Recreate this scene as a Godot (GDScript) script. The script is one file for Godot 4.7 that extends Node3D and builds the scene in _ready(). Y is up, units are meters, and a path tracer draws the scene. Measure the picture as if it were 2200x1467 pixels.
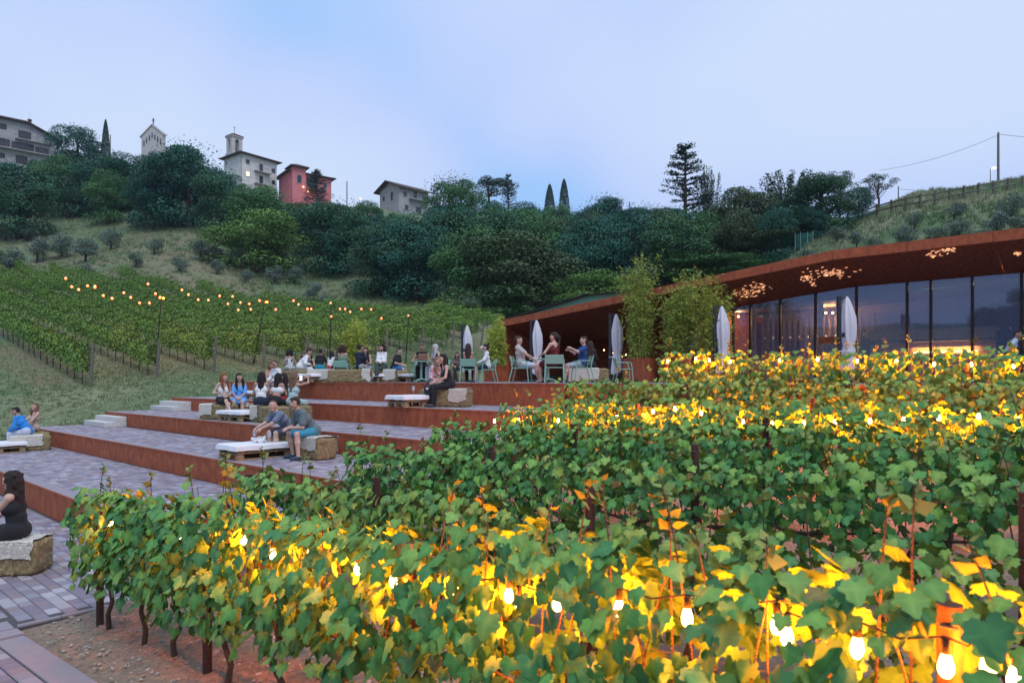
extends Node3D
# Dusk at a terraced vineyard. y is up; the lowest terrace is y = 0. u runs along the terraces (towards the right and the viewer), v uphill.
const F := 1467.0
const EYE := 2.6
const CA := 0.743145
const SA := 0.669131
const TURN := -42.0
var rng := RandomNumberGenerator.new()
var used := {}
var M := {}

func P(u: float, y: float, v: float) -> Vector3:
	return Vector3(CA * u + SA * v, y, SA * u - CA * v)

func uv_of(p: Vector3) -> Vector2:
	return Vector2(CA * p.x + SA * p.z, SA * p.x - CA * p.z)

func at(px: float, py: float, d: float) -> Vector3:
	return Vector3((px - 1100.0) / F * d, EYE + (815.0 - py) / F * d, -d)

func rnd(a: float, b: float) -> float:
	return rng.randf_range(a, b)

func lerp_table(t: Array, x: float) -> float:
	if x <= t[0][0]:
		return t[0][1]
	for i in range(1, t.size()):
		if x <= t[i][0]:
			return lerpf(t[i - 1][1], t[i][1], (x - t[i - 1][0]) / (t[i][0] - t[i - 1][0]))
	return t[t.size() - 1][1]

# ---------- mesh building ----------
class MB:
	var v := PackedVector3Array()
	var n := PackedVector3Array()
	var c := PackedColorArray()
	var ix := PackedInt32Array()
	var col := Color(1, 1, 1)
	func tri(a: Vector3, b: Vector3, d: Vector3, nn: Vector3) -> void:
		var k := v.size()
		v.append(a); v.append(b); v.append(d)
		n.append(nn); n.append(nn); n.append(nn)
		c.append(col); c.append(col); c.append(col)
		if (b - a).cross(d - a).dot(nn) > 0.0:
			ix.append(k); ix.append(k + 2); ix.append(k + 1)
		else:
			ix.append(k); ix.append(k + 1); ix.append(k + 2)
	func quad(a: Vector3, b: Vector3, d: Vector3, e: Vector3, nn := Vector3.ZERO) -> void:
		if nn == Vector3.ZERO:
			nn = -(b - a).cross(e - a).normalized()
		var k := v.size()
		v.append(a); v.append(b); v.append(d); v.append(e)
		for i in 4:
			n.append(nn); c.append(col)
		if (b - a).cross(d - a).dot(nn) > 0.0:
			ix.append_array(PackedInt32Array([k, k + 2, k + 1, k, k + 3, k + 2]))
		else:
			ix.append_array(PackedInt32Array([k, k + 1, k + 2, k, k + 2, k + 3]))
	func box(ce: Vector3, s: Vector3, b := Basis()) -> void:
		var x := b.x * s.x * 0.5
		var y := b.y * s.y * 0.5
		var z := b.z * s.z * 0.5
		quad(ce + x - y - z, ce + x + y - z, ce + x + y + z, ce + x - y + z, b.x)
		quad(ce - x - y - z, ce - x + y - z, ce - x + y + z, ce - x - y + z, -b.x)
		quad(ce - x + y - z, ce + x + y - z, ce + x + y + z, ce - x + y + z, b.y)
		quad(ce - x - y - z, ce + x - y - z, ce + x - y + z, ce - x - y + z, -b.y)
		quad(ce - x - y + z, ce + x - y + z, ce + x + y + z, ce - x + y + z, b.z)
		quad(ce - x - y - z, ce + x - y - z, ce + x + y - z, ce - x + y - z, -b.z)
	func chamfer(ce: Vector3, s: Vector3, r: float, b := Basis()) -> void:
		# a box with its edges cut
		var h := s * 0.5
		var ax := [b.x, b.y, b.z]
		var he := [h.x, h.y, h.z]
		for i in 3:
			var j := (i + 1) % 3
			var k := (i + 2) % 3
			for sg in [-1.0, 1.0]:
				var f: Vector3 = ce + ax[i] * (he[i] * sg)
				var p: Vector3 = ax[j] * (he[j] - r)
				var q: Vector3 = ax[k] * (he[k] - r)
				quad(f - p - q, f + p - q, f + p + q, f - p + q, ax[i] * sg)
			for s1 in [-1.0, 1.0]:
				for s2 in [-1.0, 1.0]:
					var e0: Vector3 = ce + ax[j] * (s1 * (he[j] - r)) + ax[k] * (s2 * he[k])
					var e1: Vector3 = ce + ax[j] * (s1 * he[j]) + ax[k] * (s2 * (he[k] - r))
					var w: Vector3 = ax[i] * (he[i] - r)
					quad(e0 - w, e0 + w, e1 + w, e1 - w, (ax[j] * s1 + ax[k] * s2).normalized())
		for a in [-1.0, 1.0]:
			for bb in [-1.0, 1.0]:
				for d in [-1.0, 1.0]:
					var px: Vector3 = ce + b.x * (a * h.x) + b.y * (bb * (h.y - r)) + b.z * (d * (h.z - r))
					var py: Vector3 = ce + b.x * (a * (h.x - r)) + b.y * (bb * h.y) + b.z * (d * (h.z - r))
					var pz: Vector3 = ce + b.x * (a * (h.x - r)) + b.y * (bb * (h.y - r)) + b.z * (d * h.z)
					tri(px, py, pz, (b.x * a + b.y * bb + b.z * d).normalized())
	func ring(ce: Vector3, x: Vector3, y: Vector3, seg: int) -> int:
		var k := v.size()
		for i in seg:
			var a := TAU * i / seg
			var o := x * cos(a) + y * sin(a)
			v.append(ce + o); n.append(o.normalized()); c.append(col)
		return k
	func join_rings(a: int, b: int, seg: int) -> void:
		for i in seg:
			var j := (i + 1) % seg
			ix.append_array(PackedInt32Array([a + i, b + i, b + j, a + i, b + j, a + j]))
	func tube(pts: Array, rad: Array, seg := 8, caps := true) -> void:
		var last := -1
		var up := Vector3(0.13, 1, 0.21).normalized()
		for i in pts.size():
			var p: Vector3 = pts[i]
			var t: Vector3 = pts[mini(i + 1, pts.size() - 1)] - pts[maxi(i - 1, 0)]
			t = t.normalized()
			var x := up.cross(t)
			if x.length() < 0.1:
				x = Vector3(1, 0, 0.3).cross(t)
			x = x.normalized()
			var y := t.cross(x)
			up = y
			var r: float = rad[mini(i, rad.size() - 1)]
			var k := ring(p, x * r, y * r, seg)
			if last >= 0:
				join_rings(last, k, seg)
			if caps and (i == 0 or i == pts.size() - 1):
				cap(k, seg, p, -t if i == 0 else t)
			last = k
	func cap(k: int, seg: int, ce: Vector3, nn: Vector3) -> void:
		for i in seg:
			tri(ce, v[k + i], v[k + (i + 1) % seg], nn)
	func lathe(prof: Array, seg := 16, o := Vector3.ZERO) -> void:
		# prof: Vector2(radius, y) from bottom to top
		var last := -1
		for i in prof.size():
			var p: Vector2 = prof[i]
			var t: Vector2 = (prof[mini(i + 1, prof.size() - 1)] - prof[maxi(i - 1, 0)]).normalized()
			var k := v.size()
			for j in seg:
				var a := TAU * j / seg
				v.append(o + Vector3(p.x * cos(a), p.y, p.x * sin(a)))
				n.append(Vector3(t.y * cos(a), -t.x, t.y * sin(a)).normalized()); c.append(col)
			if last >= 0:
				for j in seg:
					var jj := (j + 1) % seg
					ix.append_array(PackedInt32Array([last + j, last + jj, k + jj, last + j, k + jj, k + j]))
			last = k
	func add(o: MB, t := Transform3D(), tint := Color(1, 1, 1)) -> void:
		var k := v.size()
		v.append_array(t * o.v)
		var nb := t.basis.orthonormalized()
		var nt := Transform3D(nb, Vector3.ZERO)
		n.append_array(nt * o.n)
		if tint == Color(1, 1, 1):
			c.append_array(o.c)
		else:
			for q in o.c:
				c.append(q * tint)
		var flip := t.basis.determinant() < 0.0
		var m := o.ix.size()
		var at := ix.size()
		ix.resize(at + m)
		if flip:
			for i in range(0, m, 3):
				ix[at + i] = o.ix[i] + k
				ix[at + i + 1] = o.ix[i + 2] + k
				ix[at + i + 2] = o.ix[i + 1] + k
		else:
			for i in m:
				ix[at + i] = o.ix[i] + k
	func prism(poly: PackedVector2Array, b: Transform3D, depth: float) -> void:
		# poly in b's x y plane, pushed along b's z
		var tris := Geometry2D.triangulate_polygon(poly)
		var z := b.basis.z * depth
		for i in range(0, tris.size(), 3):
			var p0 := b * Vector3(poly[tris[i]].x, poly[tris[i]].y, 0)
			var p1 := b * Vector3(poly[tris[i + 1]].x, poly[tris[i + 1]].y, 0)
			var p2 := b * Vector3(poly[tris[i + 2]].x, poly[tris[i + 2]].y, 0)
			tri(p0, p1, p2, -b.basis.z.normalized())
			tri(p0 + z, p1 + z, p2 + z, b.basis.z.normalized())
		var cw := Geometry2D.is_polygon_clockwise(poly)
		for i in poly.size():
			var e := poly[(i + 1) % poly.size()] - poly[i]
			var nn := Vector3(e.y, -e.x, 0).normalized() * (-1.0 if cw else 1.0)
			var a := b * Vector3(poly[i].x, poly[i].y, 0)
			var d := b * Vector3(poly[(i + 1) % poly.size()].x, poly[(i + 1) % poly.size()].y, 0)
			quad(a, d, d + z, a + z, (b.basis * nn).normalized())
	func mesh(m: Material) -> ArrayMesh:
		var ar := []
		ar.resize(Mesh.ARRAY_MAX)
		ar[Mesh.ARRAY_VERTEX] = v
		ar[Mesh.ARRAY_NORMAL] = n
		ar[Mesh.ARRAY_COLOR] = c
		ar[Mesh.ARRAY_INDEX] = ix
		var am := ArrayMesh.new()
		am.add_surface_from_arrays(Mesh.PRIMITIVE_TRIANGLES, ar)
		am.surface_set_material(0, m)
		return am

# ---------- objects ----------
func numbered(called: String) -> String:
	var k: int = used.get(called, 0)
	used[called] = k + 1
	return called if k == 0 else "%s_%03d" % [called, k]

func tag(o: Node, label: String, category := "", group := "") -> Node:
	o.set_meta("label", label)
	if category:
		o.set_meta("category", category)
	if group:
		o.set_meta("group", group)
	return o

func thing(called: String, label: String, category: String, where := Transform3D(), group := "") -> Node3D:
	var o := Node3D.new()
	o.name = numbered(called)
	o.transform = where
	tag(o, label, category, group)
	add_child(o)
	return o

func part(parent: Node, called: String, mesh: Mesh, where := Transform3D(), mat: Material = null) -> MeshInstance3D:
	var o := MeshInstance3D.new()
	o.name = called
	o.mesh = mesh
	o.transform = where
	if mat:
		o.material_override = mat
	parent.add_child(o, true)
	return o

func setting(called: String, mesh: Mesh) -> MeshInstance3D:
	var o := MeshInstance3D.new()
	o.name = numbered(called)
	o.mesh = mesh
	o.set_meta("kind", "structure")
	add_child(o)
	return o

func uvt(u: float, y: float, v: float, extra := 0.0) -> Transform3D:
	return Transform3D(Basis(Vector3.UP, deg_to_rad(TURN + extra)), P(u, y, v))

func standing(p: Vector3, yaw := 0.0) -> Transform3D:
	return Transform3D(Basis(Vector3.UP, yaw), p)

# ---------- materials ----------
func mat(called: String, lin: Color, rough := 0.8, metal := 0.0, spec := 0.5) -> StandardMaterial3D:
	var m := StandardMaterial3D.new()
	m.resource_name = called
	m.albedo_color = lin.linear_to_srgb()
	m.roughness = rough
	m.metallic = metal
	m.metallic_specular = spec
	M[called] = m
	return m

func vmat(called: String, rough := 0.8, spec := 0.5) -> StandardMaterial3D:
	var m := mat(called, Color(1, 1, 1), rough, 0.0, spec)
	m.vertex_color_use_as_albedo = true
	return m

func noise_image(sd: int, freq: float, size: int, oct := 4, squash := 1.0) -> Image:
	var fn := FastNoiseLite.new()
	fn.seed = sd
	fn.noise_type = FastNoiseLite.TYPE_SIMPLEX_SMOOTH
	fn.frequency = freq
	fn.fractal_octaves = oct
	var im := fn.get_seamless_image(size, size, false, false, 0.15)
	if squash != 1.0:
		im.resize(size, int(size * squash))
	return im

func ramp_tex(im: Image, g: Array, im2: Image = null, share := 0.5) -> ImageTexture:
	# g: [[t, linear colour], ...]
	var w := im.get_width()
	var h := im.get_height()
	im.convert(Image.FORMAT_L8)
	var d := im.get_data()
	var d2 := PackedByteArray()
	if im2:
		im2.convert(Image.FORMAT_L8)
		d2 = im2.get_data()
	var lut := []
	for i in 256:
		var t := i / 255.0
		var cc: Color = g[0][1]
		for k in range(1, g.size()):
			if t >= g[k - 1][0]:
				cc = (g[k - 1][1] as Color).lerp(g[k][1], clampf((t - g[k - 1][0]) / (g[k][0] - g[k - 1][0]), 0, 1))
		lut.append(cc.linear_to_srgb())
	var out := PackedByteArray()
	out.resize(w * h * 3)
	for i in w * h:
		var q: int = d[i]
		if im2:
			q = clampi(int(d[i] * (1.0 - share) + d2[i] * share), 0, 255)
		var cc: Color = lut[q]
		out[i * 3] = int(cc.r * 255.0)
		out[i * 3 + 1] = int(cc.g * 255.0)
		out[i * 3 + 2] = int(cc.b * 255.0)
	return ImageTexture.create_from_image(Image.create_from_data(w, h, false, Image.FORMAT_RGB8, out))

func tmat(called: String, tex: Texture2D, metres: float, rough := 0.85, world := false, normal: Texture2D = null, depth := 1.0) -> StandardMaterial3D:
	var m := mat(called, Color(1, 1, 1), rough)
	m.albedo_texture = tex
	m.uv1_triplanar = true
	m.uv1_world_triplanar = world
	m.uv1_scale = Vector3.ONE / metres
	if normal:
		m.normal_enabled = true
		m.normal_texture = normal
		m.normal_scale = depth
	return m

func bump(im: Image, s := 4.0) -> ImageTexture:
	var b: Image = im.duplicate()
	b.convert(Image.FORMAT_RGBA8)
	b.bump_map_to_normal_map(s)
	return ImageTexture.create_from_image(b)

# ---------- camera, sky, sun ----------
func camera_and_light() -> void:
	var cam := Camera3D.new()
	cam.name = "camera"
	cam.projection = Camera3D.PROJECTION_FRUSTUM
	cam.near = 0.05
	cam.far = 2000.0
	cam.size = 0.05
	cam.frustum_offset = Vector2(0, 0.05 * 81.5 / F)
	cam.position = Vector3(0, EYE, 0)
	cam.current = true
	add_child(cam)
	var env := Environment.new()
	env.background_mode = Environment.BG_SKY
	env.tonemap_mode = Environment.TONE_MAPPER_LINEAR
	env.tonemap_exposure = 1.08
	env.fog_enabled = true
	env.fog_density = 0.0002
	env.fog_light_color = Color(0.72, 0.82, 0.95)
	env.sdfgi_enabled = true
	env.ssao_enabled = true
	env.ssil_enabled = true
	var sky := Sky.new()
	var pm := PanoramaSkyMaterial.new()
	pm.panorama = ImageTexture.create_from_image(sky_image())
	sky.sky_material = pm
	env.sky = sky
	env.background_energy_multiplier = 1.0
	var we := WorldEnvironment.new()
	we.name = "environment"
	we.environment = env
	var lens := CameraAttributesPhysical.new()
	lens.frustum_focal_length = 24.0
	lens.frustum_focus_distance = 15.0
	lens.exposure_aperture = 3.4
	lens.frustum_near = 0.05
	lens.frustum_far = 2000.0
	we.camera_attributes = lens
	add_child(we)
	var sun := DirectionalLight3D.new()
	sun.name = "sun"
	sun.light_energy = 0.5
	sun.light_color = Color(0.98, 0.98, 1.0)
	sun.light_angular_distance = 25.0
	sun.shadow_enabled = true
	sun.rotation_degrees = Vector3(-58, 25, 0)
	add_child(sun)

func sky_image() -> Image:
	# evening overcast: pale lavender cloud with thinner, bluer gaps, the same all round
	var w := 1024
	var h := 512
	var im := Image.create(w, h, false, Image.FORMAT_RGBF)
	var fn := FastNoiseLite.new()
	fn.seed = 11
	fn.frequency = 0.75
	fn.fractal_octaves = 4
	fn.fractal_gain = 0.42
	var f2 := FastNoiseLite.new()
	f2.seed = 29
	f2.frequency = 1.6
	f2.fractal_octaves = 3
	var blue := Color(0.33, 0.55, 0.92)
	var pale := Color(0.575, 0.695, 0.92)
	var lilac := Color(0.50, 0.62, 0.93)
	for j in h:
		var el := PI * (0.5 - (j + 0.5) / h)
		var ce := cos(el)
		var se := sin(el)
		for i in w:
			if se < -0.02:
				im.set_pixel(i, j, Color(0.3, 0.33, 0.38))
				continue
			var az := TAU * (i + 0.5) / w
			# stretched dome coordinates so that clouds flatten towards the horizon
			var k := 1.0 / (se + 0.55)
			var x := ce * cos(az) * k
			var z := ce * sin(az) * k
			var a := fn.get_noise_3d(x, z, se * 0.6)
			var b := f2.get_noise_3d(x + 7.0, z, 3.0)
			var t := clampf(0.62 + a * 1.5 + b * 0.22, 0.0, 1.0)
			var cc := blue.lerp(lilac, smoothstep(0.0, 0.42, t)).lerp(pale, smoothstep(0.30, 0.85, t))
			im.set_pixel(i, j, cc)
	return im

# ---------- materials shared by many things ----------
func make_materials() -> void:
	var a := noise_image(3, 0.012, 256, 5)
	var b := noise_image(8, 0.06, 256, 4)
	# weathering steel: rust red with darker runs and orange blooms
	var rust := ramp_tex(noise_image(5, 0.02, 512, 5), [[0.0, Color(0.13, 0.028, 0.013)], [0.35, Color(0.27, 0.060, 0.022)], [0.55, Color(0.37, 0.088, 0.030)], [0.8, Color(0.48, 0.14, 0.045)], [1.0, Color(0.32, 0.065, 0.025)]], noise_image(6, 0.09, 512, 3), 0.35)
	var rm := tmat("corten", rust, 2.6, 0.72, true, bump(noise_image(7, 0.1, 256, 3), 1.0), 0.25)
	rm.uv1_scale = Vector3(0.55, 0.22, 0.55)
	tmat("soil", ramp_tex(noise_image(21, 0.03, 512, 5), [[0.0, Color(0.12, 0.09, 0.062)], [0.45, Color(0.22, 0.165, 0.118)], [0.7, Color(0.30, 0.235, 0.17)], [1.0, Color(0.42, 0.36, 0.28)]], noise_image(22, 0.25, 512, 3), 0.55), 1.6, 0.95, true, bump(noise_image(23, 0.12, 256, 4), 4.0), 0.9)
	var gm := tmat("grass_ground", ramp_tex(noise_image(31, 0.05, 512, 5), [[0.0, Color(0.25, 0.30, 0.25)], [0.45, Color(0.7, 0.72, 0.66)], [0.62, Color(0.95, 0.95, 0.9)], [1.0, Color(1.0, 1.0, 0.95)]], noise_image(32, 0.22, 512, 3), 0.5), 5.0, 0.95, true, bump(noise_image(33, 0.2, 256, 3), 4.0), 0.8)
	gm.vertex_color_use_as_albedo = true
	tmat("hay", ramp_tex(noise_image(41, 0.035, 256, 4, 1.0), [[0.0, Color(0.09, 0.065, 0.03)], [0.4, Color(0.24, 0.18, 0.085)], [0.7, Color(0.38, 0.30, 0.16)], [1.0, Color(0.55, 0.46, 0.28)]], noise_image(42, 0.3, 256, 2), 0.6), 0.5, 0.95, false, bump(noise_image(43, 0.3, 256, 2), 5.0), 1.0)
	tmat("sheepskin", ramp_tex(b, [[0.0, Color(0.46, 0.41, 0.34)], [0.5, Color(0.66, 0.62, 0.54)], [1.0, Color(0.78, 0.75, 0.68)]]), 0.35, 0.95, false, bump(noise_image(45, 0.2, 256, 3), 5.0), 0.9)
	tmat("plaster", ramp_tex(a, [[0.0, Color(0.55, 0.52, 0.48)], [1.0, Color(0.72, 0.70, 0.66)]]), 6.0, 0.9, true)
	tmat("stone_wall", ramp_tex(noise_image(47, 0.03, 256, 4), [[0.0, Color(0.40, 0.37, 0.36)], [1.0, Color(0.62, 0.57, 0.54)]]), 5.0, 0.9, true)
	tmat("grey_plaster", ramp_tex(noise_image(48, 0.02, 256, 4), [[0.0, Color(0.26, 0.25, 0.26)], [1.0, Color(0.46, 0.44, 0.43)]]), 6.0, 0.9, true)
	tmat("pink_plaster", ramp_tex(noise_image(49, 0.02, 128, 3), [[0.0, Color(0.56, 0.16, 0.17)], [1.0, Color(0.68, 0.23, 0.23)]]), 6.0, 0.9, true)
	tmat("roof_tile", ramp_tex(noise_image(50, 0.08, 128, 3), [[0.0, Color(0.05, 0.028, 0.025)], [1.0, Color(0.13, 0.07, 0.06)]]), 3.0, 0.9, true)
	tmat("concrete", ramp_tex(noise_image(51, 0.04, 256, 4), [[0.0, Color(0.48, 0.47, 0.44)], [1.0, Color(0.64, 0.63, 0.59)]]), 1.2, 0.85)
	tmat("pallet_wood", ramp_tex(noise_image(53, 0.02, 256, 4, 0.25), [[0.0, Color(0.22, 0.145, 0.08)], [0.5, Color(0.36, 0.25, 0.14)], [1.0, Color(0.46, 0.33, 0.2)]]), 0.6, 0.85)
	tmat("grey_wood", ramp_tex(noise_image(54, 0.03, 128, 4), [[0.0, Color(0.10, 0.085, 0.07)], [1.0, Color(0.26, 0.23, 0.2)]]), 0.5, 0.9)
	tmat("bark", ramp_tex(noise_image(55, 0.05, 128, 4), [[0.0, Color(0.035, 0.026, 0.02)], [1.0, Color(0.12, 0.09, 0.065)]], noise_image(56, 0.2, 128, 3), 0.4), 0.25, 0.95, false, bump(noise_image(57, 0.15, 128, 3), 5.0), 1.0)
	tmat("brown_slat", ramp_tex(noise_image(58, 0.03, 128, 4), [[0.0, Color(0.05, 0.027, 0.014)], [1.0, Color(0.13, 0.07, 0.035)]]), 0.8, 0.6)
	tmat("post_steel", ramp_tex(noise_image(59, 0.05, 128, 4), [[0.0, Color(0.022, 0.012, 0.010)], [1.0, Color(0.075, 0.036, 0.026)]]), 0.3, 0.75)
	mat("cloth_white", Color(0.74, 0.74, 0.76), 0.9)
	mat("umbrella_cloth", Color(0.66, 0.65, 0.70), 0.9)
	mat("umbrella_pole", Color(0.028, 0.034, 0.05), 0.45, 0.3)
	mat("mint_paint", Color(0.25, 0.46, 0.36), 0.5)
	mat("mint_wall", Color(0.10, 0.34, 0.27), 0.7)
	mat("black_steel", Color(0.018, 0.016, 0.018), 0.5, 0.3)
	mat("cord", Color(0.012, 0.012, 0.012), 0.7)
	mat("wire", Color(0.10, 0.10, 0.10), 0.5, 0.6)
	mat("window_dark", Color(0.03, 0.035, 0.045), 0.15)
	mat("shutter", Color(0.06, 0.045, 0.05), 0.8)
	mat("green_shutter", Color(0.02, 0.05, 0.045), 0.7)
	mat("steel_grey", Color(0.12, 0.12, 0.13), 0.6, 0.3)
	mat("bronze", Color(0.06, 0.07, 0.05), 0.5, 0.6)
	mat("old_timber", Color(0.10, 0.085, 0.07), 0.9)
	mat("edge_stone", Color(0.27, 0.245, 0.27), 0.75)
	mat("paver_bed", Color(0.08, 0.07, 0.075), 0.95)
	vmat("vpaver", 0.7)
	vmat("vplain", 0.85)
	var l := vmat("leaf", 0.58, 0.36)
	l.backlight = Color(0.7, 0.7, 0.45)
	var g := mat("glass", Color(0.6, 0.62, 0.66), 0.02)
	g.transparency = BaseMaterial3D.TRANSPARENCY_ALPHA
	g.albedo_color = Color(0.62, 0.74, 0.92, 0.12)
	g.metallic_specular = 0.9
	g.metallic = 0.24
	var wg := mat("wine_glass", Color(0.9, 0.9, 0.92), 0.03)
	wg.transparency = BaseMaterial3D.TRANSPARENCY_ALPHA
	wg.albedo_color = Color(0.85, 0.87, 0.9, 0.25)
	glow("bulb_glow", Color(1.0, 0.66, 0.26), 12.0)
	glow("far_bulb_glow", Color(1.0, 0.15, 0.018), 2.8)
	glow("lit_window_glow", Color(1.0, 0.72, 0.40), 1.6)
	glow("house_lamp_glow", Color(1.0, 0.50, 0.22), 3.0)
	glow("counter_light_glow", Color(1.0, 0.55, 0.22), 3.0)
	glow("perforation_light_glow", Color(1.0, 0.50, 0.26), 1.1)
	glow("street_light_glow", Color(0.95, 0.95, 1.0), 3.0)

func glow(called: String, lin: Color, power: float) -> void:
	var m := mat(called, Color(0.8, 0.7, 0.5), 0.5)
	m.emission_enabled = true
	m.emission = lin.linear_to_srgb()
	m.emission_energy_multiplier = power

# ---------- the lie of the land ----------
const LEVEL := [0.0, 0.5, 0.98, 1.43, 1.90, 2.50]
const RISER := [0.0, 3.74, 6.25, 8.58, 10.93, 13.28]
const END_L := -27.8
const END_R := -8.65
var soil_l := [[1.85, 0.0], [2.44, 0.02], [4.07, 0.20], [5.7, 0.40], [7.33, 0.60], [8.96, 0.88], [10.59, 1.25], [12.3, 1.75], [13.2, 2.05]]
var lawn_a := [[-20.0, -1.2], [0.0, -0.05], [2.5, 0.0], [3.74, 0.3], [6.25, 0.75], [8.58, 1.22], [10.93, 1.68], [13.3, 2.3], [16.0, 2.5], [26.0, 2.6], [36.0, 4.3], [50.0, 6.5]]
var lawn_b := [[-20.0, 0.0], [0.0, 1.2], [5.0, 1.75], [9.85, 2.33], [12.3, 2.6], [15.5, 2.84], [18.6, 3.05], [24.0, 3.4], [30.0, 4.0], [36.0, 4.7], [50.0, 6.8]]
var far_cols := [
	[-500.0, [[95.0, 17.0], [125.0, 30.0], [160.0, 50.0], [210.0, 58.0], [420.0, 64.0]]],
	[0.0, [[92.0, 15.5], [112.0, 25.0], [150.0, 46.0], [200.0, 53.0], [420.0, 58.0]]],
	[400.0, [[74.0, 9.5], [100.0, 20.8], [135.0, 36.0], [175.0, 47.0], [420.0, 54.0]]],
	[700.0, [[67.0, 6.5], [85.0, 11.5], [120.0, 26.0], [165.0, 42.0], [420.0, 50.0]]],
	[1000.0, [[60.0, 5.2], [75.0, 8.5], [110.0, 23.0], [160.0, 39.0], [420.0, 46.0]]],
	[1300.0, [[58.0, 4.8], [75.0, 9.0], [110.0, 22.0], [155.0, 36.0], [420.0, 42.0]]],
	[1600.0, [[48.0, 5.5], [70.0, 12.0], [100.0, 22.0], [140.0, 31.0], [420.0, 38.0]]],
	[1800.0, [[44.0, 6.5], [65.0, 14.0], [95.0, 22.3], [120.0, 26.0], [420.0, 34.0]]],
	[2000.0, [[42.0, 7.5], [62.0, 16.5], [85.0, 23.1], [95.0, 24.0], [420.0, 30.0]]],
	[2200.0, [[42.0, 9.5], [60.0, 16.8], [75.0, 21.6], [85.0, 22.4], [420.0, 28.0]]],
	[2700.0, [[42.0, 10.0], [60.0, 16.5], [72.0, 20.5], [85.0, 22.0], [420.0, 28.0]]]]

func near_h(u: float, v: float) -> float:
	if u > END_R:
		if v > 13.3:
			return lerp_table([[13.3, 2.44], [27.0, 2.44], [40.0, 4.5], [60.0, 9.0]], v)
		var t := clampf((u + 8.2) / 8.2, 0.0, 1.25)
		var yl := lerp_table(soil_l, v)
		var yr := EYE - (1.92 - 0.085 * (clampf(v, -3.0, 12.4) - 1.85))
		if v < 1.85:
			return lerpf(0.0, yr, t) + minf(0.0, (v + 6.0) * 0.08)
		return lerpf(yl, yr, t)
	if u > END_L:
		if v > 26.0:
			return lerp_table(lawn_a, v) - 0.08
		if v < 0.0:
			return -0.03 + minf(0.0, (v + 6.0) * 0.08)
		return lerp_table([[0.0, -0.03], [3.74, -0.1], [6.25, 0.3], [8.58, 0.8], [10.93, 1.2], [13.28, 1.7], [15.0, 2.3], [26.0, 2.44]], v)
	var ya := lerp_table(lawn_a, v)
	var yb := lerp_table(lawn_b, v)
	if u > -34.5:
		return lerpf(ya, yb, smoothstep(0.0, 1.0, (END_L - u) / (34.5 + END_L)) * 0.5 + 0.5 * (END_L - u) / (34.5 + END_L))
	return yb + 0.18 * (-34.5 - u)

func far_h(px: float, d: float) -> Vector2:
	# height relative to the eye, and the distance from which it holds
	var k := 1
	while k < far_cols.size() - 1 and px > far_cols[k][0]:
		k += 1
	var t := clampf((px - far_cols[k - 1][0]) / (far_cols[k][0] - far_cols[k - 1][0]), 0.0, 1.0)
	t = t * t * (3.0 - 2.0 * t)
	var ta: Array = far_cols[k - 1][1]
	var tb: Array = far_cols[k][1]
	return Vector2(lerpf(lerp_table(ta, d), lerp_table(tb, d), t), lerpf(ta[0][0], tb[0][0], t))

var hill_noise: FastNoiseLite
func ground(p: Vector3) -> float:
	if hill_noise == null:
		hill_noise = FastNoiseLite.new()
		hill_noise.seed = 77
		hill_noise.frequency = 0.03
		hill_noise.fractal_octaves = 3
	var q := uv_of(p)
	var d := -p.z
	var r := Vector2(p.x, p.z).length()
	if d < r * 0.35:
		# beside and behind the viewer: falls away, then a wooded ridge on the other side of the valley
		var back := lerp_table([[0.0, 0.0], [15.0, -0.8], [50.0, -4.0], [75.0, -2.0], [120.0, 14.0], [300.0, 24.0], [600.0, 26.0]], r)
		var w0 := smoothstep(0.35, -0.1, d / r)
		if w0 >= 1.0:
			return back + hill_noise.get_noise_2d(p.x, p.z) * minf(2.0, r * 0.02)
		return lerpf(front_h(q, p.x / maxf(d, 0.01) * F + 1100.0, r * 0.35, r), back, w0)
	var y := front_h(q, p.x / d * F + 1100.0, d, r)
	if r > 40.0:
		y += hill_noise.get_noise_2d(p.x, p.z) * clampf((r - 40.0) * 0.03, 0.0, 1.2)
	return y

func front_h(q: Vector2, px: float, d: float, _r: float) -> float:
	var f := far_h(clampf(px, -500.0, 2700.0), d)
	var n := near_h(q.x, q.y)
	return lerpf(n, EYE + f.x, smoothstep(f.y - 10.0, f.y + 8.0, d))

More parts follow.
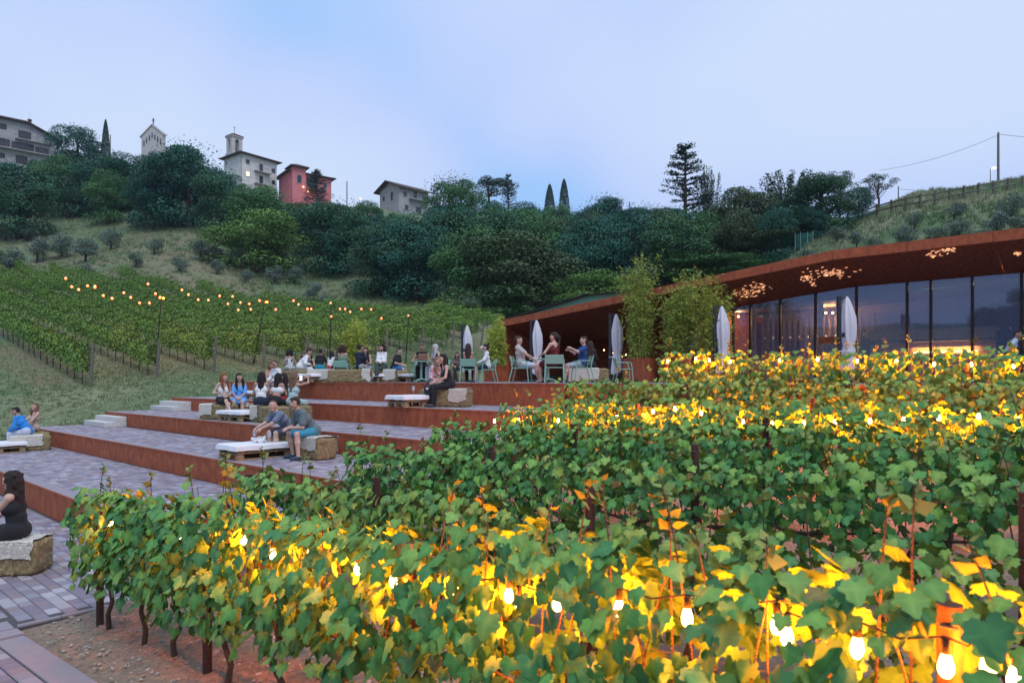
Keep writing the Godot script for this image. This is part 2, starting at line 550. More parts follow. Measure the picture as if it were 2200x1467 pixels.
func build_hillside() -> void:
	var m := MB.new()
	var rows := []
	var d := 10.5
	while d < 300.0:
		rows.append(d)
		d *= 1.0 + (0.022 if d < 130.0 else 0.05)
	var az := []
	var a := -180.0
	while a < 180.0:
		az.append(a)
		a += 0.45 if absf(a) < 44.0 else 4.0
	var tone := FastNoiseLite.new()
	tone.seed = 5
	tone.frequency = 0.09
	tone.fractal_octaves = 4
	var cols := az.size()
	for r in rows:
		for q in az:
			var t := deg_to_rad(q)
			var p := Vector3(sin(t) * r, 0, -cos(t) * r)
			p.y = ground(p)
			var uv := uv_of(p)
			if uv.x > END_L - 0.3 and uv.y < 13.6 and r < 60.0:
				p.y -= 0.9 if uv.x > END_R - 1.5 else 0.35
			m.v.append(p)
			# meadow: green and straw-dry patches; bare brown earth between the hillside vines
			var k := tone.get_noise_2d(p.x * 0.6, p.z * 0.6)
			var cc := Color(0.12, 0.20, 0.09).lerp(Color(0.27, 0.285, 0.17), clampf(0.36 + k * 1.6, 0.0, 1.0))
			if uv.x < -33.0 and uv.x > -112.0 and uv.y > 8.0 and uv.y < 42.0:
				cc = cc.lerp(Color(0.26, 0.20, 0.13), clampf(0.5 + tone.get_noise_2d(p.x * 2.0, p.z * 2.0), 0.0, 0.8))
			m.c.append(cc)
	for i in rows.size():
		for j in cols:
			var e := m.v[i * cols + (j + 1) % cols] - m.v[i * cols + (j + cols - 1) % cols]
			var g := m.v[mini(i + 1, rows.size() - 1) * cols + j] - m.v[maxi(i - 1, 0) * cols + j]
			var nn := e.cross(g).normalized()
			m.n.append(nn if nn.y > 0.0 else -nn)
	for i in rows.size() - 1:
		for j in cols:
			var a0 := i * cols + j
			var a1 := i * cols + (j + 1) % cols
			m.ix.append_array(PackedInt32Array([a0, a0 + cols, a1 + cols, a0, a1 + cols, a1]))
	setting("hillside_ground", m.mesh(M.grass_ground))
	grass_tufts(tone)

func grass_tufts(tone: FastNoiseLite) -> void:
	# tufts standing on the lawn and the meadows
	var shapes := []
	for k in 4:
		var m := MB.new()
		for i in 16:
			var a := rnd(0, TAU)
			var p := Vector3(cos(a), 0, sin(a)) * rnd(0.0, 0.16)
			var tip := p + Vector3(cos(a) * rnd(0.02, 0.16), rnd(0.10, 0.26), sin(a) * rnd(0.02, 0.16))
			var sd := Vector3(-sin(a), 0, cos(a)) * rnd(0.008, 0.016)
			m.col = Color(1, 1, 1) * rnd(0.75, 1.2)
			m.tri(p - sd, p + sd, tip, (sd.cross(tip - p)).normalized())
		shapes.append(m.mesh(M.leaf))
	var zones := [["lawn_grass", "short uneven grass of the lawn beside the terraces", 15000, 0.4, 0.75], ["meadow_grass", "dry rough grass on the slopes above the vines", 15000, 1.0, 2.4]]
	for z in zones:
		var mm := MultiMesh.new()
		mm.transform_format = MultiMesh.TRANSFORM_3D
		mm.use_colors = true
		mm.mesh = shapes[0] if z[0] == "lawn_grass" else shapes[2]
		var put := []
		var tries := 0
		while put.size() < z[2] and tries < 90000:
			tries += 1
			var p := Vector3.ZERO
			if z[0] == "lawn_grass":
				p = P(rnd(-48.0, END_L - 0.1), 0, rnd(3.0, 36.0))
			else:
				var px := rnd(-150.0, 1000.0) if rng.randf() < 0.6 else rnd(1650.0, 2350.0)
				var d := rnd(55.0, 118.0) if px < 1200.0 else rnd(36.0, 92.0)
				p = Vector3((px - 1100.0) / F * d, 0, -d)
			p.y = ground(p) - 0.01
			var t := Transform3D(Basis(Vector3.UP, rnd(0, TAU)).scaled(Vector3.ONE * rnd(z[3], z[4]) * Vector3(1.2, 1, 1.2)), p)
			var k := tone.get_noise_2d(p.x * 0.6 + 40.0, p.z * 0.6)
			put.append([t, Color(0.17, 0.27, 0.11).lerp(Color(0.38, 0.39, 0.23), clampf(0.4 + k * 1.5 + rnd(-0.25, 0.25), 0.0, 1.0)) * rnd(0.8, 1.2)])
		mm.instance_count = put.size()
		for i in put.size():
			mm.set_instance_transform(i, put[i][0])
			mm.set_instance_color(i, put[i][1])
		var o := MultiMeshInstance3D.new()
		o.name = z[0]
		o.multimesh = mm
		o.set_meta("kind", "stuff")
		tag(o, z[1], "grass")
		add_child(o)

func build_soil() -> void:
	# bare vineyard soil to the right of the terraces, with clods
	var m := MB.new()
	var fn := FastNoiseLite.new()
	fn.seed = 9
	fn.frequency = 1.1
	fn.fractal_octaves = 4
	var nu := 150
	var nv := 100
	var u0 := END_R
	var u1 := 12.0
	var v0 := 1.85
	var v1 := 13.26
	var pos := func(i: int, j: int) -> Vector3:
		var t := float(i) / nu
		var u: float = lerpf(u0, u1, t * (0.6 + 0.4 * t))
		var v: float = lerpf(v0, v1, float(j) / nv)
		var e := minf(minf(u - u0, v - v0) / 0.4, 1.0)
		return P(u, near_h(u + 0.0001, v + 0.0001) - 0.012 + fn.get_noise_2d(u, v) * 0.055 * e - 0.03 * (1.0 - e), v)
	for j in nv + 1:
		for i in nu + 1:
			var p: Vector3 = pos.call(i, j)
			var e: Vector3 = pos.call(i + 1, j) - p
			var g: Vector3 = pos.call(i, j + 1) - p
			var nn := g.cross(e).normalized()
			m.v.append(p)
			m.n.append(nn if nn.y > 0.0 else -nn)
			m.c.append(Color(1, 1, 1))
	for j in nv:
		for i in nu:
			var a := j * (nu + 1) + i
			var k := PackedInt32Array([a, a + nu + 1, a + nu + 2, a, a + nu + 2, a + 1])
			m.ix.append_array(k)
	setting("vineyard_soil", m.mesh(M.soil))
	# stones and straw chips lying on the soil
	var s := MB.new()
	for i in 5200:
		var u := rnd(u0 + 0.05, 2.0)
		var v := rnd(1.9, 9.0)
		if rng.randf() < 0.45:
			v = rnd(1.9, 4.2)
			u = rnd(u0 + 0.05, -2.0)
		var p := P(u, near_h(u, v) - 0.008 + fn.get_noise_2d(u, v) * 0.055, v)
		var b := Basis.from_euler(Vector3(rnd(-0.4, 0.4), rnd(0, TAU), rnd(-0.4, 0.4)))
		if rng.randf() < 0.35:
			var z := rnd(0.008, 0.03) * (1.6 if rng.randf() < 0.06 else 1.0)
			s.col = Color(0.36, 0.33, 0.29) * rnd(0.6, 1.3)
			s.chamfer(p, Vector3(z * rnd(0.8, 1.6), z * 0.6, z), z * 0.17, b)
		else:
			s.col = Color(0.42, 0.33, 0.20) * rnd(0.5, 1.25) if rng.randf() < 0.6 else Color(0.12, 0.08, 0.05)
			s.quad(p - b.x * rnd(0.015, 0.05), p + b.z * 0.004, p + b.x * rnd(0.015, 0.05), p - b.z * 0.006, b.y)
	var o := setting("soil_litter", s.mesh(M.vplain))
	o.set_meta("kind", "stuff")
	tag(o, "small stones and straw chips lying on the vineyard soil", "litter")

# ---------- terraces ----------
func paver_tone() -> Color:
	var t := rng.randf()
	var cc := Color(0.245, 0.215, 0.255)
	if t < 0.25:
		cc = Color(0.30, 0.285, 0.33)
	elif t < 0.45:
		cc = Color(0.195, 0.165, 0.205)
	elif t < 0.6:
		cc = Color(0.27, 0.21, 0.225)
	elif t < 0.68:
		cc = Color(0.36, 0.34, 0.37)
	return cc * rnd(0.85, 1.15)

func one_brick(m: MB, ce: Vector3, lx: float, lz: float, b: Basis) -> void:
	# a paver: top with worn, sloping edges and sides going down into the joint
	var t := 0.012
	var x := b.x * lx * 0.5
	var z := b.z * lz * 0.5
	var xi := b.x * (lx * 0.5 - 0.009)
	var zi := b.z * (lz * 0.5 - 0.009)
	var y := b.y
	var lo := ce - y * t
	m.quad(ce - xi - zi, ce + xi - zi, ce + xi + zi, ce - xi + zi, y)
	m.quad(ce + xi - zi, lo + x - z, lo + x + z, ce + xi + zi, (y + b.x * 0.9).normalized())
	m.quad(ce - xi - zi, lo - x - z, lo - x + z, ce - xi + zi, (y - b.x * 0.9).normalized())
	m.quad(ce - xi + zi, lo - x + z, lo + x + z, ce + xi + zi, (y + b.z * 0.9).normalized())
	m.quad(ce - xi - zi, lo - x - z, lo + x - z, ce + xi - zi, (y - b.z * 0.9).normalized())

func pave(owner: Node3D, u0: float, u1: float, v0: float, v1: float, y: float, singles: int, near_to: Vector2) -> void:
	# courses run along u in running bond; the pieces nearest the viewer are single parts
	var spots := []
	var bl := 0.205
	var bw := 0.138
	var nrow := int((v1 - v0) / bw)
	for j in nrow:
		var off := (j % 2) * bl * 0.5
		var u := u0 + off
		while u + bl <= u1:
			spots.append(Vector3(u + bl * 0.5, v0 + (j + 0.5) * bw, 0))
			u += bl
	if singles > 0:
		spots.sort_custom(func(a: Vector3, b: Vector3) -> bool: return Vector2(a.x, a.y).distance_to(near_to) < Vector2(b.x, b.y).distance_to(near_to))
	var rest := MB.new()
	var kinds := []
	if singles > 0:
		for k in 10:
			var bm := MB.new()
			bm.col = paver_tone()
			one_brick(bm, Vector3.ZERO, bl - 0.007, bw - 0.007, Basis())
			kinds.append(bm.mesh(M.vpaver))
	for i in spots.size():
		var q: Vector3 = spots[i]
		var tilt := Basis.from_euler(Vector3(rnd(-0.012, 0.012), deg_to_rad(TURN), rnd(-0.012, 0.012)))
		var p := P(q.x, y + rnd(-0.003, 0.002), q.y)
		if i < singles:
			part(owner, "paver", kinds[rng.randi() % 10], Transform3D(tilt, p))
		else:
			rest.col = paver_tone()
			one_brick(rest, p, bl - 0.007, bw - 0.007, tilt)
	var o := part(owner, "pavers", rest.mesh(M.vpaver))
	o.set_meta("kind", "stuff")

func slab(owner: Node3D, called: String, u0: float, u1: float, y0: float, y1: float, v0: float, v1: float, m: Material) -> MeshInstance3D:
	var b := MB.new()
	b.box(Vector3.ZERO, Vector3(u1 - u0, y1 - y0, v1 - v0))
	return part(owner, called, b.mesh(m), uvt((u0 + u1) * 0.5, (y0 + y1) * 0.5, (v0 + v1) * 0.5))

func build_terraces() -> void:
	# lowest paving and the path along the vines
	var low := Node3D.new()
	low.name = "pavement"
	low.set_meta("kind", "structure")
	add_child(low)
	slab(low, "paving_bed", -29.0, END_R, -0.4, -0.010, -9.0, 3.75, M.paver_bed)
	pave(low, -22.0, END_R - 0.06, 1.90, 3.70, 0.0, 150, Vector2(-8.7, 2.6))
	pave(low, -16.0, END_R - 0.32, 1.87 - 42.0 * 0.138, 1.875, 0.0, 150, Vector2(-9.0, 1.6))
	# kerb courses where the paving meets the soil
	var kb := MB.new()
	kb.chamfer(Vector3.ZERO, Vector3(0.05, 0.10, 0.395), 0.006)
	var kmesh := kb.mesh(M.edge_stone)
	for i in 5:
		part(low, "kerb_stone", kmesh, uvt(END_R - 0.028, -0.035, 2.05 + i * 0.4))
	var flag := MB.new()
	flag.chamfer(Vector3.ZERO, Vector3(0.296, 0.06, 0.246), 0.006)
	var fmesh := flag.mesh(M.edge_stone)
	for i in 12:
		part(low, "border_stone", fmesh, uvt(END_R - 0.16, -0.028, 1.70 - i * 0.25))
	# path that climbs beside the soil towards the viewer
	var path := Node3D.new()
	path.name = "path"
	path.set_meta("kind", "structure")
	add_child(path)
	for i in 20:
		var u := END_R + 0.15 + i * 0.3
		part(path, "border_stone", fmesh, Transform3D(Basis(Vector3.UP, deg_to_rad(TURN)) * Basis(Vector3.BACK, 0.08) , P(u, near_h(u, 1.7) - 0.022, 1.72)))
	var pb := MB.new()
	for j in 26:
		for i in 26:
			var u: float = END_R + 0.1 + i * 0.205 + (j % 2) * 0.1
			var v: float = 1.52 - j * 0.138
			pb.col = paver_tone()
			one_brick(pb, P(u, near_h(u, v) + 0.004, v), 0.193, 0.128, Basis(Vector3.UP, deg_to_rad(TURN)) * Basis(Vector3.BACK, 0.08))
	part(path, "pavers", pb.mesh(M.vpaver)).set_meta("kind", "stuff")
	var bed := MB.new()
	for i in 30:
		var ua := END_R + i * 0.5
		bed.quad(P(ua, near_h(ua + 0.001, 1.8) - 0.014, 1.85), P(ua + 0.5, near_h(ua + 0.501, 1.8) - 0.014, 1.85), P(ua + 0.5, near_h(ua + 0.501, -6.0) - 0.014, -6.0), P(ua, near_h(ua + 0.001, -6.0) - 0.014, -6.0), Vector3.UP)
	part(path, "path_bed", bed.mesh(M.paver_bed))
	for k in range(1, 6):
		var t := Node3D.new()
		t.name = "terrace" if k == 1 else "terrace_%03d" % (k - 1)
		t.set_meta("kind", "structure")
		add_child(t)
		var y0: float = LEVEL[k - 1]
		var y1: float = LEVEL[k]
		var v0: float = RISER[k]
		var v1: float = RISER[k + 1] if k < 5 else 30.0
		var ur := END_R if k < 5 else 15.0
		# riser of weathering steel sheets with open joints
		var w := 1.55
		var nn := int(ceil((ur - END_L) / w))
		var pm := MB.new()
		pm.box(Vector3.ZERO, Vector3(w - 0.006, y1 - y0 - 0.045, 0.012))
		var mesh := pm.mesh(M.corten)
		for i in nn:
			var u := END_L + (i + 0.5) * w
			if u + w * 0.5 > ur + 0.6:
				continue
			part(t, "riser_panel", mesh, uvt(u, (y0 + y1) * 0.5 - 0.0225, v0 + 0.008 + rnd(-0.002, 0.002)))
		slab(t, "paving_bed", END_L, ur, y1 - 0.6, y1 - 0.012, v0 + 0.02, v1 + 0.02, M.paver_bed)
		slab(t, "steel_nosing", END_L - 0.003, ur + 0.003, y1 - 0.045, y1 + 0.003, v0 - 0.006, v0 + 0.018, M.corten)
		# left end sheet
		slab(t, "end_panel", END_L - 0.012, END_L - 0.002, y0 - 0.1, y1 - 0.01, v0 + 0.02, minf(v1, 20.0), M.corten)
		var em := MB.new()
		em.chamfer(Vector3.ZERO, Vector3(0.795, 0.05, 0.245), 0.005)
		var emesh := em.mesh(M.edge_stone)
		var ne := int((ur - END_L) / 0.8)
		for i in ne:
			part(t, "edge_stone", emesh, uvt(END_L + 0.4 + i * 0.8, y1 - 0.024, v0 + 0.145))
		pave(t, END_L + 0.01, ur, v0 + 0.275, minf(v1, 19.5), y1, 0, Vector2.ZERO)
	# pairs of concrete blocks that make steps at the left ends
	var spots := [["pair of pale concrete step blocks nearest the viewer beside the lawn", -26.35, 1, RISER[2]], ["pair of pale concrete step blocks one terrace higher beside the lawn", -26.6, 2, RISER[3]], ["pair of pale concrete step blocks by the third steel riser, highest of the block steps", -27.0, 3, RISER[4]]]
	for i in range(1, 3):
		var s: Array = spots[i]
		var y: float = LEVEL[s[2]]
		var t := thing("concrete_step", spots[i][0], "steps", uvt(s[1], y, s[3]), "concrete block steps")
		var lower := MB.new()
		lower.chamfer(Vector3(0, 0.085, 0.36), Vector3(2.1, 0.17, 0.70), 0.012)
		part(t, "lower_block", lower.mesh(M.concrete))
		var upper := MB.new()
		upper.chamfer(Vector3(0.0, 0.255, 0.185), Vector3(2.1, 0.168, 0.35), 0.012)
		part(t, "upper_block", upper.mesh(M.concrete))

# ---------- foliage ----------
func leaf_face(m: MB, p: Vector3, nn: Vector3, s: float) -> void:
	# one small bent leaf spray: two triangles folded along the middle
	var x := nn.cross(Vector3(rnd(-1, 1), rnd(-1, 1), rnd(-1, 1))).normalized()
	var y := nn.cross(x)
	var l := s * rnd(0.7, 1.25)
	var w := s * rnd(0.45, 0.8)
	var k := m.v.size()
	var a := p - x * l * 0.5
	var b := p + x * l * 0.5 - nn * l * 0.12
	var e := p + y * w * 0.5 + nn * w * 0.18
	var f := p - y * w * 0.5 + nn * w * 0.10
	m.v.append(a); m.v.append(e); m.v.append(b); m.v.append(f)
	for i in 4:
		m.n.append(nn); m.c.append(m.col)
	if (e - a).cross(b - a).dot(nn) > 0.0:
		m.ix.append_array(PackedInt32Array([k, k + 2, k + 1, k, k + 3, k + 2]))
	else:
		m.ix.append_array(PackedInt32Array([k, k + 1, k + 2, k, k + 2, k + 3]))

func rand_dir() -> Vector3:
	var z := rnd(-1, 1)
	var a := rnd(0, TAU)
	var r := sqrt(1.0 - z * z)
	return Vector3(r * cos(a), z, r * sin(a))

func lobe(m: MB, ce: Vector3, r: Vector3, count: int, s: float, tint: Color, fill := 0.35) -> void:
	for i in count:
		var dr := rand_dir()
		if dr.y < -0.55 and rng.randf() < 0.7:
			dr.y = -dr.y
		var t := 1.0 - fill * rng.randf() * rng.randf() + rnd(-0.06, 0.1)
		var p := ce + dr * r * t
		m.col = tint * rnd(0.72, 1.28)
		leaf_face(m, p, (dr * 0.75 + rand_dir() * 0.7 + Vector3(0, 0.25, 0)).normalized(), s)

func limb(m: MB, a: Vector3, b: Vector3, ra: float, rb: float, sag := 0.0) -> void:
	var mid := (a + b) * 0.5 + Vector3(rnd(-0.1, 0.1), -sag, rnd(-0.1, 0.1)) * (b - a).length() * 0.5
	m.tube([a, a.lerp(mid, 0.6) , mid.lerp(b, 0.35), b], [ra, lerpf(ra, rb, 0.35), lerpf(ra, rb, 0.7), rb], 6)

var tree_kinds := {}
# each kind: [trunk mesh, crown mesh], about 10 m tall and 8 m across, to be scaled
func make_tree_kinds() -> void:
	var greens := {"dark": Color(0.046, 0.125, 0.062), "teal": Color(0.034, 0.130, 0.086), "mid": Color(0.075, 0.185, 0.062), "bright": Color(0.145, 0.265, 0.065), "brown": Color(0.078, 0.122, 0.055), "pale": Color(0.125, 0.215, 0.125)}
	for name in greens:
		for variant in 3:
			var m := MB.new()
			var t := MB.new()
			var g: Color = greens[name]
			t.tube([Vector3(0, -0.6, 0), Vector3(0.1, 2.0, 0), Vector3(0, 4.5, 0.1), Vector3(0.1, 7.5, 0)], [0.34, 0.26, 0.18, 0.05], 8)
			var nl := 22
			var core := Vector3(0, 5.0, 0)
			lobe(m, core, Vector3(2.7, 3.5, 2.7), 1100, 0.30, g * 0.9, 0.9)
			for i in 9:
				var aa := TAU * i / 9.0 + rnd(-0.3, 0.3)
				lobe(m, Vector3(cos(aa) * rnd(1.6, 3.1), rnd(0.5, 1.6), sin(aa) * rnd(1.6, 3.1)), Vector3(1.3, 1.1, 1.3), 190, 0.28, g * rnd(0.8, 1.15), 0.6)
			for i in nl:
				var dr := rand_dir()
				dr.y = dr.y * 0.85 + 0.12
				var ce := core + dr * Vector3(2.9, 3.3, 2.9) * rnd(0.75, 1.08)
				ce.y = maxf(ce.y, 1.4)
				var r := rnd(0.9, 1.75)
				lobe(m, ce, Vector3(r, r * rnd(0.6, 0.82), r), int(300 * r * r), 0.21 if name != "pale" else 0.2, g * rnd(0.8, 1.25), 0.5)
				if i % 3 == 0:
					limb(t, Vector3(0, clampf(ce.y - 1.6, 1.6, 6.0), 0), ce, 0.11, 0.03)
			# loose sprays that break the outline
			for i in 420:
				var dr := rand_dir()
				if dr.y < -0.2:
					dr.y *= -1.0
				m.col = g * rnd(0.8, 1.4)
				leaf_face(m, core + dr * Vector3(3.9, 4.4, 3.9) * rnd(0.82, 1.08), rand_dir(), 0.2)
			tree_kinds["%s_%d" % [name, variant]] = [t.mesh(M.bark), m.mesh(M.leaf)]
	# cypress: a narrow spindle
	var c := MB.new()
	var ct := MB.new()
	ct.tube([Vector3(0, -0.5, 0), Vector3(0, 6, 0)], [0.3, 0.05], 7)
	for i in 5200:
		var y := 10.0 * pow(rng.randf(), 0.85)
		var r := 3.6 * pow(maxf(0.0, 1.0 - y / 10.1), 0.55) * smoothstep(-0.5, 2.2, y)
		var a := rnd(0, TAU)
		var dr := Vector3(cos(a), 0.35, sin(a))
		c.col = Color(0.026, 0.056, 0.036) * rnd(0.6, 1.35)
		leaf_face(c, Vector3(cos(a), 0, sin(a)) * r * rnd(0.75, 1.06) + Vector3(0, y + 0.1, 0), (dr + rand_dir() * 0.5).normalized(), 0.34)
	tree_kinds["cypress_0"] = [ct.mesh(M.bark), c.mesh(M.leaf)]
	# cedar: level tiers of branches with gaps between
	var e := MB.new()
	var et := MB.new()
	et.tube([Vector3(0, -0.5, 0), Vector3(0.1, 5, 0), Vector3(0, 9.8, 0)], [0.3, 0.18, 0.03], 7)
	for tier in 15:
		var y := 1.6 + tier * 0.57
		var reach := 4.2 * pow(1.0 - (y - 1.0) / 9.6, 0.7) * rnd(0.8, 1.12)
		for b in 5:
			var a := rnd(0, TAU)
			var tip := Vector3(cos(a) * reach, y + reach * 0.14 + 0.25, sin(a) * reach) * Vector3(1, 1, 1)
			var root := Vector3(0, y, 0)
			limb(et, root, tip, 0.07, 0.02)
			for i in 64:
				var t := pow(rng.randf(), 0.6)
				var p := root.lerp(tip, t) + Vector3(rnd(-0.5, 0.5), rnd(-0.12, 0.28), rnd(-0.5, 0.5)) * (0.5 + 0.5 * t)
				e.col = Color(0.030, 0.062, 0.042) * rnd(0.65, 1.35)
				leaf_face(e, p, (Vector3.UP + rand_dir() * 0.7).normalized(), 0.27)
	tree_kinds["cedar_0"] = [et.mesh(M.bark), e.mesh(M.leaf)]
	# umbrella pine: a flat-bottomed cushion on a bare forking trunk
	var u := MB.new()
	var ut := MB.new()
	ut.tube([Vector3(0, -0.5, 0), Vector3(0.2, 3, 0), Vector3(0, 6.2, 0)], [0.3, 0.22, 0.14], 7)
	for i in 22:
		var a := rnd(0, TAU)
		var r := 3.6 * sqrt(rng.randf())
		var ce := Vector3(cos(a) * r, 8.2 - r * r * 0.09 + rnd(-0.2, 0.3), sin(a) * r)
		lobe(u, ce, Vector3(1.0, 0.75, 1.0), 170, 0.24, Color(0.036, 0.072, 0.034) * rnd(0.8, 1.2), 0.5)
		if i % 2 == 0:
			limb(ut, Vector3(0, 5.6, 0), ce, 0.1, 0.03)
	tree_kinds["umbrella_0"] = [ut.mesh(M.bark), u.mesh(M.leaf)]
	# upright tree with many straight shoots
	for variant in 2:
		var s := MB.new()
		var st := MB.new()
		st.tube([Vector3(0, -0.5, 0), Vector3(0, 5, 0)], [0.3, 0.14], 7)
		for i in 40:
			var a := rnd(0, TAU)
			var r := 3.4 * sqrt(rng.randf())
			var base := Vector3(cos(a) * r * 0.6, rnd(1.8, 3.5), sin(a) * r * 0.6)
			var tip := Vector3(cos(a) * r, 9.9 - r * 0.75 + rnd(-1.2, 0.4), sin(a) * r)
			if i % 3 == 0:
				limb(st, Vector3(0, 2.0, 0), tip, 0.08, 0.02)
			for q in 110:
				var t := rng.randf()
				s.col = Color(0.042, 0.090, 0.040) * rnd(0.65, 1.35)
				leaf_face(s, base.lerp(tip, t) + rand_dir() * 0.55 * (1.0 - 0.7 * t), rand_dir(), 0.25)
		tree_kinds["upright_%d" % variant] = [st.mesh(M.bark), s.mesh(M.leaf)]
	# airy tree: clumps at the ends of bare limbs
	var w := MB.new()
	var wt := MB.new()
	wt.tube([Vector3(0, -0.5, 0), Vector3(0.2, 2.5, 0), Vector3(0, 5, 0.2)], [0.24, 0.18, 0.1], 7)
	for i in 24:
		var dr := rand_dir()
		dr.y = absf(dr.y) * 0.8 - 0.15
		var ce := Vector3(0, 5.6, 0) + dr * Vector3(3.5, 4.3, 3.5) * rnd(0.6, 1.0)
		limb(wt, Vector3(0, rnd(2.5, 5.0), 0), ce, 0.07, 0.02)
		lobe(w, ce, Vector3(0.95, 0.6, 0.95), 85, 0.24, Color(0.035, 0.075, 0.042) * rnd(0.8, 1.2), 0.8)
	tree_kinds["airy_0"] = [wt.mesh(M.bark), w.mesh(M.leaf)]
	# flowering tree: creamy bunches among green leaves
	var fl := MB.new()
	var ft := MB.new()
	ft.tube([Vector3(0, -0.5, 0), Vector3(0, 5, 0)], [0.24, 0.1], 7)
	for i in 22:
		var dr := rand_dir()
		var ce := Vector3(0, 5.4, 0) + dr * Vector3(2.9, 3.4, 2.9)
		lobe(fl, ce, Vector3(1.2, 0.9, 1.2), 150, 0.25, Color(0.06, 0.11, 0.05) * rnd(0.8, 1.2), 0.6)
		if dr.y > 0.15 and dr.z > -0.2:
			lobe(fl, ce + dr * 0.5, Vector3(0.7, 0.4, 0.7), 70, 0.17, Color(0.42, 0.45, 0.28), 0.6)
	tree_kinds["flower_0"] = [ft.mesh(M.bark), fl.mesh(M.leaf)]
	# olive: grey-green rounded bush on a short stem
	for variant in 3:
		var o := MB.new()
		var ot := MB.new()
		ot.tube([Vector3(0, -0.5, 0), Vector3(0.2, 1.6, 0), Vector3(0, 4, 0)], [0.35, 0.3, 0.15], 7)
		for i in 18:
			var dr := rand_dir()
			dr.y = dr.y * 0.8 + 0.1
			var ce := Vector3(0, 4.7, 0) + dr * Vector3(2.6, 3.7, 2.6) * rnd(0.6, 1.0)
			lobe(o, ce, Vector3(1.5, 1.3, 1.5), 150, 0.40, Color(0.165, 0.225, 0.175) * rnd(0.8, 1.2), 0.8)
		tree_kinds["olive_%d" % variant] = [ot.mesh(M.bark), o.mesh(M.leaf)]

func tree(called: String, label: String, category: String, kind: String, base: Vector3, h: float, width: float, group: String) -> Node3D:
	var yaw := rnd(0, TAU)
	var o := thing(called, label, category, standing(base, yaw), group)
	var k: Array = tree_kinds[kind]
	var sc := Transform3D(Basis().scaled(Vector3(width / 8.0, h / 10.0, width / 8.0)), Vector3.ZERO)
	part(o, "trunk", k[0], sc)
	part(o, "crown", k[1], sc)
	return o

func tree_at(called: String, label: String, kind: String, px: float, top: float, wpx: float, d: float, group := "") -> void:
	var p := Vector3((px - 1100.0) / F * d, 0, -d)
	p.y = ground(p)
	var h := EYE + (815.0 - top) / F * d - p.y
	if kind.split("_")[0] in ["dark", "teal", "mid", "brown", "bright", "pale"]:
		# stand the tree far enough down the slope to have its full height
		while d > 66.0 and h < wpx * d / F * (0.72 if kind.begins_with("bright") or kind.begins_with("pale") else 1.15):
			d -= 1.5
			p = Vector3((px - 1100.0) / F * d, 0, -d)
			p.y = ground(p)
			h = EYE + (815.0 - top) / F * d - p.y
	if h < 1.2 or h > 26.0:
		print("tree ", label, " h=", snappedf(h, 0.1))
	tree(called, label, "tree" if called.ends_with("tree") or called in ["cypress", "cedar", "umbrella_pine"] else "shrub", kind, p, maxf(h, 1.5), wpx * d / F * (1.18 if kind.begins_with("dark") or kind.begins_with("teal") or kind.begins_with("mid") or kind.begins_with("brown") else 1.1), group)

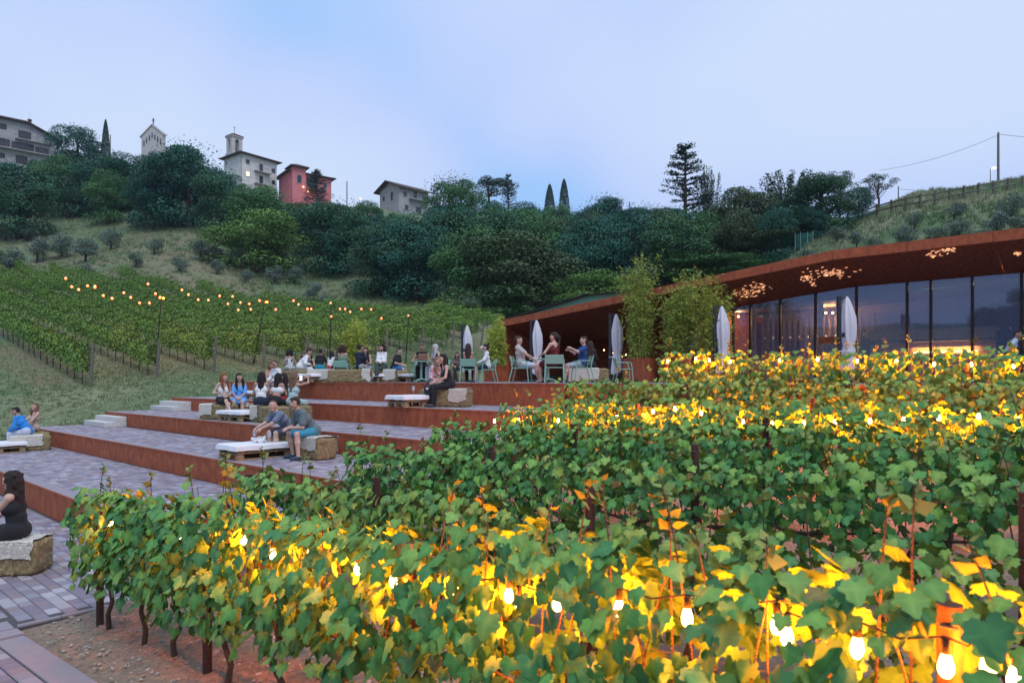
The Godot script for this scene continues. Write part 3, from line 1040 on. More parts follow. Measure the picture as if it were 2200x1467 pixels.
func build_trees() -> void:
	make_tree_kinds()
	print("tree kinds ", Time.get_ticks_msec())
	var T := [
		["broadleaf_tree", "rounded dark tree against the sky beside the grey house", "teal_0", 165, 262, 105, 150],
		["cypress", "lone narrow cypress on the skyline left of the church", "cypress_0", 226, 259, 27, 152],
		["broadleaf_tree", "dark tree just below the grey house at the picture's left edge", "dark_0", 40, 335, 150, 138],
		["broadleaf_tree", "dark tree below the lone narrow cypress", "teal_1", 235, 312, 125, 142],
		["broadleaf_tree", "largest round tree on the ridge, between the church and the bell tower", "teal_2", 405, 292, 170, 152],
		["broadleaf_tree", "dark tree hiding the foot of the church", "dark_1", 325, 326, 105, 145],
		["broadleaf_tree", "dark tree left of the white house under the bell tower", "teal_0", 462, 345, 95, 150],
		["broadleaf_tree", "mid green tree hiding the foot of the white house", "mid_0", 560, 385, 130, 142],
		["broadleaf_tree", "wide bright green tree above the olive slope", "bright_0", 552, 437, 190, 100],
		["conifer_tree", "dark conifer standing in front of the pink house", "cedar_0", 680, 366, 62, 150],
		["broadleaf_tree", "dark tree below the pink house, tall at the wood's edge", "dark_2", 722, 415, 150, 118],
		["broadleaf_tree", "small round tree left of the house with balconies", "mid_1", 790, 424, 56, 160],
		["broadleaf_tree", "dark tree in front of the balcony house's right end", "dark_0", 890, 438, 130, 136],
		["broadleaf_tree", "tall tree right of the balcony house, highest of the middle wood", "mid_2", 972, 362, 125, 122],
		["umbrella_pine", "flat topped umbrella pine on the ridge", "umbrella_0", 1050, 374, 110, 132],
		["conifer_tree", "small spired conifer at the umbrella pine's right edge", "cedar_0", 1092, 376, 44, 136],
		["feathery_tree", "pale feathery tree at the top of the hillside vines", "pale_0", 812, 512, 145, 80],
		["broadleaf_tree", "dark tree behind the pale feathery tree", "dark_1", 885, 455, 150, 108],
		["broadleaf_tree", "big domed dark tree in the middle of the wood", "brown_0", 1110, 488, 235, 88],
		["broadleaf_tree", "tree on the ridge between umbrella pine and the two cypresses", "teal_1", 1125, 425, 95, 128],
		["cypress", "left, shorter one of the two cypresses on the ridge", "cypress_0", 1181, 397, 34, 132],
		["cypress", "right, taller one of the two cypresses on the ridge", "cypress_0", 1212, 386, 34, 131],
		["broadleaf_tree", "mid green tree at the foot of the two cypresses", "mid_0", 1205, 432, 70, 122],
		["broadleaf_tree", "flat crowned tree right of the two cypresses", "teal_2", 1300, 409, 120, 132],
		["broadleaf_tree", "tree between the flat crowned tree and the cedar", "teal_0", 1385, 428, 100, 130],
		["cedar", "tall cedar with level branches on the skyline", "cedar_0", 1472, 313, 130, 106],
		["slender_tree", "slender upright tree touching the cedar's right side", "upright_0", 1522, 340, 58, 107],
		["broadleaf_tree", "brownish broad tree right of the cedar", "brown_1", 1595, 393, 145, 94],
		["upright_tree", "tree with many upright shoots behind the round dark tree", "upright_1", 1690, 355, 160, 106],
		["broadleaf_tree", "round dark tree beside the start of the timber fence", "dark_2", 1765, 368, 150, 86],
		["airy_tree", "airy tree at the right end of the wood, open to the sky", "airy_0", 1888, 360, 85, 92],
		["airy_tree", "airy tree just behind the round dark tree's right shoulder", "airy_0", 1805, 352, 75, 98],
		["broadleaf_tree", "tree between the round dark tree and the last airy tree", "teal_0", 1845, 395, 70, 90],
		["broadleaf_tree", "bright green tree just above the green roof wall", "bright_1", 1270, 575, 185, 62],
		["broadleaf_tree", "low fresh green tree left of the winery roof's tip", "mid_1", 1085, 602, 125, 63],
		["broadleaf_tree", "small pale tree at the end of the hillside vines", "pale_1", 992, 635, 90, 62],
		["flowering_tree", "small tree with creamy flowers behind the hillside vines", "flower_0", 968, 590, 75, 72],
		["flowering_tree", "tree with creamy flowers on its top under the ridge", "flower_0", 1362, 468, 70, 112],
		["broadleaf_tree", "mid green tree low behind the tall bamboo", "mid_2", 1480, 538, 210, 68],
		["broadleaf_tree", "dark tree under the cedar", "dark_0", 1450, 440, 150, 98],
		["broadleaf_tree", "green tree behind the bamboo's left side", "pale_2", 1395, 560, 130, 66],
		["broadleaf_tree", "tree right of the tall bamboo close behind the steel roof", "mid_0", 1580, 545, 130, 62],
		["broadleaf_tree", "dark tree below the brownish broad tree", "brown_2", 1650, 455, 140, 86],
		["broadleaf_tree", "dark tree under the tree with upright shoots", "dark_1", 1710, 440, 120, 84],
		["bare_tree", "thin grey half bare tree beside the pale feathery tree", "airy_0", 905, 575, 95, 74],
	]
	for t in T:
		tree_at(t[0], t[1], t[2], t[3], t[4], t[5], t[6], "trees on the hill")
	# the wood between them
	var sky := [[-400, 300], [0, 345], [100, 335], [160, 300], [240, 330], [330, 340], [400, 325], [470, 360], [540, 400], [620, 425], [700, 430], [760, 440], [830, 455], [920, 440], [1000, 420], [1100, 430], [1180, 450], [1280, 445], [1420, 440], [1500, 440], [1600, 440], [1700, 430], [1790, 440], [1830, 470]]
	var low := [[-400, 440], [0, 470], [200, 490], [400, 505], [470, 520], [640, 545], [720, 600], [800, 660], [1000, 690], [1200, 660], [1500, 620], [1700, 560], [1800, 500]]
	var kinds := ["dark_0", "dark_1", "dark_2", "teal_0", "teal_1", "teal_2", "mid_0", "mid_1", "mid_2", "brown_0", "teal_0", "teal_2"]
	var n := 0
	var seen := {}
	for row in 7:
		var px := -330.0 + (row % 2) * 30.0
		while px < 1800.0:
			px += rnd(80, 135)
			var d := 0.0
			var yl := lerp_table(low, px)
			var ys := lerp_table(sky, px)
			# walk out along this direction until the ground shows at the wanted height
			var f := (row + rnd(0.0, 0.8)) / 7.0
			var want := lerpf(yl, ys + 30.0, f)
			d = 60.0
			while d < 185.0:
				var q := Vector3((px - 1100.0) / F * d, 0, -d)
				if 815.0 - (ground(q) - EYE) / d * F < want:
					break
				d += 3.0
			if d > 180.0:
				continue
			var h := rnd(8.5, 14.0)
			var p := Vector3((px - 1100.0) / F * d, 0, -d)
			p.y = ground(p)
			var top := 815.0 - (p.y + h - EYE) / d * F
			if top < ys:
				h = EYE + (815.0 - ys) / F * d - p.y
			if h < 3.0:
				continue
			var marks := [[60, "the grey house"], [200, "the lone cypress"], [310, "the church"], [420, "the largest round tree"], [500, "the bell tower"], [580, "the white house"], [700, "the pink house"], [800, "the small round tree"], [900, "the balcony house"], [1000, "the tall middle tree"], [1100, "the umbrella pine"], [1230, "the two cypresses"], [1350, "the flat crowned tree"], [1520, "the cedar"], [1640, "the brownish broad tree"], [9999, "the upright shoots"]]
			var mk := ""
			for q in marks:
				if px < q[0]:
					mk = q[1]
					break
			var kd: String = kinds[rng.randi() % kinds.size()]
			var lab := "%s tree %s, below %s" % [{"d": "dark green", "t": "blue green", "m": "mid green", "b": "brownish green", "p": "pale green"}[kd[0]], ["at the wood's foot", "just above the wood's foot", "low in the wood", "half way up the wood", "high in the wood", "near the ridge", "right under the ridge"][row], mk]
			seen[lab] = seen.get(lab, 0) + 1
			if seen[lab] > 1:
				lab += ", %s from left" % nth(seen[lab])
			tree("broadleaf_tree", lab, "tree", kd, p, h, h * rnd(0.72, 0.95), "trees of the dense wood")
			n += 1
	print("wood trees ", n)
	# olives on the two meadows
	var ol := [[20, 540, 60], [78, 515, 62], [130, 512, 60], [182, 515, 60], [236, 500, 50], [182, 575, 42], [292, 550, 40], [432, 525, 52], [458, 536, 44], [516, 540, 50], [576, 538, 52], [612, 552, 34], [386, 560, 38], [466, 568, 34], [532, 588, 34], [590, 578, 46], [632, 582, 44], [672, 612, 48], [10, 488, 44], [60, 482, 50], [330, 520, 40], [700, 640, 40]]
	ol.sort_custom(func(a: Array, b: Array) -> bool: return a[0] < b[0])
	for i in ol.size():
		var o: Array = ol[i]
		olive_at(o[0], o[1] - 12, o[2], "left meadow above the hillside vines", i)
	var olr := [[1800, 492, 42], [1842, 498, 46], [1880, 520, 44], [1930, 532, 50], [1965, 468, 40], [1952, 498, 58], [2012, 500, 54], [2052, 440, 46], [2062, 485, 50], [2142, 466, 60], [2172, 425, 66], [2195, 470, 50], [1730, 540, 40], [1770, 548, 36], [2105, 510, 50]]
	olr.sort_custom(func(a: Array, b: Array) -> bool: return a[0] < b[0])
	for i in olr.size():
		var o: Array = olr[i]
		olive_at(o[0], o[1] - 10, o[2], "right meadow above the steel roof", i)

func build_other_side() -> void:
	# wooded ridge behind the viewer that the winery glass mirrors
	for i in 26:
		var p := P(rnd(-20.0, 120.0), 0, rnd(-125.0, -70.0))
		p.y = ground(p)
		var h := rnd(6.0, 10.0)
		tree("broadleaf_tree", "%s dark tree on the ridge behind the viewer, mirrored in the glass" % nth(i + 1), "tree", ["dark_0", "teal_1", "dark_2", "brown_0"][i % 4], p, h, h * 0.95, "trees mirrored in the winery glass")
	for q in [[24.0, -92.0], [58.0, -100.0]]:
		var p := P(q[0], 0, q[1])
		p.y = ground(p)
		var o := thing("village_house", "plain house on the ridge behind the viewer, mirrored at %s" % ("the right panes" if q[0] > 40.0 else "the middle panes"), "house", standing(p, deg_to_rad(TURN)), "houses mirrored in the winery glass")
		walls(o, 16.0, 9.0, 7.0, 3.0, M.grey_plaster)
		var r := MB.new()
		hip_roof(r, 16.0, 9.0, 7.0, 2.2, 0.8, 4.0)
		part(o, "roof", r.mesh(M.roof_tile))
		for x in [-5.0, -1.7, 1.7, 5.0]:
			for yy in [2.0, 5.0]:
				win(o, x, yy, -4.5 - 0.06, 1.1, 1.5, M.window_dark, null)

func nth(k: int) -> String:
	var e := "th"
	if k % 100 < 11 or k % 100 > 13:
		e = ["th", "st", "nd", "rd", "th", "th", "th", "th", "th", "th"][k % 10]
	return str(k) + e

func olive_at(px: float, py: float, size: float, where: String, i: int) -> void:
	# find the distance at which the meadow shows at the bush's foot
	var foot := py + size
	var d := 34.0
	var p := Vector3.ZERO
	while d < 140.0:
		p = Vector3((px - 1100.0) / F * d, 0, -d)
		p.y = ground(p)
		if 815.0 - (p.y - EYE) / d * F < foot:
			break
		d += 0.7
	var h := size * d / F * 1.05
	tree("olive_shrub", "%s grey green olive shrub from the left on the %s" % [nth(i + 1), where], "shrub", "olive_%d" % (i % 3), p, h, h * rnd(0.95, 1.2), "olive shrubs on the " + where)

# ---------- vines ----------
var leaf_shape: Array[MB] = []
var young_shape: MB
func make_leaf_shapes() -> void:
	# five-lobed vine leaf: stalk end at the origin, tip along +y, face towards +z
	for k in 4:
		var lobes := [Vector2(0.0, 0.05), Vector2(0.20, -0.10), Vector2(0.40, -0.02), Vector2(0.42, 0.15), Vector2(0.58, 0.32), Vector2(0.46, 0.50), Vector2(0.31, 0.54), Vector2(0.25, 0.77), Vector2(0.0, 1.0), Vector2(-0.23, 0.75), Vector2(-0.30, 0.55), Vector2(-0.48, 0.51), Vector2(-0.57, 0.31), Vector2(-0.43, 0.15), Vector2(-0.41, -0.03), Vector2(-0.20, -0.11)]
		var out := []
		for i in lobes.size():
			# a tooth between every two outline points
			var e: Vector2 = lobes[(i + 1) % lobes.size()]
			out.append(lobes[i])
			var md: Vector2 = (lobes[i] + e) * 0.5
			if i > 0 and i < 15:
				out.append(md + (md - Vector2(0, 0.34)) * (0.09 if i % 2 == 0 else -0.07))
		var m := MB.new()
		var fold := [0.10, 0.30, -0.14, 0.22][k] as float
		var droop := [0.42, 0.18, 0.30, 0.55][k] as float
		var tw := [0.15, -0.25, 0.2, -0.1][k] as float
		var bend := func(p: Vector2) -> float: return -fold * absf(p.x) - droop * p.y * p.y * 0.6 + tw * p.x * p.y + 0.06 * sin(p.x * 9.0 + k) * p.y
		# rings: stalk point, half way, serrated edge; smooth normals from the bent sheet
		var pts := [Vector2(0, 0.34)]
		var n := out.size()
		for q in 2:
			for i in n:
				var p: Vector2 = out[i]
				pts.append((Vector2(0, 0.34) + (p - Vector2(0, 0.34)) * (0.55 if q == 0 else 1.0)) * Vector2(1.0 + rnd(-0.06, 0.06), 1.0 + rnd(-0.05, 0.05)))
		for i in pts.size():
			var p: Vector2 = pts[i]
			var z: float = bend.call(p)
			var dx: float = (bend.call(p + Vector2(0.02, 0)) - bend.call(p - Vector2(0.02, 0))) / 0.04
			var dy: float = (bend.call(p + Vector2(0, 0.02)) - bend.call(p - Vector2(0, 0.02))) / 0.04
			m.v.append(Vector3(p.x, p.y, z))
			m.n.append(Vector3(-dx, -dy, 1).normalized())
			# the veins run to the lobe tips and are a little paler than the blade
			var vein := i == 0 or (i <= n and (i - 1) in [0, 7, 15, 23])
			m.c.append(Color(1.22, 1.18, 1.1) if vein else Color(0.94, 0.96, 0.94) * (1.0 if i <= n else rnd(0.85, 1.05)))
		for i in n:
			var j := (i + 1) % n
			m.ix.append_array(PackedInt32Array([0, 1 + j, 1 + i, 1 + i, 1 + j, 1 + n + j, 1 + i, 1 + n + j, 1 + n + i]))
		leaf_shape.append(m)
	var y := MB.new()
	for s in [-1.0, 1.0]:
		y.tri(Vector3(0, 0, 0), Vector3(0.4 * s, 0.35, -0.1), Vector3(0, 0.45, 0.03), Vector3(0, 0, 1))
		y.tri(Vector3(0.4 * s, 0.35, -0.1), Vector3(0.2 * s, 0.7, -0.1), Vector3(0, 0.45, 0.03), Vector3(0, 0, 1))
		y.tri(Vector3(0.2 * s, 0.7, -0.1), Vector3(0, 1, -0.05), Vector3(0, 0.45, 0.03), Vector3(0, 0, 1))
	young_shape = y

var lit_leaf_meshes := []
func leaf_color(young: float) -> Color:
	var t := rng.randf()
	var cc := Color(0.085, 0.235, 0.055)
	if t < 0.3:
		cc = Color(0.062, 0.195, 0.064)
	elif t < 0.5:
		cc = Color(0.13, 0.285, 0.052)
	elif t < 0.56:
		cc = Color(0.18, 0.29, 0.055)
	elif t < 0.572:
		cc = Color(0.20, 0.14, 0.05)
	return cc.lerp(Color(0.21, 0.34, 0.07), young) * rnd(0.95, 1.25)

func leaf_pose(p: Vector3, face: Vector3, tip: Vector3, s: float) -> Transform3D:
	var z := face.normalized()
	var y := (tip - z * tip.dot(z)).normalized()
	var x := y.cross(z)
	return Transform3D(Basis(x * s, y * s, z * s), p)

var near_bulbs := []
func vine_parts(o: Node3D, h: float, low: float, thick: float, count: int, singles: int, big: float, gap := 0.0) -> void:
	# local frame: x along the row, z towards the downhill side, y up
	var wood := MB.new()
	var bend := rnd(-0.05, 0.05)
	wood.tube([Vector3(bend, -0.12, 0), Vector3(bend * 2.0 + 0.01, 0.12, rnd(-0.02, 0.02)), Vector3(-bend, 0.28, rnd(-0.03, 0.03)), Vector3(bend, 0.45, 0), Vector3(0, low + 0.12, 0)], [0.030, 0.024, 0.021, 0.024, 0.028], 7)
	part(o, "trunk", wood.mesh(M.bark))
	var cane := MB.new()
	cane.tube([Vector3(-0.42, low + 0.16, 0), Vector3(-0.2, low + 0.13, 0.01), Vector3(0, low + 0.1, 0), Vector3(0.2, low + 0.14, -0.01), Vector3(0.42, low + 0.17, 0)], [0.010, 0.014, 0.02, 0.014, 0.01], 6)
	var rest := MB.new()
	var done := 0
	var shoots := 9
	for i in shoots:
		var x := -0.42 + 0.84 * (i + rnd(0.1, 0.9)) / shoots
		var top := h + (rnd(0.08, 0.30) if rng.randf() < 0.28 else rnd(-0.22, 0.03))
		var lean := rnd(-0.13, 0.13)
		var z := rnd(-0.05, 0.05)
		var path := [Vector3(x, low + 0.14, 0), Vector3(x + lean * 0.4, lerpf(low, top, 0.45), z), Vector3(x + lean, lerpf(low, top, 0.8), z * 1.6), Vector3(x + lean * 1.5, top, z * 2.5)]
		cane.tube(path, [0.006, 0.005, 0.004, 0.002], 5)
		if top > h + 0.07:
			for q in 7:
				var t := 0.55 + 0.45 * q / 6.0
				var pp: Vector3 = (path[2] as Vector3).lerp(path[3], t)
				var s := 0.085 * (1.25 - t)
				rest.add(young_shape, leaf_pose(pp, Vector3(rnd(-1, 1), rnd(0.2, 1), rnd(-1, 1)), Vector3(rnd(-1, 1), rnd(0.0, 0.8), rnd(-1, 1)), s + 0.02), Color(0.19, 0.27, 0.07) * rnd(0.8, 1.2))
	part(o, "canes", cane.mesh(M.bark))
	for i in count:
		var side := -1.0 if rng.randf() < 0.42 else 1.0
		var y := lerpf(low, h, pow(rng.randf(), 0.85))
		if gap > 0.0 and rng.randf() < gap * (1.0 - (y - low) / (h - low)):
			continue
		var wide := thick * (0.55 + 0.45 * sin(PI * clampf((y - low) / (h - low) * 0.9 + 0.1, 0, 1)))
		var p := Vector3(rnd(-0.5, 0.5), y + rnd(-0.1, 0.06), side * wide * sqrt(rng.randf()))
		if side > 0.0:
			# bulbs hang where the leaves leave a gap
			var w: Vector3 = o.transform * p
			var shut := false
			for q in near_bulbs:
				if w.distance_to(q) < 0.12 and rng.randf() < 0.8:
					shut = true
			if shut:
				continue
		var young := clampf((y - h + 0.22) / 0.3, 0.0, 0.8) * rng.randf()
		var face := Vector3(rnd(-0.7, 0.7), rnd(-0.1, 0.85), side * rnd(0.35, 1.1))
		var tip := Vector3(rnd(-0.6, 0.6), -1.0, side * rnd(-0.1, 0.6))
		if y > h - 0.12:
			face.y += 0.6
		var s := lerpf(0.058, 0.118, pow(rng.randf(), 1.3)) * big * (1.0 - 0.35 * young)
		var pose := leaf_pose(p, face, tip, s)
		if done < singles and absf(p.z) > wide * 0.55 and side > 0.0:
			part(o, "leaf", lit_leaf_meshes[rng.randi() % lit_leaf_meshes.size()] if young < 0.25 else lit_leaf_meshes[16 + rng.randi() % 4], pose)
			done += 1
		else:
			rest.add(leaf_shape[rng.randi() % 4], pose, leaf_color(young))
	part(o, "foliage", rest.mesh(M.leaf)).set_meta("kind", "stuff")

const ROWS := [2.44, 4.07, 5.7, 7.33, 8.96, 10.59, 12.35]
func vine_spot(u: float, v: float) -> float:
	return near_h(u, v)

func build_front_vines() -> void:
	make_leaf_shapes()
	place_bulbs()
	for k in 20:
		var m := MB.new()
		m.add(leaf_shape[k % 4], Transform3D(), leaf_color(0.7 if k >= 16 else 0.0))
		lit_leaf_meshes.append(m.mesh(M.leaf))
	var ord := ["first", "second", "third", "fourth", "fifth", "sixth", "seventh", "eighth", "ninth", "tenth", "eleventh", "twelfth", "thirteenth", "fourteenth", "fifteenth", "sixteenth", "seventeenth", "eighteenth"]
	var rowname := ["nearest lit row", "unlit second row", "unlit third row", "unlit fourth row", "lit middle row", "unlit sixth row", "topmost lit row"]
	var hs := [1.36, 1.22, 1.25, 1.27, 1.30, 1.32, 1.42]
	var starts := [-8.05, -8.0, -8.0, -8.0, -8.05, -8.1, -6.9]
	var ends := [1.0, 1.0, 2.2, 3.5, 5.0, 6.5, 8.0]
	var single := [110, 60, 40, 28, 18, 10, 8]
	for r in 7:
		var v: float = ROWS[r]
		near_bulbs = []
		if r in [0, 4, 6]:
			for q in bulb_spots[[0, 4, 6].find(r)]:
				near_bulbs.append(P(q.x, q.y - 0.02, q.z - 0.04))
		var u: float = starts[r] + 0.35
		var i := 0
		var extra_gap := [0.0, 0.55, 0.6, 0.4, 0.0, 0.0, 0.0][r] as float
		while u < ends[r]:
			var y := vine_spot(u, v)
			var o := thing("grape_vine", "%s grape vine from the terrace end in the %s" % [nth(i + 1), rowname[r]], "vine", uvt(u, y, v, rnd(-4, 4)), "grape vines of the " + rowname[r])
			var rt := clampf((u + 8.0) / 8.0, 0.0, 1.1)
			var h: float = (hs[r] + rnd(-0.08, 0.08)) * (1.0 - [0.0, 0.26, 0.20, 0.17, 0.17, 0.10, 0.0][r] * rt)
			var big := 1.12 if r == 0 else 1.05
			vine_parts(o, h, [0.46, 0.40, 0.38, 0.36, 0.34, 0.34, 0.34][r], 0.27, int([440, 400, 380, 370, 370, 360, 360][r] * (1.0 - [0.12, 0.42, 0.40, 0.28, 0.05, 0.0, 0.0][r] * rt)), single[r], big, extra_gap * rt)
			u += rnd(0.74, 0.86)
			i += 1
		# posts and wires
		var post := MB.new()
		post.tube([Vector3(0, -0.3, 0), Vector3(0, 1.22, 0)], [0.036, 0.036], 10)
		var pmesh := post.mesh(M.post_steel)
		var pu: float = starts[r]
		var j := 0
		var step := 2.55
		while pu < ends[r]:
			var lab := "%s dark steel vine post from the terrace end in the %s" % [ord[mini(j, 17)], rowname[r]]
			var po := thing("vine_post", lab, "post", uvt(pu, vine_spot(pu, v), v), "vine posts of the " + rowname[r])
			part(po, "pole", pmesh)
			var cl := MB.new()
			for yy in [0.55, 0.9, 1.16]:
				cl.tube([Vector3(-0.02, yy, 0.037), Vector3(0.03, yy, 0.042)], [0.006, 0.006], 5)
			part(po, "wire_hook", cl.mesh(M.wire))
			pu += step
			j += 1
		var w := thing("trellis_wire", "thin steel wires strung between posts of the " + rowname[r], "wire", Transform3D(), "trellis wires")
		for yy in [0.55, 0.9, 1.16]:
			var wm := MB.new()
			var pts := []
			var q: float = starts[r]
			while q < ends[r] + 0.1:
				pts.append(P(q, vine_spot(q, v) + yy, v))
				q += 0.85
			wm.tube(pts, [0.0013], 4, false)
			part(w, "wire", wm.mesh(M.wire))

# bulbs in the rows: screen column, height above soil
var light_strings := [
		[0, [[250, 1.08], [268, 1.12], [395, 1.06], [500, 1.11], [552, 1.12], [620, 1.06], [690, 1.08], [800, 1.05], [880, 1.02], [1000, 1.03], [1112, 1.03], [1130, 1.0], [1215, 1.03], [1345, 1.05], [1500, 1.07], [1680, 1.08], [1705, 1.05], [1860, 1.06], [2050, 1.06], [2130, 1.06], [2190, 1.04]], 0.95, "nearest lit row"],
		[4, [[1066, 0.96], [1120, 0.98], [1205, 0.97], [1262, 0.98], [1330, 1.02], [1410, 1.09], [1456, 1.12], [1510, 1.05], [1600, 0.92], [1665, 0.90], [1730, 0.90], [1800, 0.91], [1872, 0.92], [1945, 0.93], [2020, 0.95], [2106, 0.96], [2190, 0.92]], 1.5, "lit middle row"],
		[6, [[1440, 1.22], [1500, 1.27], [1530, 1.24], [1575, 1.22], [1680, 1.25], [1760, 1.27], [1845, 1.24], [1930, 1.24], [2010, 1.2], [2090, 1.2], [2180, 1.18]], 1.3, "topmost lit row"]]
var bulb_spots := []
func place_bulbs() -> void:
	for s in light_strings:
		var v: float = ROWS[s[0]]
		var row := []
		for b in s[1]:
			# where the viewer's line through this column crosses the row
			var k: float = (b[0] - 1100.0) / F
			var d: float = v / (SA * k + CA)
			var u: float = CA * k * d - SA * d
			row.append(Vector3(u, vine_spot(u, v) + b[1] + 0.02, v - rnd(0.04, 0.12)))
		bulb_spots.append(row)

func build_row_lights() -> void:
	var bulb := MB.new()
	bulb.lathe([Vector2(0.002, -0.046), Vector2(0.013, -0.041), Vector2(0.021, -0.027), Vector2(0.022, -0.010), Vector2(0.016, 0.012), Vector2(0.012, 0.026), Vector2(0.002, 0.030)], 12)
	var bmesh := bulb.mesh(M.bulb_glow)
	var sock := MB.new()
	sock.lathe([Vector2(0.002, 0.024), Vector2(0.014, 0.026), Vector2(0.013, 0.066), Vector2(0.002, 0.07)].map(func(q): return Vector2(q.x, q.y)), 10)
	var smesh := sock.mesh(M.cord)
	for n in 3:
		var s: Array = light_strings[n]
		var o := thing("string_light", "string of glowing bulbs running through the " + s[3], "string light", Transform3D(), "string lights in the vine rows")
		var pts := []
		for i in s[1].size():
			var b: Array = s[1][i]
			var q: Vector3 = bulb_spots[n][i]
			var p := P(q.x, q.y, q.z)
			pts.append(p + Vector3(0, 0.075, 0))
			part(o, "bulb", bmesh, standing(p))
			part(o, "socket", smesh, standing(p))
			var l := OmniLight3D.new()
			l.name = "bulb_lamp"
			l.light_color = Color(1.0, 0.455, 0.055)
			l.light_energy = s[2] * (1.0 if s[0] > 0 else (0.55 if b[0] < 450 else (1.0 if b[0] < 1000 else 0.72)))
			l.light_size = 0.03
			l.omni_range = 6.0
			l.omni_attenuation = 2.0
			l.shadow_enabled = true
			l.position = p
			o.add_child(l, true)
		var cm := MB.new()
		var all := []
		for i in pts.size():
			all.append(pts[i])
			if i < pts.size() - 1:
				var md: Vector3 = (pts[i] + pts[i + 1]) * 0.5
				md.y -= 0.03
				all.append(md)
		cm.tube(all, [0.004], 5)
		part(o, "cord", cm.mesh(M.cord))

func build_hill_vines() -> void:
	# rows on the left hillside; the nearest 300 vines are single things
	var kinds := []
	for k in 4:
		var m := MB.new()
		for i in 460:
			var side := -1.0 if rng.randf() < 0.5 else 1.0
			var y := rnd(0.6, 1.68)
			var w := 0.32 * (0.6 + 0.4 * sin((y - 0.5) / 1.4 * PI))
			m.col = Color(0.13, 0.27, 0.055).lerp(Color(0.235, 0.35, 0.06), rng.randf()) * rnd(0.65, 1.25)
			leaf_face(m, Vector3(rnd(-0.62, 0.62), y, side * w * sqrt(rng.randf())), Vector3(rnd(-0.6, 0.6), rnd(0.0, 0.9), side).normalized(), 0.155)
		for i in 26:
			m.col = Color(0.14, 0.22, 0.05) * rnd(0.7, 1.2)
			leaf_face(m, Vector3(rnd(-0.6, 0.6), rnd(1.8, 2.08), rnd(-0.12, 0.12)), rand_dir(), 0.14)
		kinds.append(m.mesh(M.leaf))
	var tr := MB.new()
	tr.tube([Vector3(0, -0.3, 0), Vector3(0.03, 0.3, 0), Vector3(0, 0.8, 0)], [0.028, 0.022, 0.018], 6)
	var trunk := tr.mesh(M.bark)
	var post := MB.new()
	post.tube([Vector3(0, -0.5, 0), Vector3(0.02, 1.0, 0), Vector3(-0.01, 1.9, 0)], [0.075, 0.07, 0.06], 9)
	var pmesh := post.mesh(M.grey_wood)
	var edge := [[-115.0, 21.5], [-72.0, 30.0], [-53.0, 38.0], [-36.0, 41.0]]
	var ord := ["first", "second", "third", "fourth", "fifth", "sixth", "seventh", "eighth", "ninth", "tenth", "eleventh", "twelfth", "thirteenth"]
	var spots := []
	var r := 0
	var v := 9.85
	while v < 41.0:
		var us := -34.2 - clampf((v - 9.85) * 0.18, 0.0, 2.2)
		var ps := uvt(us + 0.5, ground(P(us + 0.5, 0, v)), v)
		ps.basis = ps.basis * Basis(Vector3.BACK, -0.16 + rnd(-0.05, 0.05))
		if v < 39.0:
			var po := thing("row_end_post", "%s leaning grey wooden end post of the hillside vine rows from the left" % ord[mini(r, 12)], "post", ps, "row end posts")
			part(po, "pole", pmesh)
		var u := us - 0.6
		var idx := 0
		while u > -112.0 and v < lerp_table(edge, u):
			idx += 1
			spots.append([u, v, r, idx])
			u -= 1.12
		v += 2.95
		r += 1
	spots.sort_custom(func(a: Array, b: Array) -> bool: return P(a[0], 0, a[1]).length() < P(b[0], 0, b[1]).length())
	var restmm := []
	var n := 0
	for s in spots:
		var p := P(s[0], 0, s[1])
		p.y = ground(p)
		var t := standing(p, deg_to_rad(TURN) + (PI if rng.randf() < 0.5 else 0.0) + rnd(-0.06, 0.06))
		t.basis = t.basis.scaled(Vector3(1, rnd(0.9, 1.08), 1))
		if n < 300:
			var o := thing("hillside_vine", "%s vine from the end post in the %s hillside row" % [nth(s[3]), ord[mini(s[2], 12)]], "vine", t, "vines of the %s hillside row" % ord[mini(s[2], 12)])
			part(o, "trunk", trunk)
			part(o, "crown", kinds[rng.randi() % 4])
		else:
			restmm.append(t)
		n += 1
	var mm := MultiMesh.new()
	mm.transform_format = MultiMesh.TRANSFORM_3D
	mm.mesh = kinds[1]
	mm.instance_count = restmm.size()
	for i in restmm.size():
		mm.set_instance_transform(i, restmm[i])
	var far := MultiMeshInstance3D.new()
	far.name = "far_hillside_vines"
	far.multimesh = mm
	far.set_meta("kind", "stuff")
	tag(far, "far rows of vines merging on the upper left hillside", "vines")
	add_child(far)
	print("hill vines ", n)

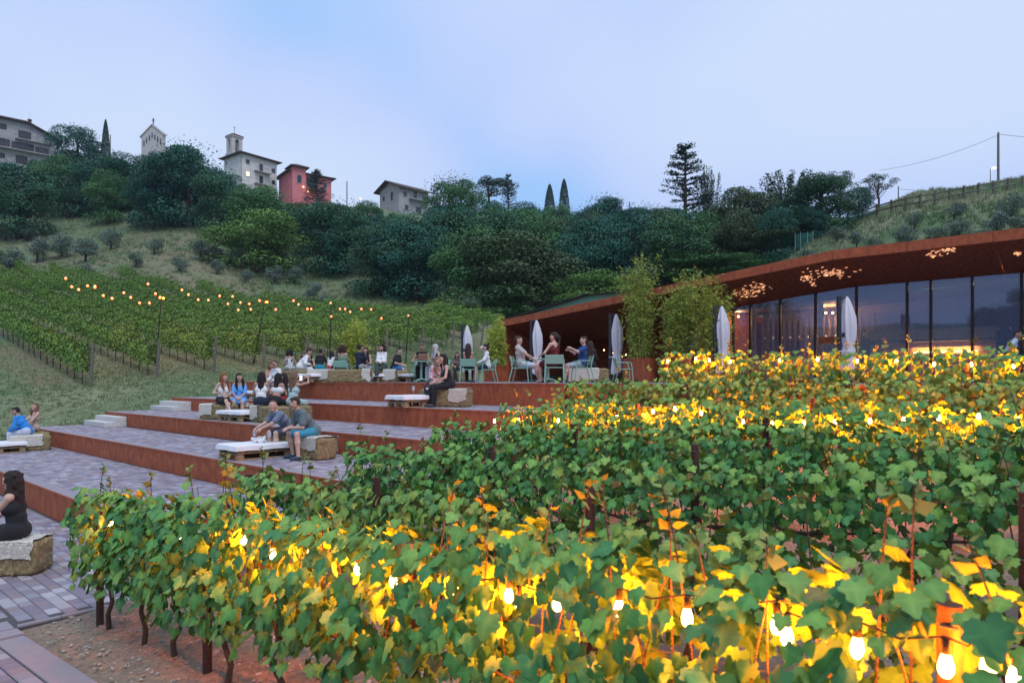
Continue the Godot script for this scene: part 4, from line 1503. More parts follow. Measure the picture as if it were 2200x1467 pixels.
func build_bamboo() -> void:
	# [px of centre, py of planter's top, d, height, width, label, lively]
	var B := [
		[1378, 26.0, 1.0, 4.3, 1.3, "tall bamboo with one high plume in a steel planter beside the third parasol", 0.5, 640],
		[1462, 25.2, 1.0, 3.4, 1.5, "bushy bamboo in the planter between the tall bamboo and the right bamboo", 0.5, 620],
		[1535, 24.4, 1.0, 3.3, 1.3, "yellowish bamboo at the right end of the bamboo screen", 0.9, 560],
		[1066, 30.6, 0.8, 2.3, 0.85, "bamboo in a steel planter at the winery's left corner", 1.0, 760],
		[765, 31.5, 0.6, 2.45, 1.1, "dense yellow green bamboo behind the seated guests", 1.0, 1300]]
	for b in B:
		var d: float = b[1]
		var base := Vector3((b[0] - 1100.0) / F * d, LEVEL[5], -d)
		var pl := thing("steel_planter", "rusty steel planter box holding the " + (b[5] as String).split(" in ")[0].split(" behind ")[0].split(" at ")[0], "planter", standing(base, deg_to_rad(TURN)), "rusty steel planters")
		var h: float = b[2] * 0.9
		var wx: float = b[4] * 0.85
		var sides := MB.new()
		for s in [-1.0, 1.0]:
			sides.box(Vector3(s * wx * 0.5, h * 0.5, 0), Vector3(0.012, h, 0.8))
			sides.box(Vector3(0, h * 0.5, s * 0.394), Vector3(wx - 0.013, h, 0.012))
		part(pl, "box_sides", sides.mesh(M.corten))
		var so := MB.new()
		so.box(Vector3(0, h * 0.5 - 0.03, 0), Vector3(wx - 0.02, h - 0.06, 0.77))
		part(pl, "soil", so.mesh(M.soil))
		var bt := thing("bamboo", b[5], "bamboo", standing(base + Vector3(0, h - 0.06, 0), rnd(0, TAU)), "bamboo plants on the top terrace")
		var cu := MB.new()
		var le := MB.new()
		var H: float = b[3]
		var nc := 34
		for i in nc:
			var p0 := Vector3(rnd(-0.4, 0.4) * wx, 0, rnd(-0.3, 0.3))
			var hh := H * (rnd(0.35, 0.82) if i > 4 else rnd(0.86, 1.0))
			var arch: Vector3 = rand_dir() * Vector3(1, 0, 1) * rnd(0.05, 0.42) * b[4]
			var tip: Vector3 = p0 + arch + Vector3(0, hh, 0)
			var mid: Vector3 = p0 + arch * 0.25 + Vector3(0, hh * 0.55, 0)
			cu.col = Color(0.16, 0.19, 0.05).lerp(Color(0.30, 0.24, 0.06), rng.randf())
			cu.tube([p0, mid, tip], [0.011, 0.008, 0.003], 5)
			for q in int(b[7] / 8.0):
				var t := pow(rng.randf(), 0.75)
				var c0: Vector3 = p0.lerp(mid, t * 2.0) if t < 0.5 else mid.lerp(tip, t * 2.0 - 1.0)
				var dr := rand_dir()
				dr.y = dr.y * 0.4 + 0.25
				var br: Vector3 = c0 + dr * rnd(0.05, 0.42) * (1.1 - 0.5 * t) * b[4] * 0.75
				for z in 3:
					le.col = Color(0.20, 0.30, 0.06).lerp(Color(0.42, 0.42, 0.06), rng.randf() * float(b[6])) * rnd(0.7, 1.25) * (1.35 if b[0] < 1100 else 1.1)
					var ld := (dr + rand_dir() * 0.8 + Vector3(0, -0.25, 0)).normalized()
					var sd := ld.cross(rand_dir()).normalized()
					var l := rnd(0.11, 0.20)
					le.quad(br, br + ld * l * 0.4 + sd * 0.014, br + ld * l, br + ld * l * 0.4 - sd * 0.014, ld.cross(sd).normalized())
		part(bt, "culms", cu.mesh(M.vplain))
		part(bt, "foliage", le.mesh(M.leaf)).set_meta("kind", "stuff")

# ---------- winery ----------
func on_plane_v(px: float, v: float) -> Vector2:
	# (u, d) where the column px crosses the vertical plane at v
	var k := (px - 1100.0) / F
	var d := v / (SA * k + CA)
	return Vector2(CA * k * d - SA * d, d)

const FOLD := -7.26
func fascia_y(u: float) -> float:
	return EYE + 4.28 if u > FOLD else EYE + 4.28 + (u - FOLD) * 0.0965
func glass_y(u: float) -> float:
	return EYE + 3.33 if u > FOLD else EYE + 3.33 + (u - FOLD) * 0.0965
func soffit_y(u: float, v: float) -> float:
	return lerpf(fascia_y(u) - 0.30, glass_y(u) + 0.02, (v - 24.0) / 2.5)

func quad_plate(b: MB, a: Vector3, c: Vector3, d: Vector3, e: Vector3, t: Vector3) -> void:
	# a thin plate: four corners and a thickness vector
	b.quad(a, c, d, e, -t.normalized())
	b.quad(a + t, c + t, d + t, e + t, t.normalized())
	for q in [[a, c], [c, d], [d, e], [e, a]]:
		var mid: Vector3 = (a + c + d + e) * 0.25
		var nn: Vector3 = (q[1] - q[0]).cross(t).normalized()
		if nn.dot((q[0] + q[1]) * 0.5 - mid) < 0.0:
			nn = -nn
		b.quad(q[0], q[1], q[1] + t, q[0] + t, nn)

func build_winery() -> void:
	var w := thing("winery_building", "long low winery with folded rust red steel roof and glass front", "building")
	var ul := -22.5
	var ur := 13.0
	var fl: float = LEVEL[5]
	# fascia sheets and soffit sheets, one bay each
	var marks := [ul]
	while marks[marks.size() - 1] < FOLD - 2.4:
		marks.append(marks[marks.size() - 1] + 2.2)
	marks.append(FOLD)
	while marks[marks.size() - 1] < ur:
		marks.append(marks[marks.size() - 1] + 2.2)
	for i in marks.size() - 1:
		var a: float = marks[i] + 0.006
		var b: float = marks[i + 1] - 0.006
		var m := MB.new()
		quad_plate(m, P(a, fascia_y(a) - 0.30, 24.0), P(b, fascia_y(b) - 0.30, 24.0), P(b, fascia_y(b), 24.0 - 0.05), P(a, fascia_y(a), 24.0 - 0.05), P(0, 0, 0.02))
		part(w, "fascia_panel", m.mesh(M.corten))
		var s := MB.new()
		quad_plate(s, P(a, soffit_y(a, 24.03), 24.03), P(b, soffit_y(b, 24.03), 24.03), P(b, soffit_y(b, 26.9), 26.9), P(a, soffit_y(a, 26.9), 26.9), Vector3(0, 0.02, 0))
		part(w, "soffit_panel", s.mesh(M.corten))
	var rf := MB.new()
	for q in [[ul, FOLD], [FOLD, ur + 2.0]]:
		quad_plate(rf, P(q[0], fascia_y(q[0]) - 0.05, 24.03), P(q[1], fascia_y(q[1]) - 0.05, 24.03), P(q[1], fascia_y(q[1]) + 0.1, 38.0), P(q[0], fascia_y(q[0]) + 0.1, 38.0), Vector3(0, 0.04, 0))
	part(w, "roof", rf.mesh(M.corten))
	# mint green upstand on the left roof, under a dark raised edge
	var g := MB.new()
	var pl := [[1092, 688], [1266, 634], [1366, 627], [1366, 660]]
	var pts := PackedVector2Array()
	for q in pl:
		var s := on_plane_v(q[0], 27.5)
		pts.append(Vector2(s.x, EYE + (815.0 - q[1]) / F * s.y))
	var fr := Transform3D(Basis(Vector3.UP, deg_to_rad(TURN)), P(0, 0, 27.5))
	g.prism(pts, fr, -0.12)
	part(w, "mint_upstand", g.mesh(M.mint_wall))
	var cp := MB.new()
	for i in 2:
		var a := P(pts[i].x, pts[i].y, 27.5)
		var b := P(pts[i + 1].x, pts[i + 1].y, 27.5)
		quad_plate(cp, a - P(0, 0, 0.25), b - P(0, 0, 0.25), b + P(0, 0, 3.0), a + P(0, 0, 3.0), Vector3(0, 0.07 if i == 0 else 0.04, 0))
	part(w, "raised_roof_edge", cp.mesh(M.black_steel))
	# left end wall and the walls of the open porch
	var ew := MB.new()
	quad_plate(ew, P(ul, fl, 24.02), P(ul, fascia_y(ul) - 0.3, 24.02), P(ul, fascia_y(ul) - 0.12, 31.0), P(ul, fl, 31.0), P(0.35, 0, 0))
	part(w, "end_wall", ew.mesh(M.corten))
	var bw := MB.new()
	for i in 5:
		var a := ul + 0.36 + i * 1.5
		if i == 4:
			continue
		quad_plate(bw, P(a, fl, 30.0), P(a + 1.49, fl, 30.0), P(a + 1.49, soffit_y(a + 1.49, 26.9) + 0.3, 30.0), P(a, soffit_y(a, 26.9) + 0.3, 30.0), P(0, 0, 0.1))
	part(w, "porch_wall", bw.mesh(M.corten))
	var ps := MB.new()
	quad_plate(ps, P(-13.2, fl, 26.4), P(-13.2, glass_y(-13.2) + 0.2, 26.4), P(-13.2, glass_y(-13.2) + 0.3, 33.0), P(-13.2, fl, 33.0), P(-0.14, 0, 0))
	part(w, "porch_side_wall", ps.mesh(M.corten))
	var pc := MB.new()
	quad_plate(pc, P(ul, soffit_y(ul, 26.9), 26.9), P(-13.2, soffit_y(-13.2, 26.9), 26.9), P(-13.2, soffit_y(-13.2, 26.9) + 0.25, 33.0), P(ul, soffit_y(ul, 26.9) + 0.25, 33.0), Vector3(0, 0.03, 0))
	part(w, "porch_ceiling", pc.mesh(M.corten))
	var dr := MB.new()
	quad_plate(dr, P(-16.1, fl, 30.02), P(-14.6, fl, 30.02), P(-14.6, fl + 2.5, 30.02), P(-16.1, fl + 2.5, 30.02), P(0, 0, 0.02))
	part(w, "glass_door", dr.mesh(M.glass))
	var pv := MB.new()
	pv.box(Vector3.ZERO, Vector3(8.0, 0.05, 3.0))
	# glass front: mullions at the seen places, panes between
	var mull := [1545, 1576, 1613, 1677, 1753, 1841, 1950, 2001, 2090, 2196, 2330, 2500]
	var us := []
	for q in mull:
		us.append(on_plane_v(q, 26.5).x)
	us[0] = -13.1
	for i in us.size():
		var u: float = us[i]
		var m := MB.new()
		m.box(Vector3(0, (glass_y(u) - fl) * 0.5, 0), Vector3(0.07, glass_y(u) - fl, 0.14))
		part(w, "mullion", m.mesh(M.black_steel), uvt(u, fl, 26.5))
		if i < us.size() - 1:
			var a := u + 0.04
			var b: float = us[i + 1] - 0.04
			var p := MB.new()
			p.quad(P(a, fl, 26.5), P(b, fl, 26.5), P(b, glass_y(b), 26.5), P(a, glass_y(a), 26.5), P(0, 0, -1))
			part(w, "glass_pane", p.mesh(M.glass))
	# the doorway in the glass: low rail with two pull handles
	var rail := MB.new()
	var ra := on_plane_v(1757, 26.5).x
	var rb := on_plane_v(1836, 26.5).x
	rail.box(Vector3((rb - ra) * 0.5, 1.55, 0.03), Vector3(rb - ra - 0.1, 0.22, 0.05))
	part(w, "door_rail", rail.mesh(M.corten), uvt(ra, fl, 26.5))
	for px in [1756, 1838]:
		var hd := MB.new()
		hd.tube([Vector3(0, 1.0, 0.12), Vector3(0, 1.45, 0.12)], [0.014, 0.014], 8)
		part(w, "door_handle", hd.mesh(M.wire), uvt(on_plane_v(px, 26.5).x + (0.15 if px < 1800 else -0.15), fl, 26.5))
	# room behind the glass
	var room := MB.new()
	quad_plate(room, P(-13.2, fl, 33.0), P(ur, fl, 33.0), P(ur, fl + 4.2, 33.0), P(-13.2, fl + 3.4, 33.0), P(0, 0, 0.1))
	part(w, "back_wall", room.mesh(M.brown_slat))
	var cel := MB.new()
	quad_plate(cel, P(-13.2, glass_y(-13.2) + 0.05, 26.56), P(ur, glass_y(0) + 0.05, 26.56), P(ur, glass_y(0) + 0.5, 33.0), P(-13.2, glass_y(-13.2) + 0.4, 33.0), Vector3(0, 0.05, 0))
	part(w, "room_ceiling", cel.mesh(M.brown_slat))
	var rw := MB.new()
	quad_plate(rw, P(ur, fl, 24.1), P(ur, fascia_y(ur), 24.1), P(ur, fascia_y(ur), 33.0), P(ur, fl, 33.0), P(0.1, 0, 0))
	part(w, "right_wall", rw.mesh(M.corten))
	var sl := MB.new()
	sl.box(Vector3(0, 1.45, 0), Vector3(0.12, 2.9, 0.06))
	var slm := sl.mesh(M.brown_slat)
	for i in 92:
		part(w, "wall_slat", slm, uvt(-12.8 + i * 0.25, fl, 32.0))
	for px in [1620, 1764]:
		var c := MB.new()
		c.box(Vector3(0, 1.5, 0), Vector3(0.16, 3.0, 0.12))
		part(w, "timber_column", c.mesh(M.pallet_wood), uvt(on_plane_v(px, 27.3).x, fl, 27.3))
	# leaf-shaped cut-outs in the soffit, lit from above
	var spots := [[1735, 596, 18, 9, 26], [1745, 606, 10, 6, 8], [1790, 585, 38, 11, 60], [1605, 629, 34, 11, 40], [1630, 616, 24, 10, 30], [2005, 545, 26, 8, 20], [2032, 533, 26, 8, 22], [2190, 543, 12, 6, 10]]
	var lf := MB.new()
	for i in 8:
		var a := TAU * i / 8.0
		var b := TAU * (i + 1) / 8.0
		lf.tri(Vector3.ZERO, Vector3(cos(a) * 0.065, 0, sin(a) * 0.026), Vector3(cos(b) * 0.065, 0, sin(b) * 0.026), Vector3.DOWN)
	var lfm := lf.mesh(M.perforation_light_glow)
	for s in spots:
		for i in s[4]:
			var px: float = s[0] + rng.randfn() * s[2] * 0.5
			var py: float = s[1] + rng.randfn() * s[3] * 0.5
			var d := 15.0
			while d < 40.0:
				var p := at(px, py, d)
				var q := uv_of(p)
				if q.y > 24.1 and p.y > soffit_y(q.x, q.y) - 0.01:
					var sp := P(q.x, soffit_y(q.x, q.y) - 0.012, q.y)
					if q.y < 26.4:
						var sl0 := Vector3(0, 0, 0)
						var bx := P(1, soffit_y(q.x + 0.5, q.y) - soffit_y(q.x - 0.5, q.y), 0).normalized()
						var bz := P(0, (soffit_y(q.x, q.y + 0.5) - soffit_y(q.x, q.y - 0.5)), 1).normalized()
						var bs := Basis(bx, bx.cross(bz).normalized(), bz).orthonormalized() * Basis(Vector3.UP, rnd(-1.2, 1.2))
						part(w, "soffit_light_cutout", lfm, Transform3D(bs.scaled(Vector3.ONE * rnd(0.5, 1.1)), sp + sl0))
					break
				d += 0.1
	# inside: lit counter, bottles on a rail, pendant lamps
	var ca := on_plane_v(1868, 31.0).x
	var cb := on_plane_v(2140, 31.0).x
	var ct := thing("bar_counter", "long timber bar counter with warm strip light behind the winery glass", "counter", uvt((ca + cb) * 0.5, fl, 31.0))
	var c1 := MB.new()
	c1.chamfer(Vector3(0, 0.5, 0.55), Vector3(cb - ca, 1.0, 0.5), 0.01)
	part(ct, "counter_front", c1.mesh(M.pallet_wood))
	var c2 := MB.new()
	c2.box(Vector3(0, 1.05, -0.2), Vector3(cb - ca, 2.1, 0.06))
	part(ct, "back_panel", c2.mesh(M.pallet_wood))
	var c3 := MB.new()
	c3.box(Vector3(0, 1.62, 0.1), Vector3(cb - ca, 0.10, 0.5))
	part(ct, "shelf", c3.mesh(M.brown_slat))
	var c4 := MB.new()
	c4.box(Vector3((cb - ca) * 0.12, 1.18, -0.13), Vector3((cb - ca) * 0.5, 0.09, 0.03))
	part(ct, "strip_light", c4.mesh(M.counter_light_glow))
	var al := AreaLight3D.new()
	al.name = "strip_lamp"
	al.area_size = Vector2((cb - ca) * 0.5, 0.2)
	al.light_color = Color(1.0, 0.72, 0.42)
	al.light_energy = 10.0
	al.shadow_enabled = true
	al.position = Vector3((cb - ca) * 0.12, 1.45, -0.05)
	al.rotation_degrees = Vector3(-60, 180, 0)
	ct.add_child(al)
	var bo := MB.new()
	bo.lathe([Vector2(0.001, 0), Vector2(0.037, 0.002), Vector2(0.038, 0.19), Vector2(0.016, 0.235), Vector2(0.014, 0.30), Vector2(0.001, 0.302)], 10)
	var bom := bo.mesh(M.window_dark)
	var lb := MB.new()
	lb.lathe([Vector2(0.0385, 0.05), Vector2(0.039, 0.051), Vector2(0.039, 0.14), Vector2(0.0385, 0.141)], 10)
	var lbm := lb.mesh(M.cloth_white)
	var rr := thing("bottle_rail", "long dark shelf carrying the row of labelled bottles behind the glass", "shelf", uvt(-5.0, fl + 1.93, 31.75))
	var rrm := MB.new()
	rrm.box(Vector3(0, -0.02, 0), Vector3(16.0, 0.035, 0.14))
	part(rr, "board", rrm.mesh(M.brown_slat))
	for i in 40:
		var u := -12.6 + i * 0.39
		var b := thing("wine_bottle", "%s labelled wine bottle from the left on the shelf behind the glass" % nth(i + 1), "bottle", uvt(u, fl + 1.93, 31.75), "wine bottles on the shelf")
		part(b, "glass_body", bom)
		part(b, "paper_label", lbm)
	var lamps := [[1587, 680, 30.0, "round pendant lamp glowing behind the leftmost panes"], [2175, 611, 26.0, "small ceiling lamp glowing behind the rightmost pane"], [1790, 672, 29.5, "small pendant lamp glowing above the winery doorway"], [1775, 672, 29.7, "small pendant lamp left of the one above the doorway"]]
	for q in lamps:
		var p := at(q[0], q[1], q[2])
		var o := thing("pendant_lamp", q[3], "lamp", standing(p), "pendant lamps inside the winery")
		var s := MB.new()
		s.lathe([Vector2(0.002, -0.05), Vector2(0.035, -0.035), Vector2(0.05, 0), Vector2(0.035, 0.035), Vector2(0.002, 0.05)], 12)
		part(o, "bulb", s.mesh(M.bulb_glow))
		var cd := MB.new()
		cd.tube([Vector3(0, 0.05, 0), Vector3(0, 0.6, 0)], [0.006, 0.006], 5)
		part(o, "cord", cd.mesh(M.cord))
		var l := OmniLight3D.new()
		l.name = "pendant_light"
		l.light_color = Color(1.0, 0.75, 0.45)
		l.light_energy = 2.2
		l.light_size = 0.05
		l.omni_range = 12.0
		l.omni_attenuation = 2.0
		l.shadow_enabled = true
		o.add_child(l)
	# bulbs strung along the porch's back
	var ss := thing("string_light", "short string of small bulbs glowing inside the dark porch", "string light")
	var bu := MB.new()
	bu.lathe([Vector2(0.002, -0.035), Vector2(0.03, -0.015), Vector2(0.03, 0.015), Vector2(0.002, 0.035)], 10)
	var bum := bu.mesh(M.bulb_glow)
	var cps := []
	for q in [[1298, 752], [1318, 758], [1330, 757], [1336, 766], [1345, 762]]:
		var p := at(q[0], q[1], 33.5)
		part(ss, "bulb", bum, standing(p))
		cps.append(p + Vector3(0, 0.035, 0))
	var sc := MB.new()
	sc.tube(cps, [0.008], 5)
	part(ss, "cord", sc.mesh(M.cord))

# ---------- houses on the ridge ----------
func win(o: Node3D, x: float, y: float, z: float, w: float, h: float, m: Material, shut: Material = null, turn := 0.0) -> void:
	# a window on a wall facing local +z: a frame and a recessed pane, with open shutters if any
	var f := MB.new()
	for s in [-1.0, 1.0]:
		f.box(Vector3(s * (w * 0.5 + 0.05), 0, 0.03), Vector3(0.1, h + 0.2, 0.12))
		f.box(Vector3(0, s * (h * 0.5 + 0.05), 0.03), Vector3(w, 0.1, 0.12))
	var n := part(o, "window", f.mesh(M.grey_plaster if shut == null else shut), standing(Vector3(x, y, z), turn))
	var p := MB.new()
	p.box(Vector3(0, 0, 0.012), Vector3(w, h, 0.05))
	part(n, "pane", p.mesh(m))
	if shut:
		for s in [-1.0, 1.0]:
			var b := MB.new()
			b.box(Vector3(s * (w * 0.78 + 0.1), 0, 0.07), Vector3(w * 0.5, h + 0.1, 0.05))
			part(n, "shutter", b.mesh(shut))

func hip_roof(b: MB, w: float, d: float, y: float, rise: float, over: float, ridge: float) -> void:
	# eaves at y, ridge along x of the given half length
	var x := w * 0.5 + over
	var z := d * 0.5 + over
	var a := Vector3(-x, y, z)
	var c := Vector3(x, y, z)
	var e := Vector3(x, y, -z)
	var f := Vector3(-x, y, -z)
	var r0 := Vector3(-ridge, y + rise, 0)
	var r1 := Vector3(ridge, y + rise, 0)
	var up := Vector3(0, 0.22, 0)
	b.quad(a + up, c + up, r1 + up, r0 + up, Vector3(0, z, rise).normalized())
	b.quad(f + up, e + up, r1 + up, r0 + up, Vector3(0, z, -rise).normalized())
	b.tri(a + up, f + up, r0 + up, Vector3(-rise, maxf(x - ridge, 0.01), 0).normalized())
	b.tri(c + up, e + up, r1 + up, Vector3(rise, maxf(x - ridge, 0.01), 0).normalized())
	for q in [[a, c, Vector3(0, 0, 1)], [c, e, Vector3(1, 0, 0)], [e, f, Vector3(0, 0, -1)], [f, a, Vector3(-1, 0, 0)]]:
		b.quad(q[0], q[1], q[1] + up, q[0] + up, q[2])
	b.quad(a, c, e, f, Vector3.DOWN)

func balcony(o: Node3D, x: float, y: float, z: float, w: float, deep: float) -> void:
	var s := MB.new()
	s.box(Vector3(0, 0, deep * 0.5), Vector3(w, 0.18, deep))
	var n := part(o, "balcony", s.mesh(M.grey_plaster), standing(Vector3(x, y, z)))
	var r := MB.new()
	r.box(Vector3(0, 1.0, deep - 0.04), Vector3(w, 0.06, 0.05))
	var k := int(w / 0.3)
	for i in k + 1:
		r.box(Vector3(-w * 0.5 + i * w / k, 0.54, deep - 0.04), Vector3(0.03, 0.88, 0.03))
	part(n, "railing", r.mesh(M.steel_grey))

func chimney(o: Node3D, x: float, y: float, z: float) -> void:
	var c := MB.new()
	c.box(Vector3(0, 0.6, 0), Vector3(0.6, 1.4, 0.6))
	c.box(Vector3(0, 1.38, 0), Vector3(0.85, 0.14, 0.85))
	part(o, "chimney", c.mesh(M.roof_tile), standing(Vector3(x, y, z)))

func walls(o: Node3D, w: float, d: float, h: float, below: float, m: Material) -> void:
	var b := MB.new()
	b.box(Vector3(0, (h - below) * 0.5, 0), Vector3(w, h + below, d))
	part(o, "walls", b.mesh(m))

func build_houses() -> void:
	var facing := func(p: Vector3) -> float: return atan2(-p.x, -p.z)
	# grey house at the left edge, gable to the viewer
	var p := at(34, 334, 160)
	var o := thing("grey_house", "big weathered grey house with long balconies at the far left of the ridge", "house", standing(p, facing.call(p) + 0.12), "houses on the ridge")
	var gw := MB.new()
	gw.prism(PackedVector2Array([Vector2(-9.5, -4), Vector2(8.0, -4), Vector2(8.0, 5.4), Vector2(2.2, 8.0), Vector2(-9.5, 7.9)]), Transform3D(Basis(), Vector3(0, 0, -9)), 9.0)
	part(o, "walls", gw.mesh(M.grey_plaster))
	var gr := MB.new()
	quad_plate(gr, Vector3(2.2, 8.0, 1.0), Vector3(9.2, 4.95, 1.0), Vector3(9.2, 4.95, -10), Vector3(2.2, 8.0, -10), Vector3(0, 0.35, 0))
	quad_plate(gr, Vector3(2.2, 8.0, 1.0), Vector3(-10.5, 7.95, 1.0), Vector3(-10.5, 7.95, -10), Vector3(2.2, 8.0, -10), Vector3(0, 0.35, 0))
	part(o, "roof", gr.mesh(M.roof_tile))
	chimney(o, 2.7, 7.9, -0.9)
	var an := MB.new()
	an.tube([Vector3(2.9, 8, -2), Vector3(2.9, 11.2, -2)], [0.03, 0.02], 5)
	part(o, "aerial", an.mesh(M.steel_grey))
	balcony(o, 3.3, 3.9, 0, 7.2, 1.1)
	balcony(o, -0.9, 1.2, 0, 17.0, 1.2)
	for q in [[-2.9, 6.2, 0.9, 1.1], [1.6, 5.2, 1.1, 1.6], [-2.8, 2.6, 1.4, 1.5], [1.2, 2.4, 2.0, 1.5], [5.0, 2.2, 1.2, 1.3], [-3.2, -0.6, 0.9, 1.0], [1.0, -0.8, 1.0, 1.7]]:
		win(o, q[0], q[1], 0.0, q[2], q[3], M.window_dark, M.shutter)
	# church front with gable, seen from the side
	p = at(326, 345, 186)
	o = thing("church", "pale stone church front with stepped gable, arched window and cross", "church", standing(p, facing.call(p) - 0.75))
	var cf := MB.new()
	cf.prism(PackedVector2Array([Vector2(-3.6, -6), Vector2(3.6, -6), Vector2(3.6, 6.9), Vector2(0.0, 9.6), Vector2(-3.6, 6.9)]), Transform3D(Basis(), Vector3(0, 0, -0.9)), 0.9)
	for s in [-1.0, 1.0]:
		quad_plate(cf, Vector3(s * 4.0, 6.6, 0.2), Vector3(0, 9.65, 0.2), Vector3(0, 9.65, -1.1), Vector3(s * 4.0, 6.6, -1.1), Vector3(0, 0.35, 0))
	part(o, "facade", cf.mesh(M.stone_wall))
	var nv := MB.new()
	nv.prism(PackedVector2Array([Vector2(-4.6, -6), Vector2(4.6, -6), Vector2(4.6, 2.6), Vector2(0.0, 5.0), Vector2(-4.6, 2.6)]), Transform3D(Basis(), Vector3(0, 0, -19.0)), 18.08)
	part(o, "nave", nv.mesh(M.stone_wall))
	var aw := MB.new()
	var ring := PackedVector2Array()
	for i in 13:
		ring.append(Vector2(cos(PI * i / 12.0) * 1.3, 1.6 + sin(PI * i / 12.0) * 1.3))
	ring.append(Vector2(-1.3, -3.5))
	ring.append(Vector2(1.3, -3.5))
	aw.prism(ring, Transform3D(Basis(), Vector3(0, 0, 0.01)), 0.06)
	part(o, "arched_window", aw.mesh(M.grey_plaster))
	for i in 7:
		var sx := -2.7 + i * 0.9
		var st := MB.new()
		st.box(Vector3(0, 0, 0.03), Vector3(0.34, 1.4, 0.07))
		part(o, "slit_window", st.mesh(M.window_dark), standing(Vector3(sx, 6.9 - absf(sx) * 0.72, 0)))
	var cx := MB.new()
	cx.box(Vector3(0, 0.9, 0), Vector3(0.22, 1.8, 0.22))
	cx.box(Vector3(0, 1.25, 0), Vector3(0.9, 0.2, 0.2))
	part(o, "cross", cx.mesh(M.steel_grey), standing(Vector3(0, 9.9, -0.4)))
	# bell tower
	p = at(503, 362, 186)
	o = thing("bell_tower", "square stone bell tower with arched openings behind the white house", "tower", standing(p, facing.call(p) + 0.5))
	var tb := MB.new()
	tb.box(Vector3(0, 0.0, 0), Vector3(3.0, 8.4, 3.0))
	part(o, "shaft", tb.mesh(M.stone_wall))
	for sx in [-1.0, 1.0]:
		for sz in [-1.0, 1.0]:
			var pr := MB.new()
			pr.box(Vector3(sx * 1.03, 6.2, sz * 1.03), Vector3(0.94, 4.0, 0.94))
			part(o, "pier", pr.mesh(M.stone_wall))
	for k in 4:
		var ar := MB.new()
		var poly := PackedVector2Array([Vector2(-0.56, 2.2), Vector2(-0.56, 1.1)])
		for i in range(1, 12):
			poly.append(Vector2(-cos(PI * i / 12.0) * 0.56, 1.1 + sin(PI * i / 12.0) * 0.56))
		poly.append(Vector2(0.56, 1.1))
		poly.append(Vector2(0.56, 2.2))
		ar.prism(poly, Transform3D(Basis(), Vector3(0, 6.0, 0.9)), 0.58)
		part(o, "arch", ar.mesh(M.stone_wall), standing(Vector3.ZERO, k * PI / 2))
	var co := MB.new()
	co.box(Vector3(0, 8.35, 0), Vector3(3.5, 0.3, 3.5))
	part(o, "cornice", co.mesh(M.stone_wall))
	var tr := MB.new()
	hip_roof(tr, 3.0, 3.0, 8.5, 0.9, 0.3, 0.02)
	part(o, "roof", tr.mesh(M.roof_tile))
	var be := MB.new()
	be.lathe([Vector2(0.6, 5.0), Vector2(0.5, 5.2), Vector2(0.42, 5.9), Vector2(0.3, 6.4), Vector2(0.02, 6.5)], 12)
	part(o, "bell", be.mesh(M.bronze))
	var fi := MB.new()
	fi.tube([Vector3(0, 9.6, 0), Vector3(0, 11.6, 0)], [0.07, 0.03], 6)
	fi.box(Vector3(0, 11.1, 0), Vector3(0.7, 0.1, 0.1))
	part(o, "finial_cross", fi.mesh(M.steel_grey))
	# white house under the tower
	p = at(538, 392, 174)
	o = thing("white_house", "white three storey house with one lit window under the bell tower", "house", standing(p, facing.call(p) + 0.55), "houses on the ridge")
	walls(o, 9.8, 8.0, 5.4, 5.0, M.plaster)
	var hr := MB.new()
	hip_roof(hr, 9.8, 8.0, 5.4, 1.5, 1.0, 2.0)
	part(o, "roof", hr.mesh(M.roof_tile))
	balcony(o, 0.6, 1.9, 4.0, 4.4, 1.0)
	balcony(o, 0.6, -1.2, 4.0, 4.4, 1.0)
	for q in [[-3.3, 3.7], [3.9, 3.2], [3.9, 0.2]]:
		win(o, q[0], q[1], 4.0, 0.9, 1.0, M.window_dark, null)
	win(o, -3.3, 0.7, 4.0, 0.95, 1.1, M.lit_window_glow, null)
	win(o, 0.4, 3.0, 4.0, 0.9, 2.0, M.window_dark, null)
	win(o, 0.4, 0.0, 4.0, 0.9, 2.0, M.window_dark, null)
	var dp := MB.new()
	dp.tube([Vector3(-4.92, -3, 3.92), Vector3(-4.92, 5.3, 3.92)], [0.06, 0.06], 6)
	part(o, "downpipe", dp.mesh(M.steel_grey))
	# pink house
	p = at(655, 417, 178)
	o = thing("pink_house", "pink house with dark hipped roofs and lit porch lamps", "house", standing(p, facing.call(p) + 0.35), "houses on the ridge")
	walls(o, 11.0, 8.0, 3.9, 5.0, M.pink_plaster)
	var pr2 := MB.new()
	hip_roof(pr2, 11.0, 8.0, 3.9, 1.4, 1.0, 2.2)
	part(o, "roof", pr2.mesh(M.roof_tile))
	var wing := MB.new()
	wing.box(Vector3(-3.6, 0.2, 4.6), Vector3(3.4, 9.4, 2.2))
	part(o, "wing", wing.mesh(M.pink_plaster))
	var wr := MB.new()
	hip_roof(wr, 3.4, 3.4, 4.9, 1.0, 0.7, 0.02)
	part(o, "wing_roof", wr.mesh(M.roof_tile), standing(Vector3(-3.6, 0, 4.2)))
	chimney(o, -3.0, 5.2, 0.5)
	chimney(o, 3.6, 4.6, 0.5)
	win(o, -3.6, 2.0, 5.72, 1.1, 1.9, M.window_dark, null)
	win(o, 0.4, 2.0, 4.02, 1.2, 1.9, M.window_dark, M.green_shutter)
	win(o, 3.8, 2.0, 4.02, 0.9, 1.2, M.window_dark, null)
	balcony(o, 1.0, 0.4, 4.0, 5.4, 1.2)
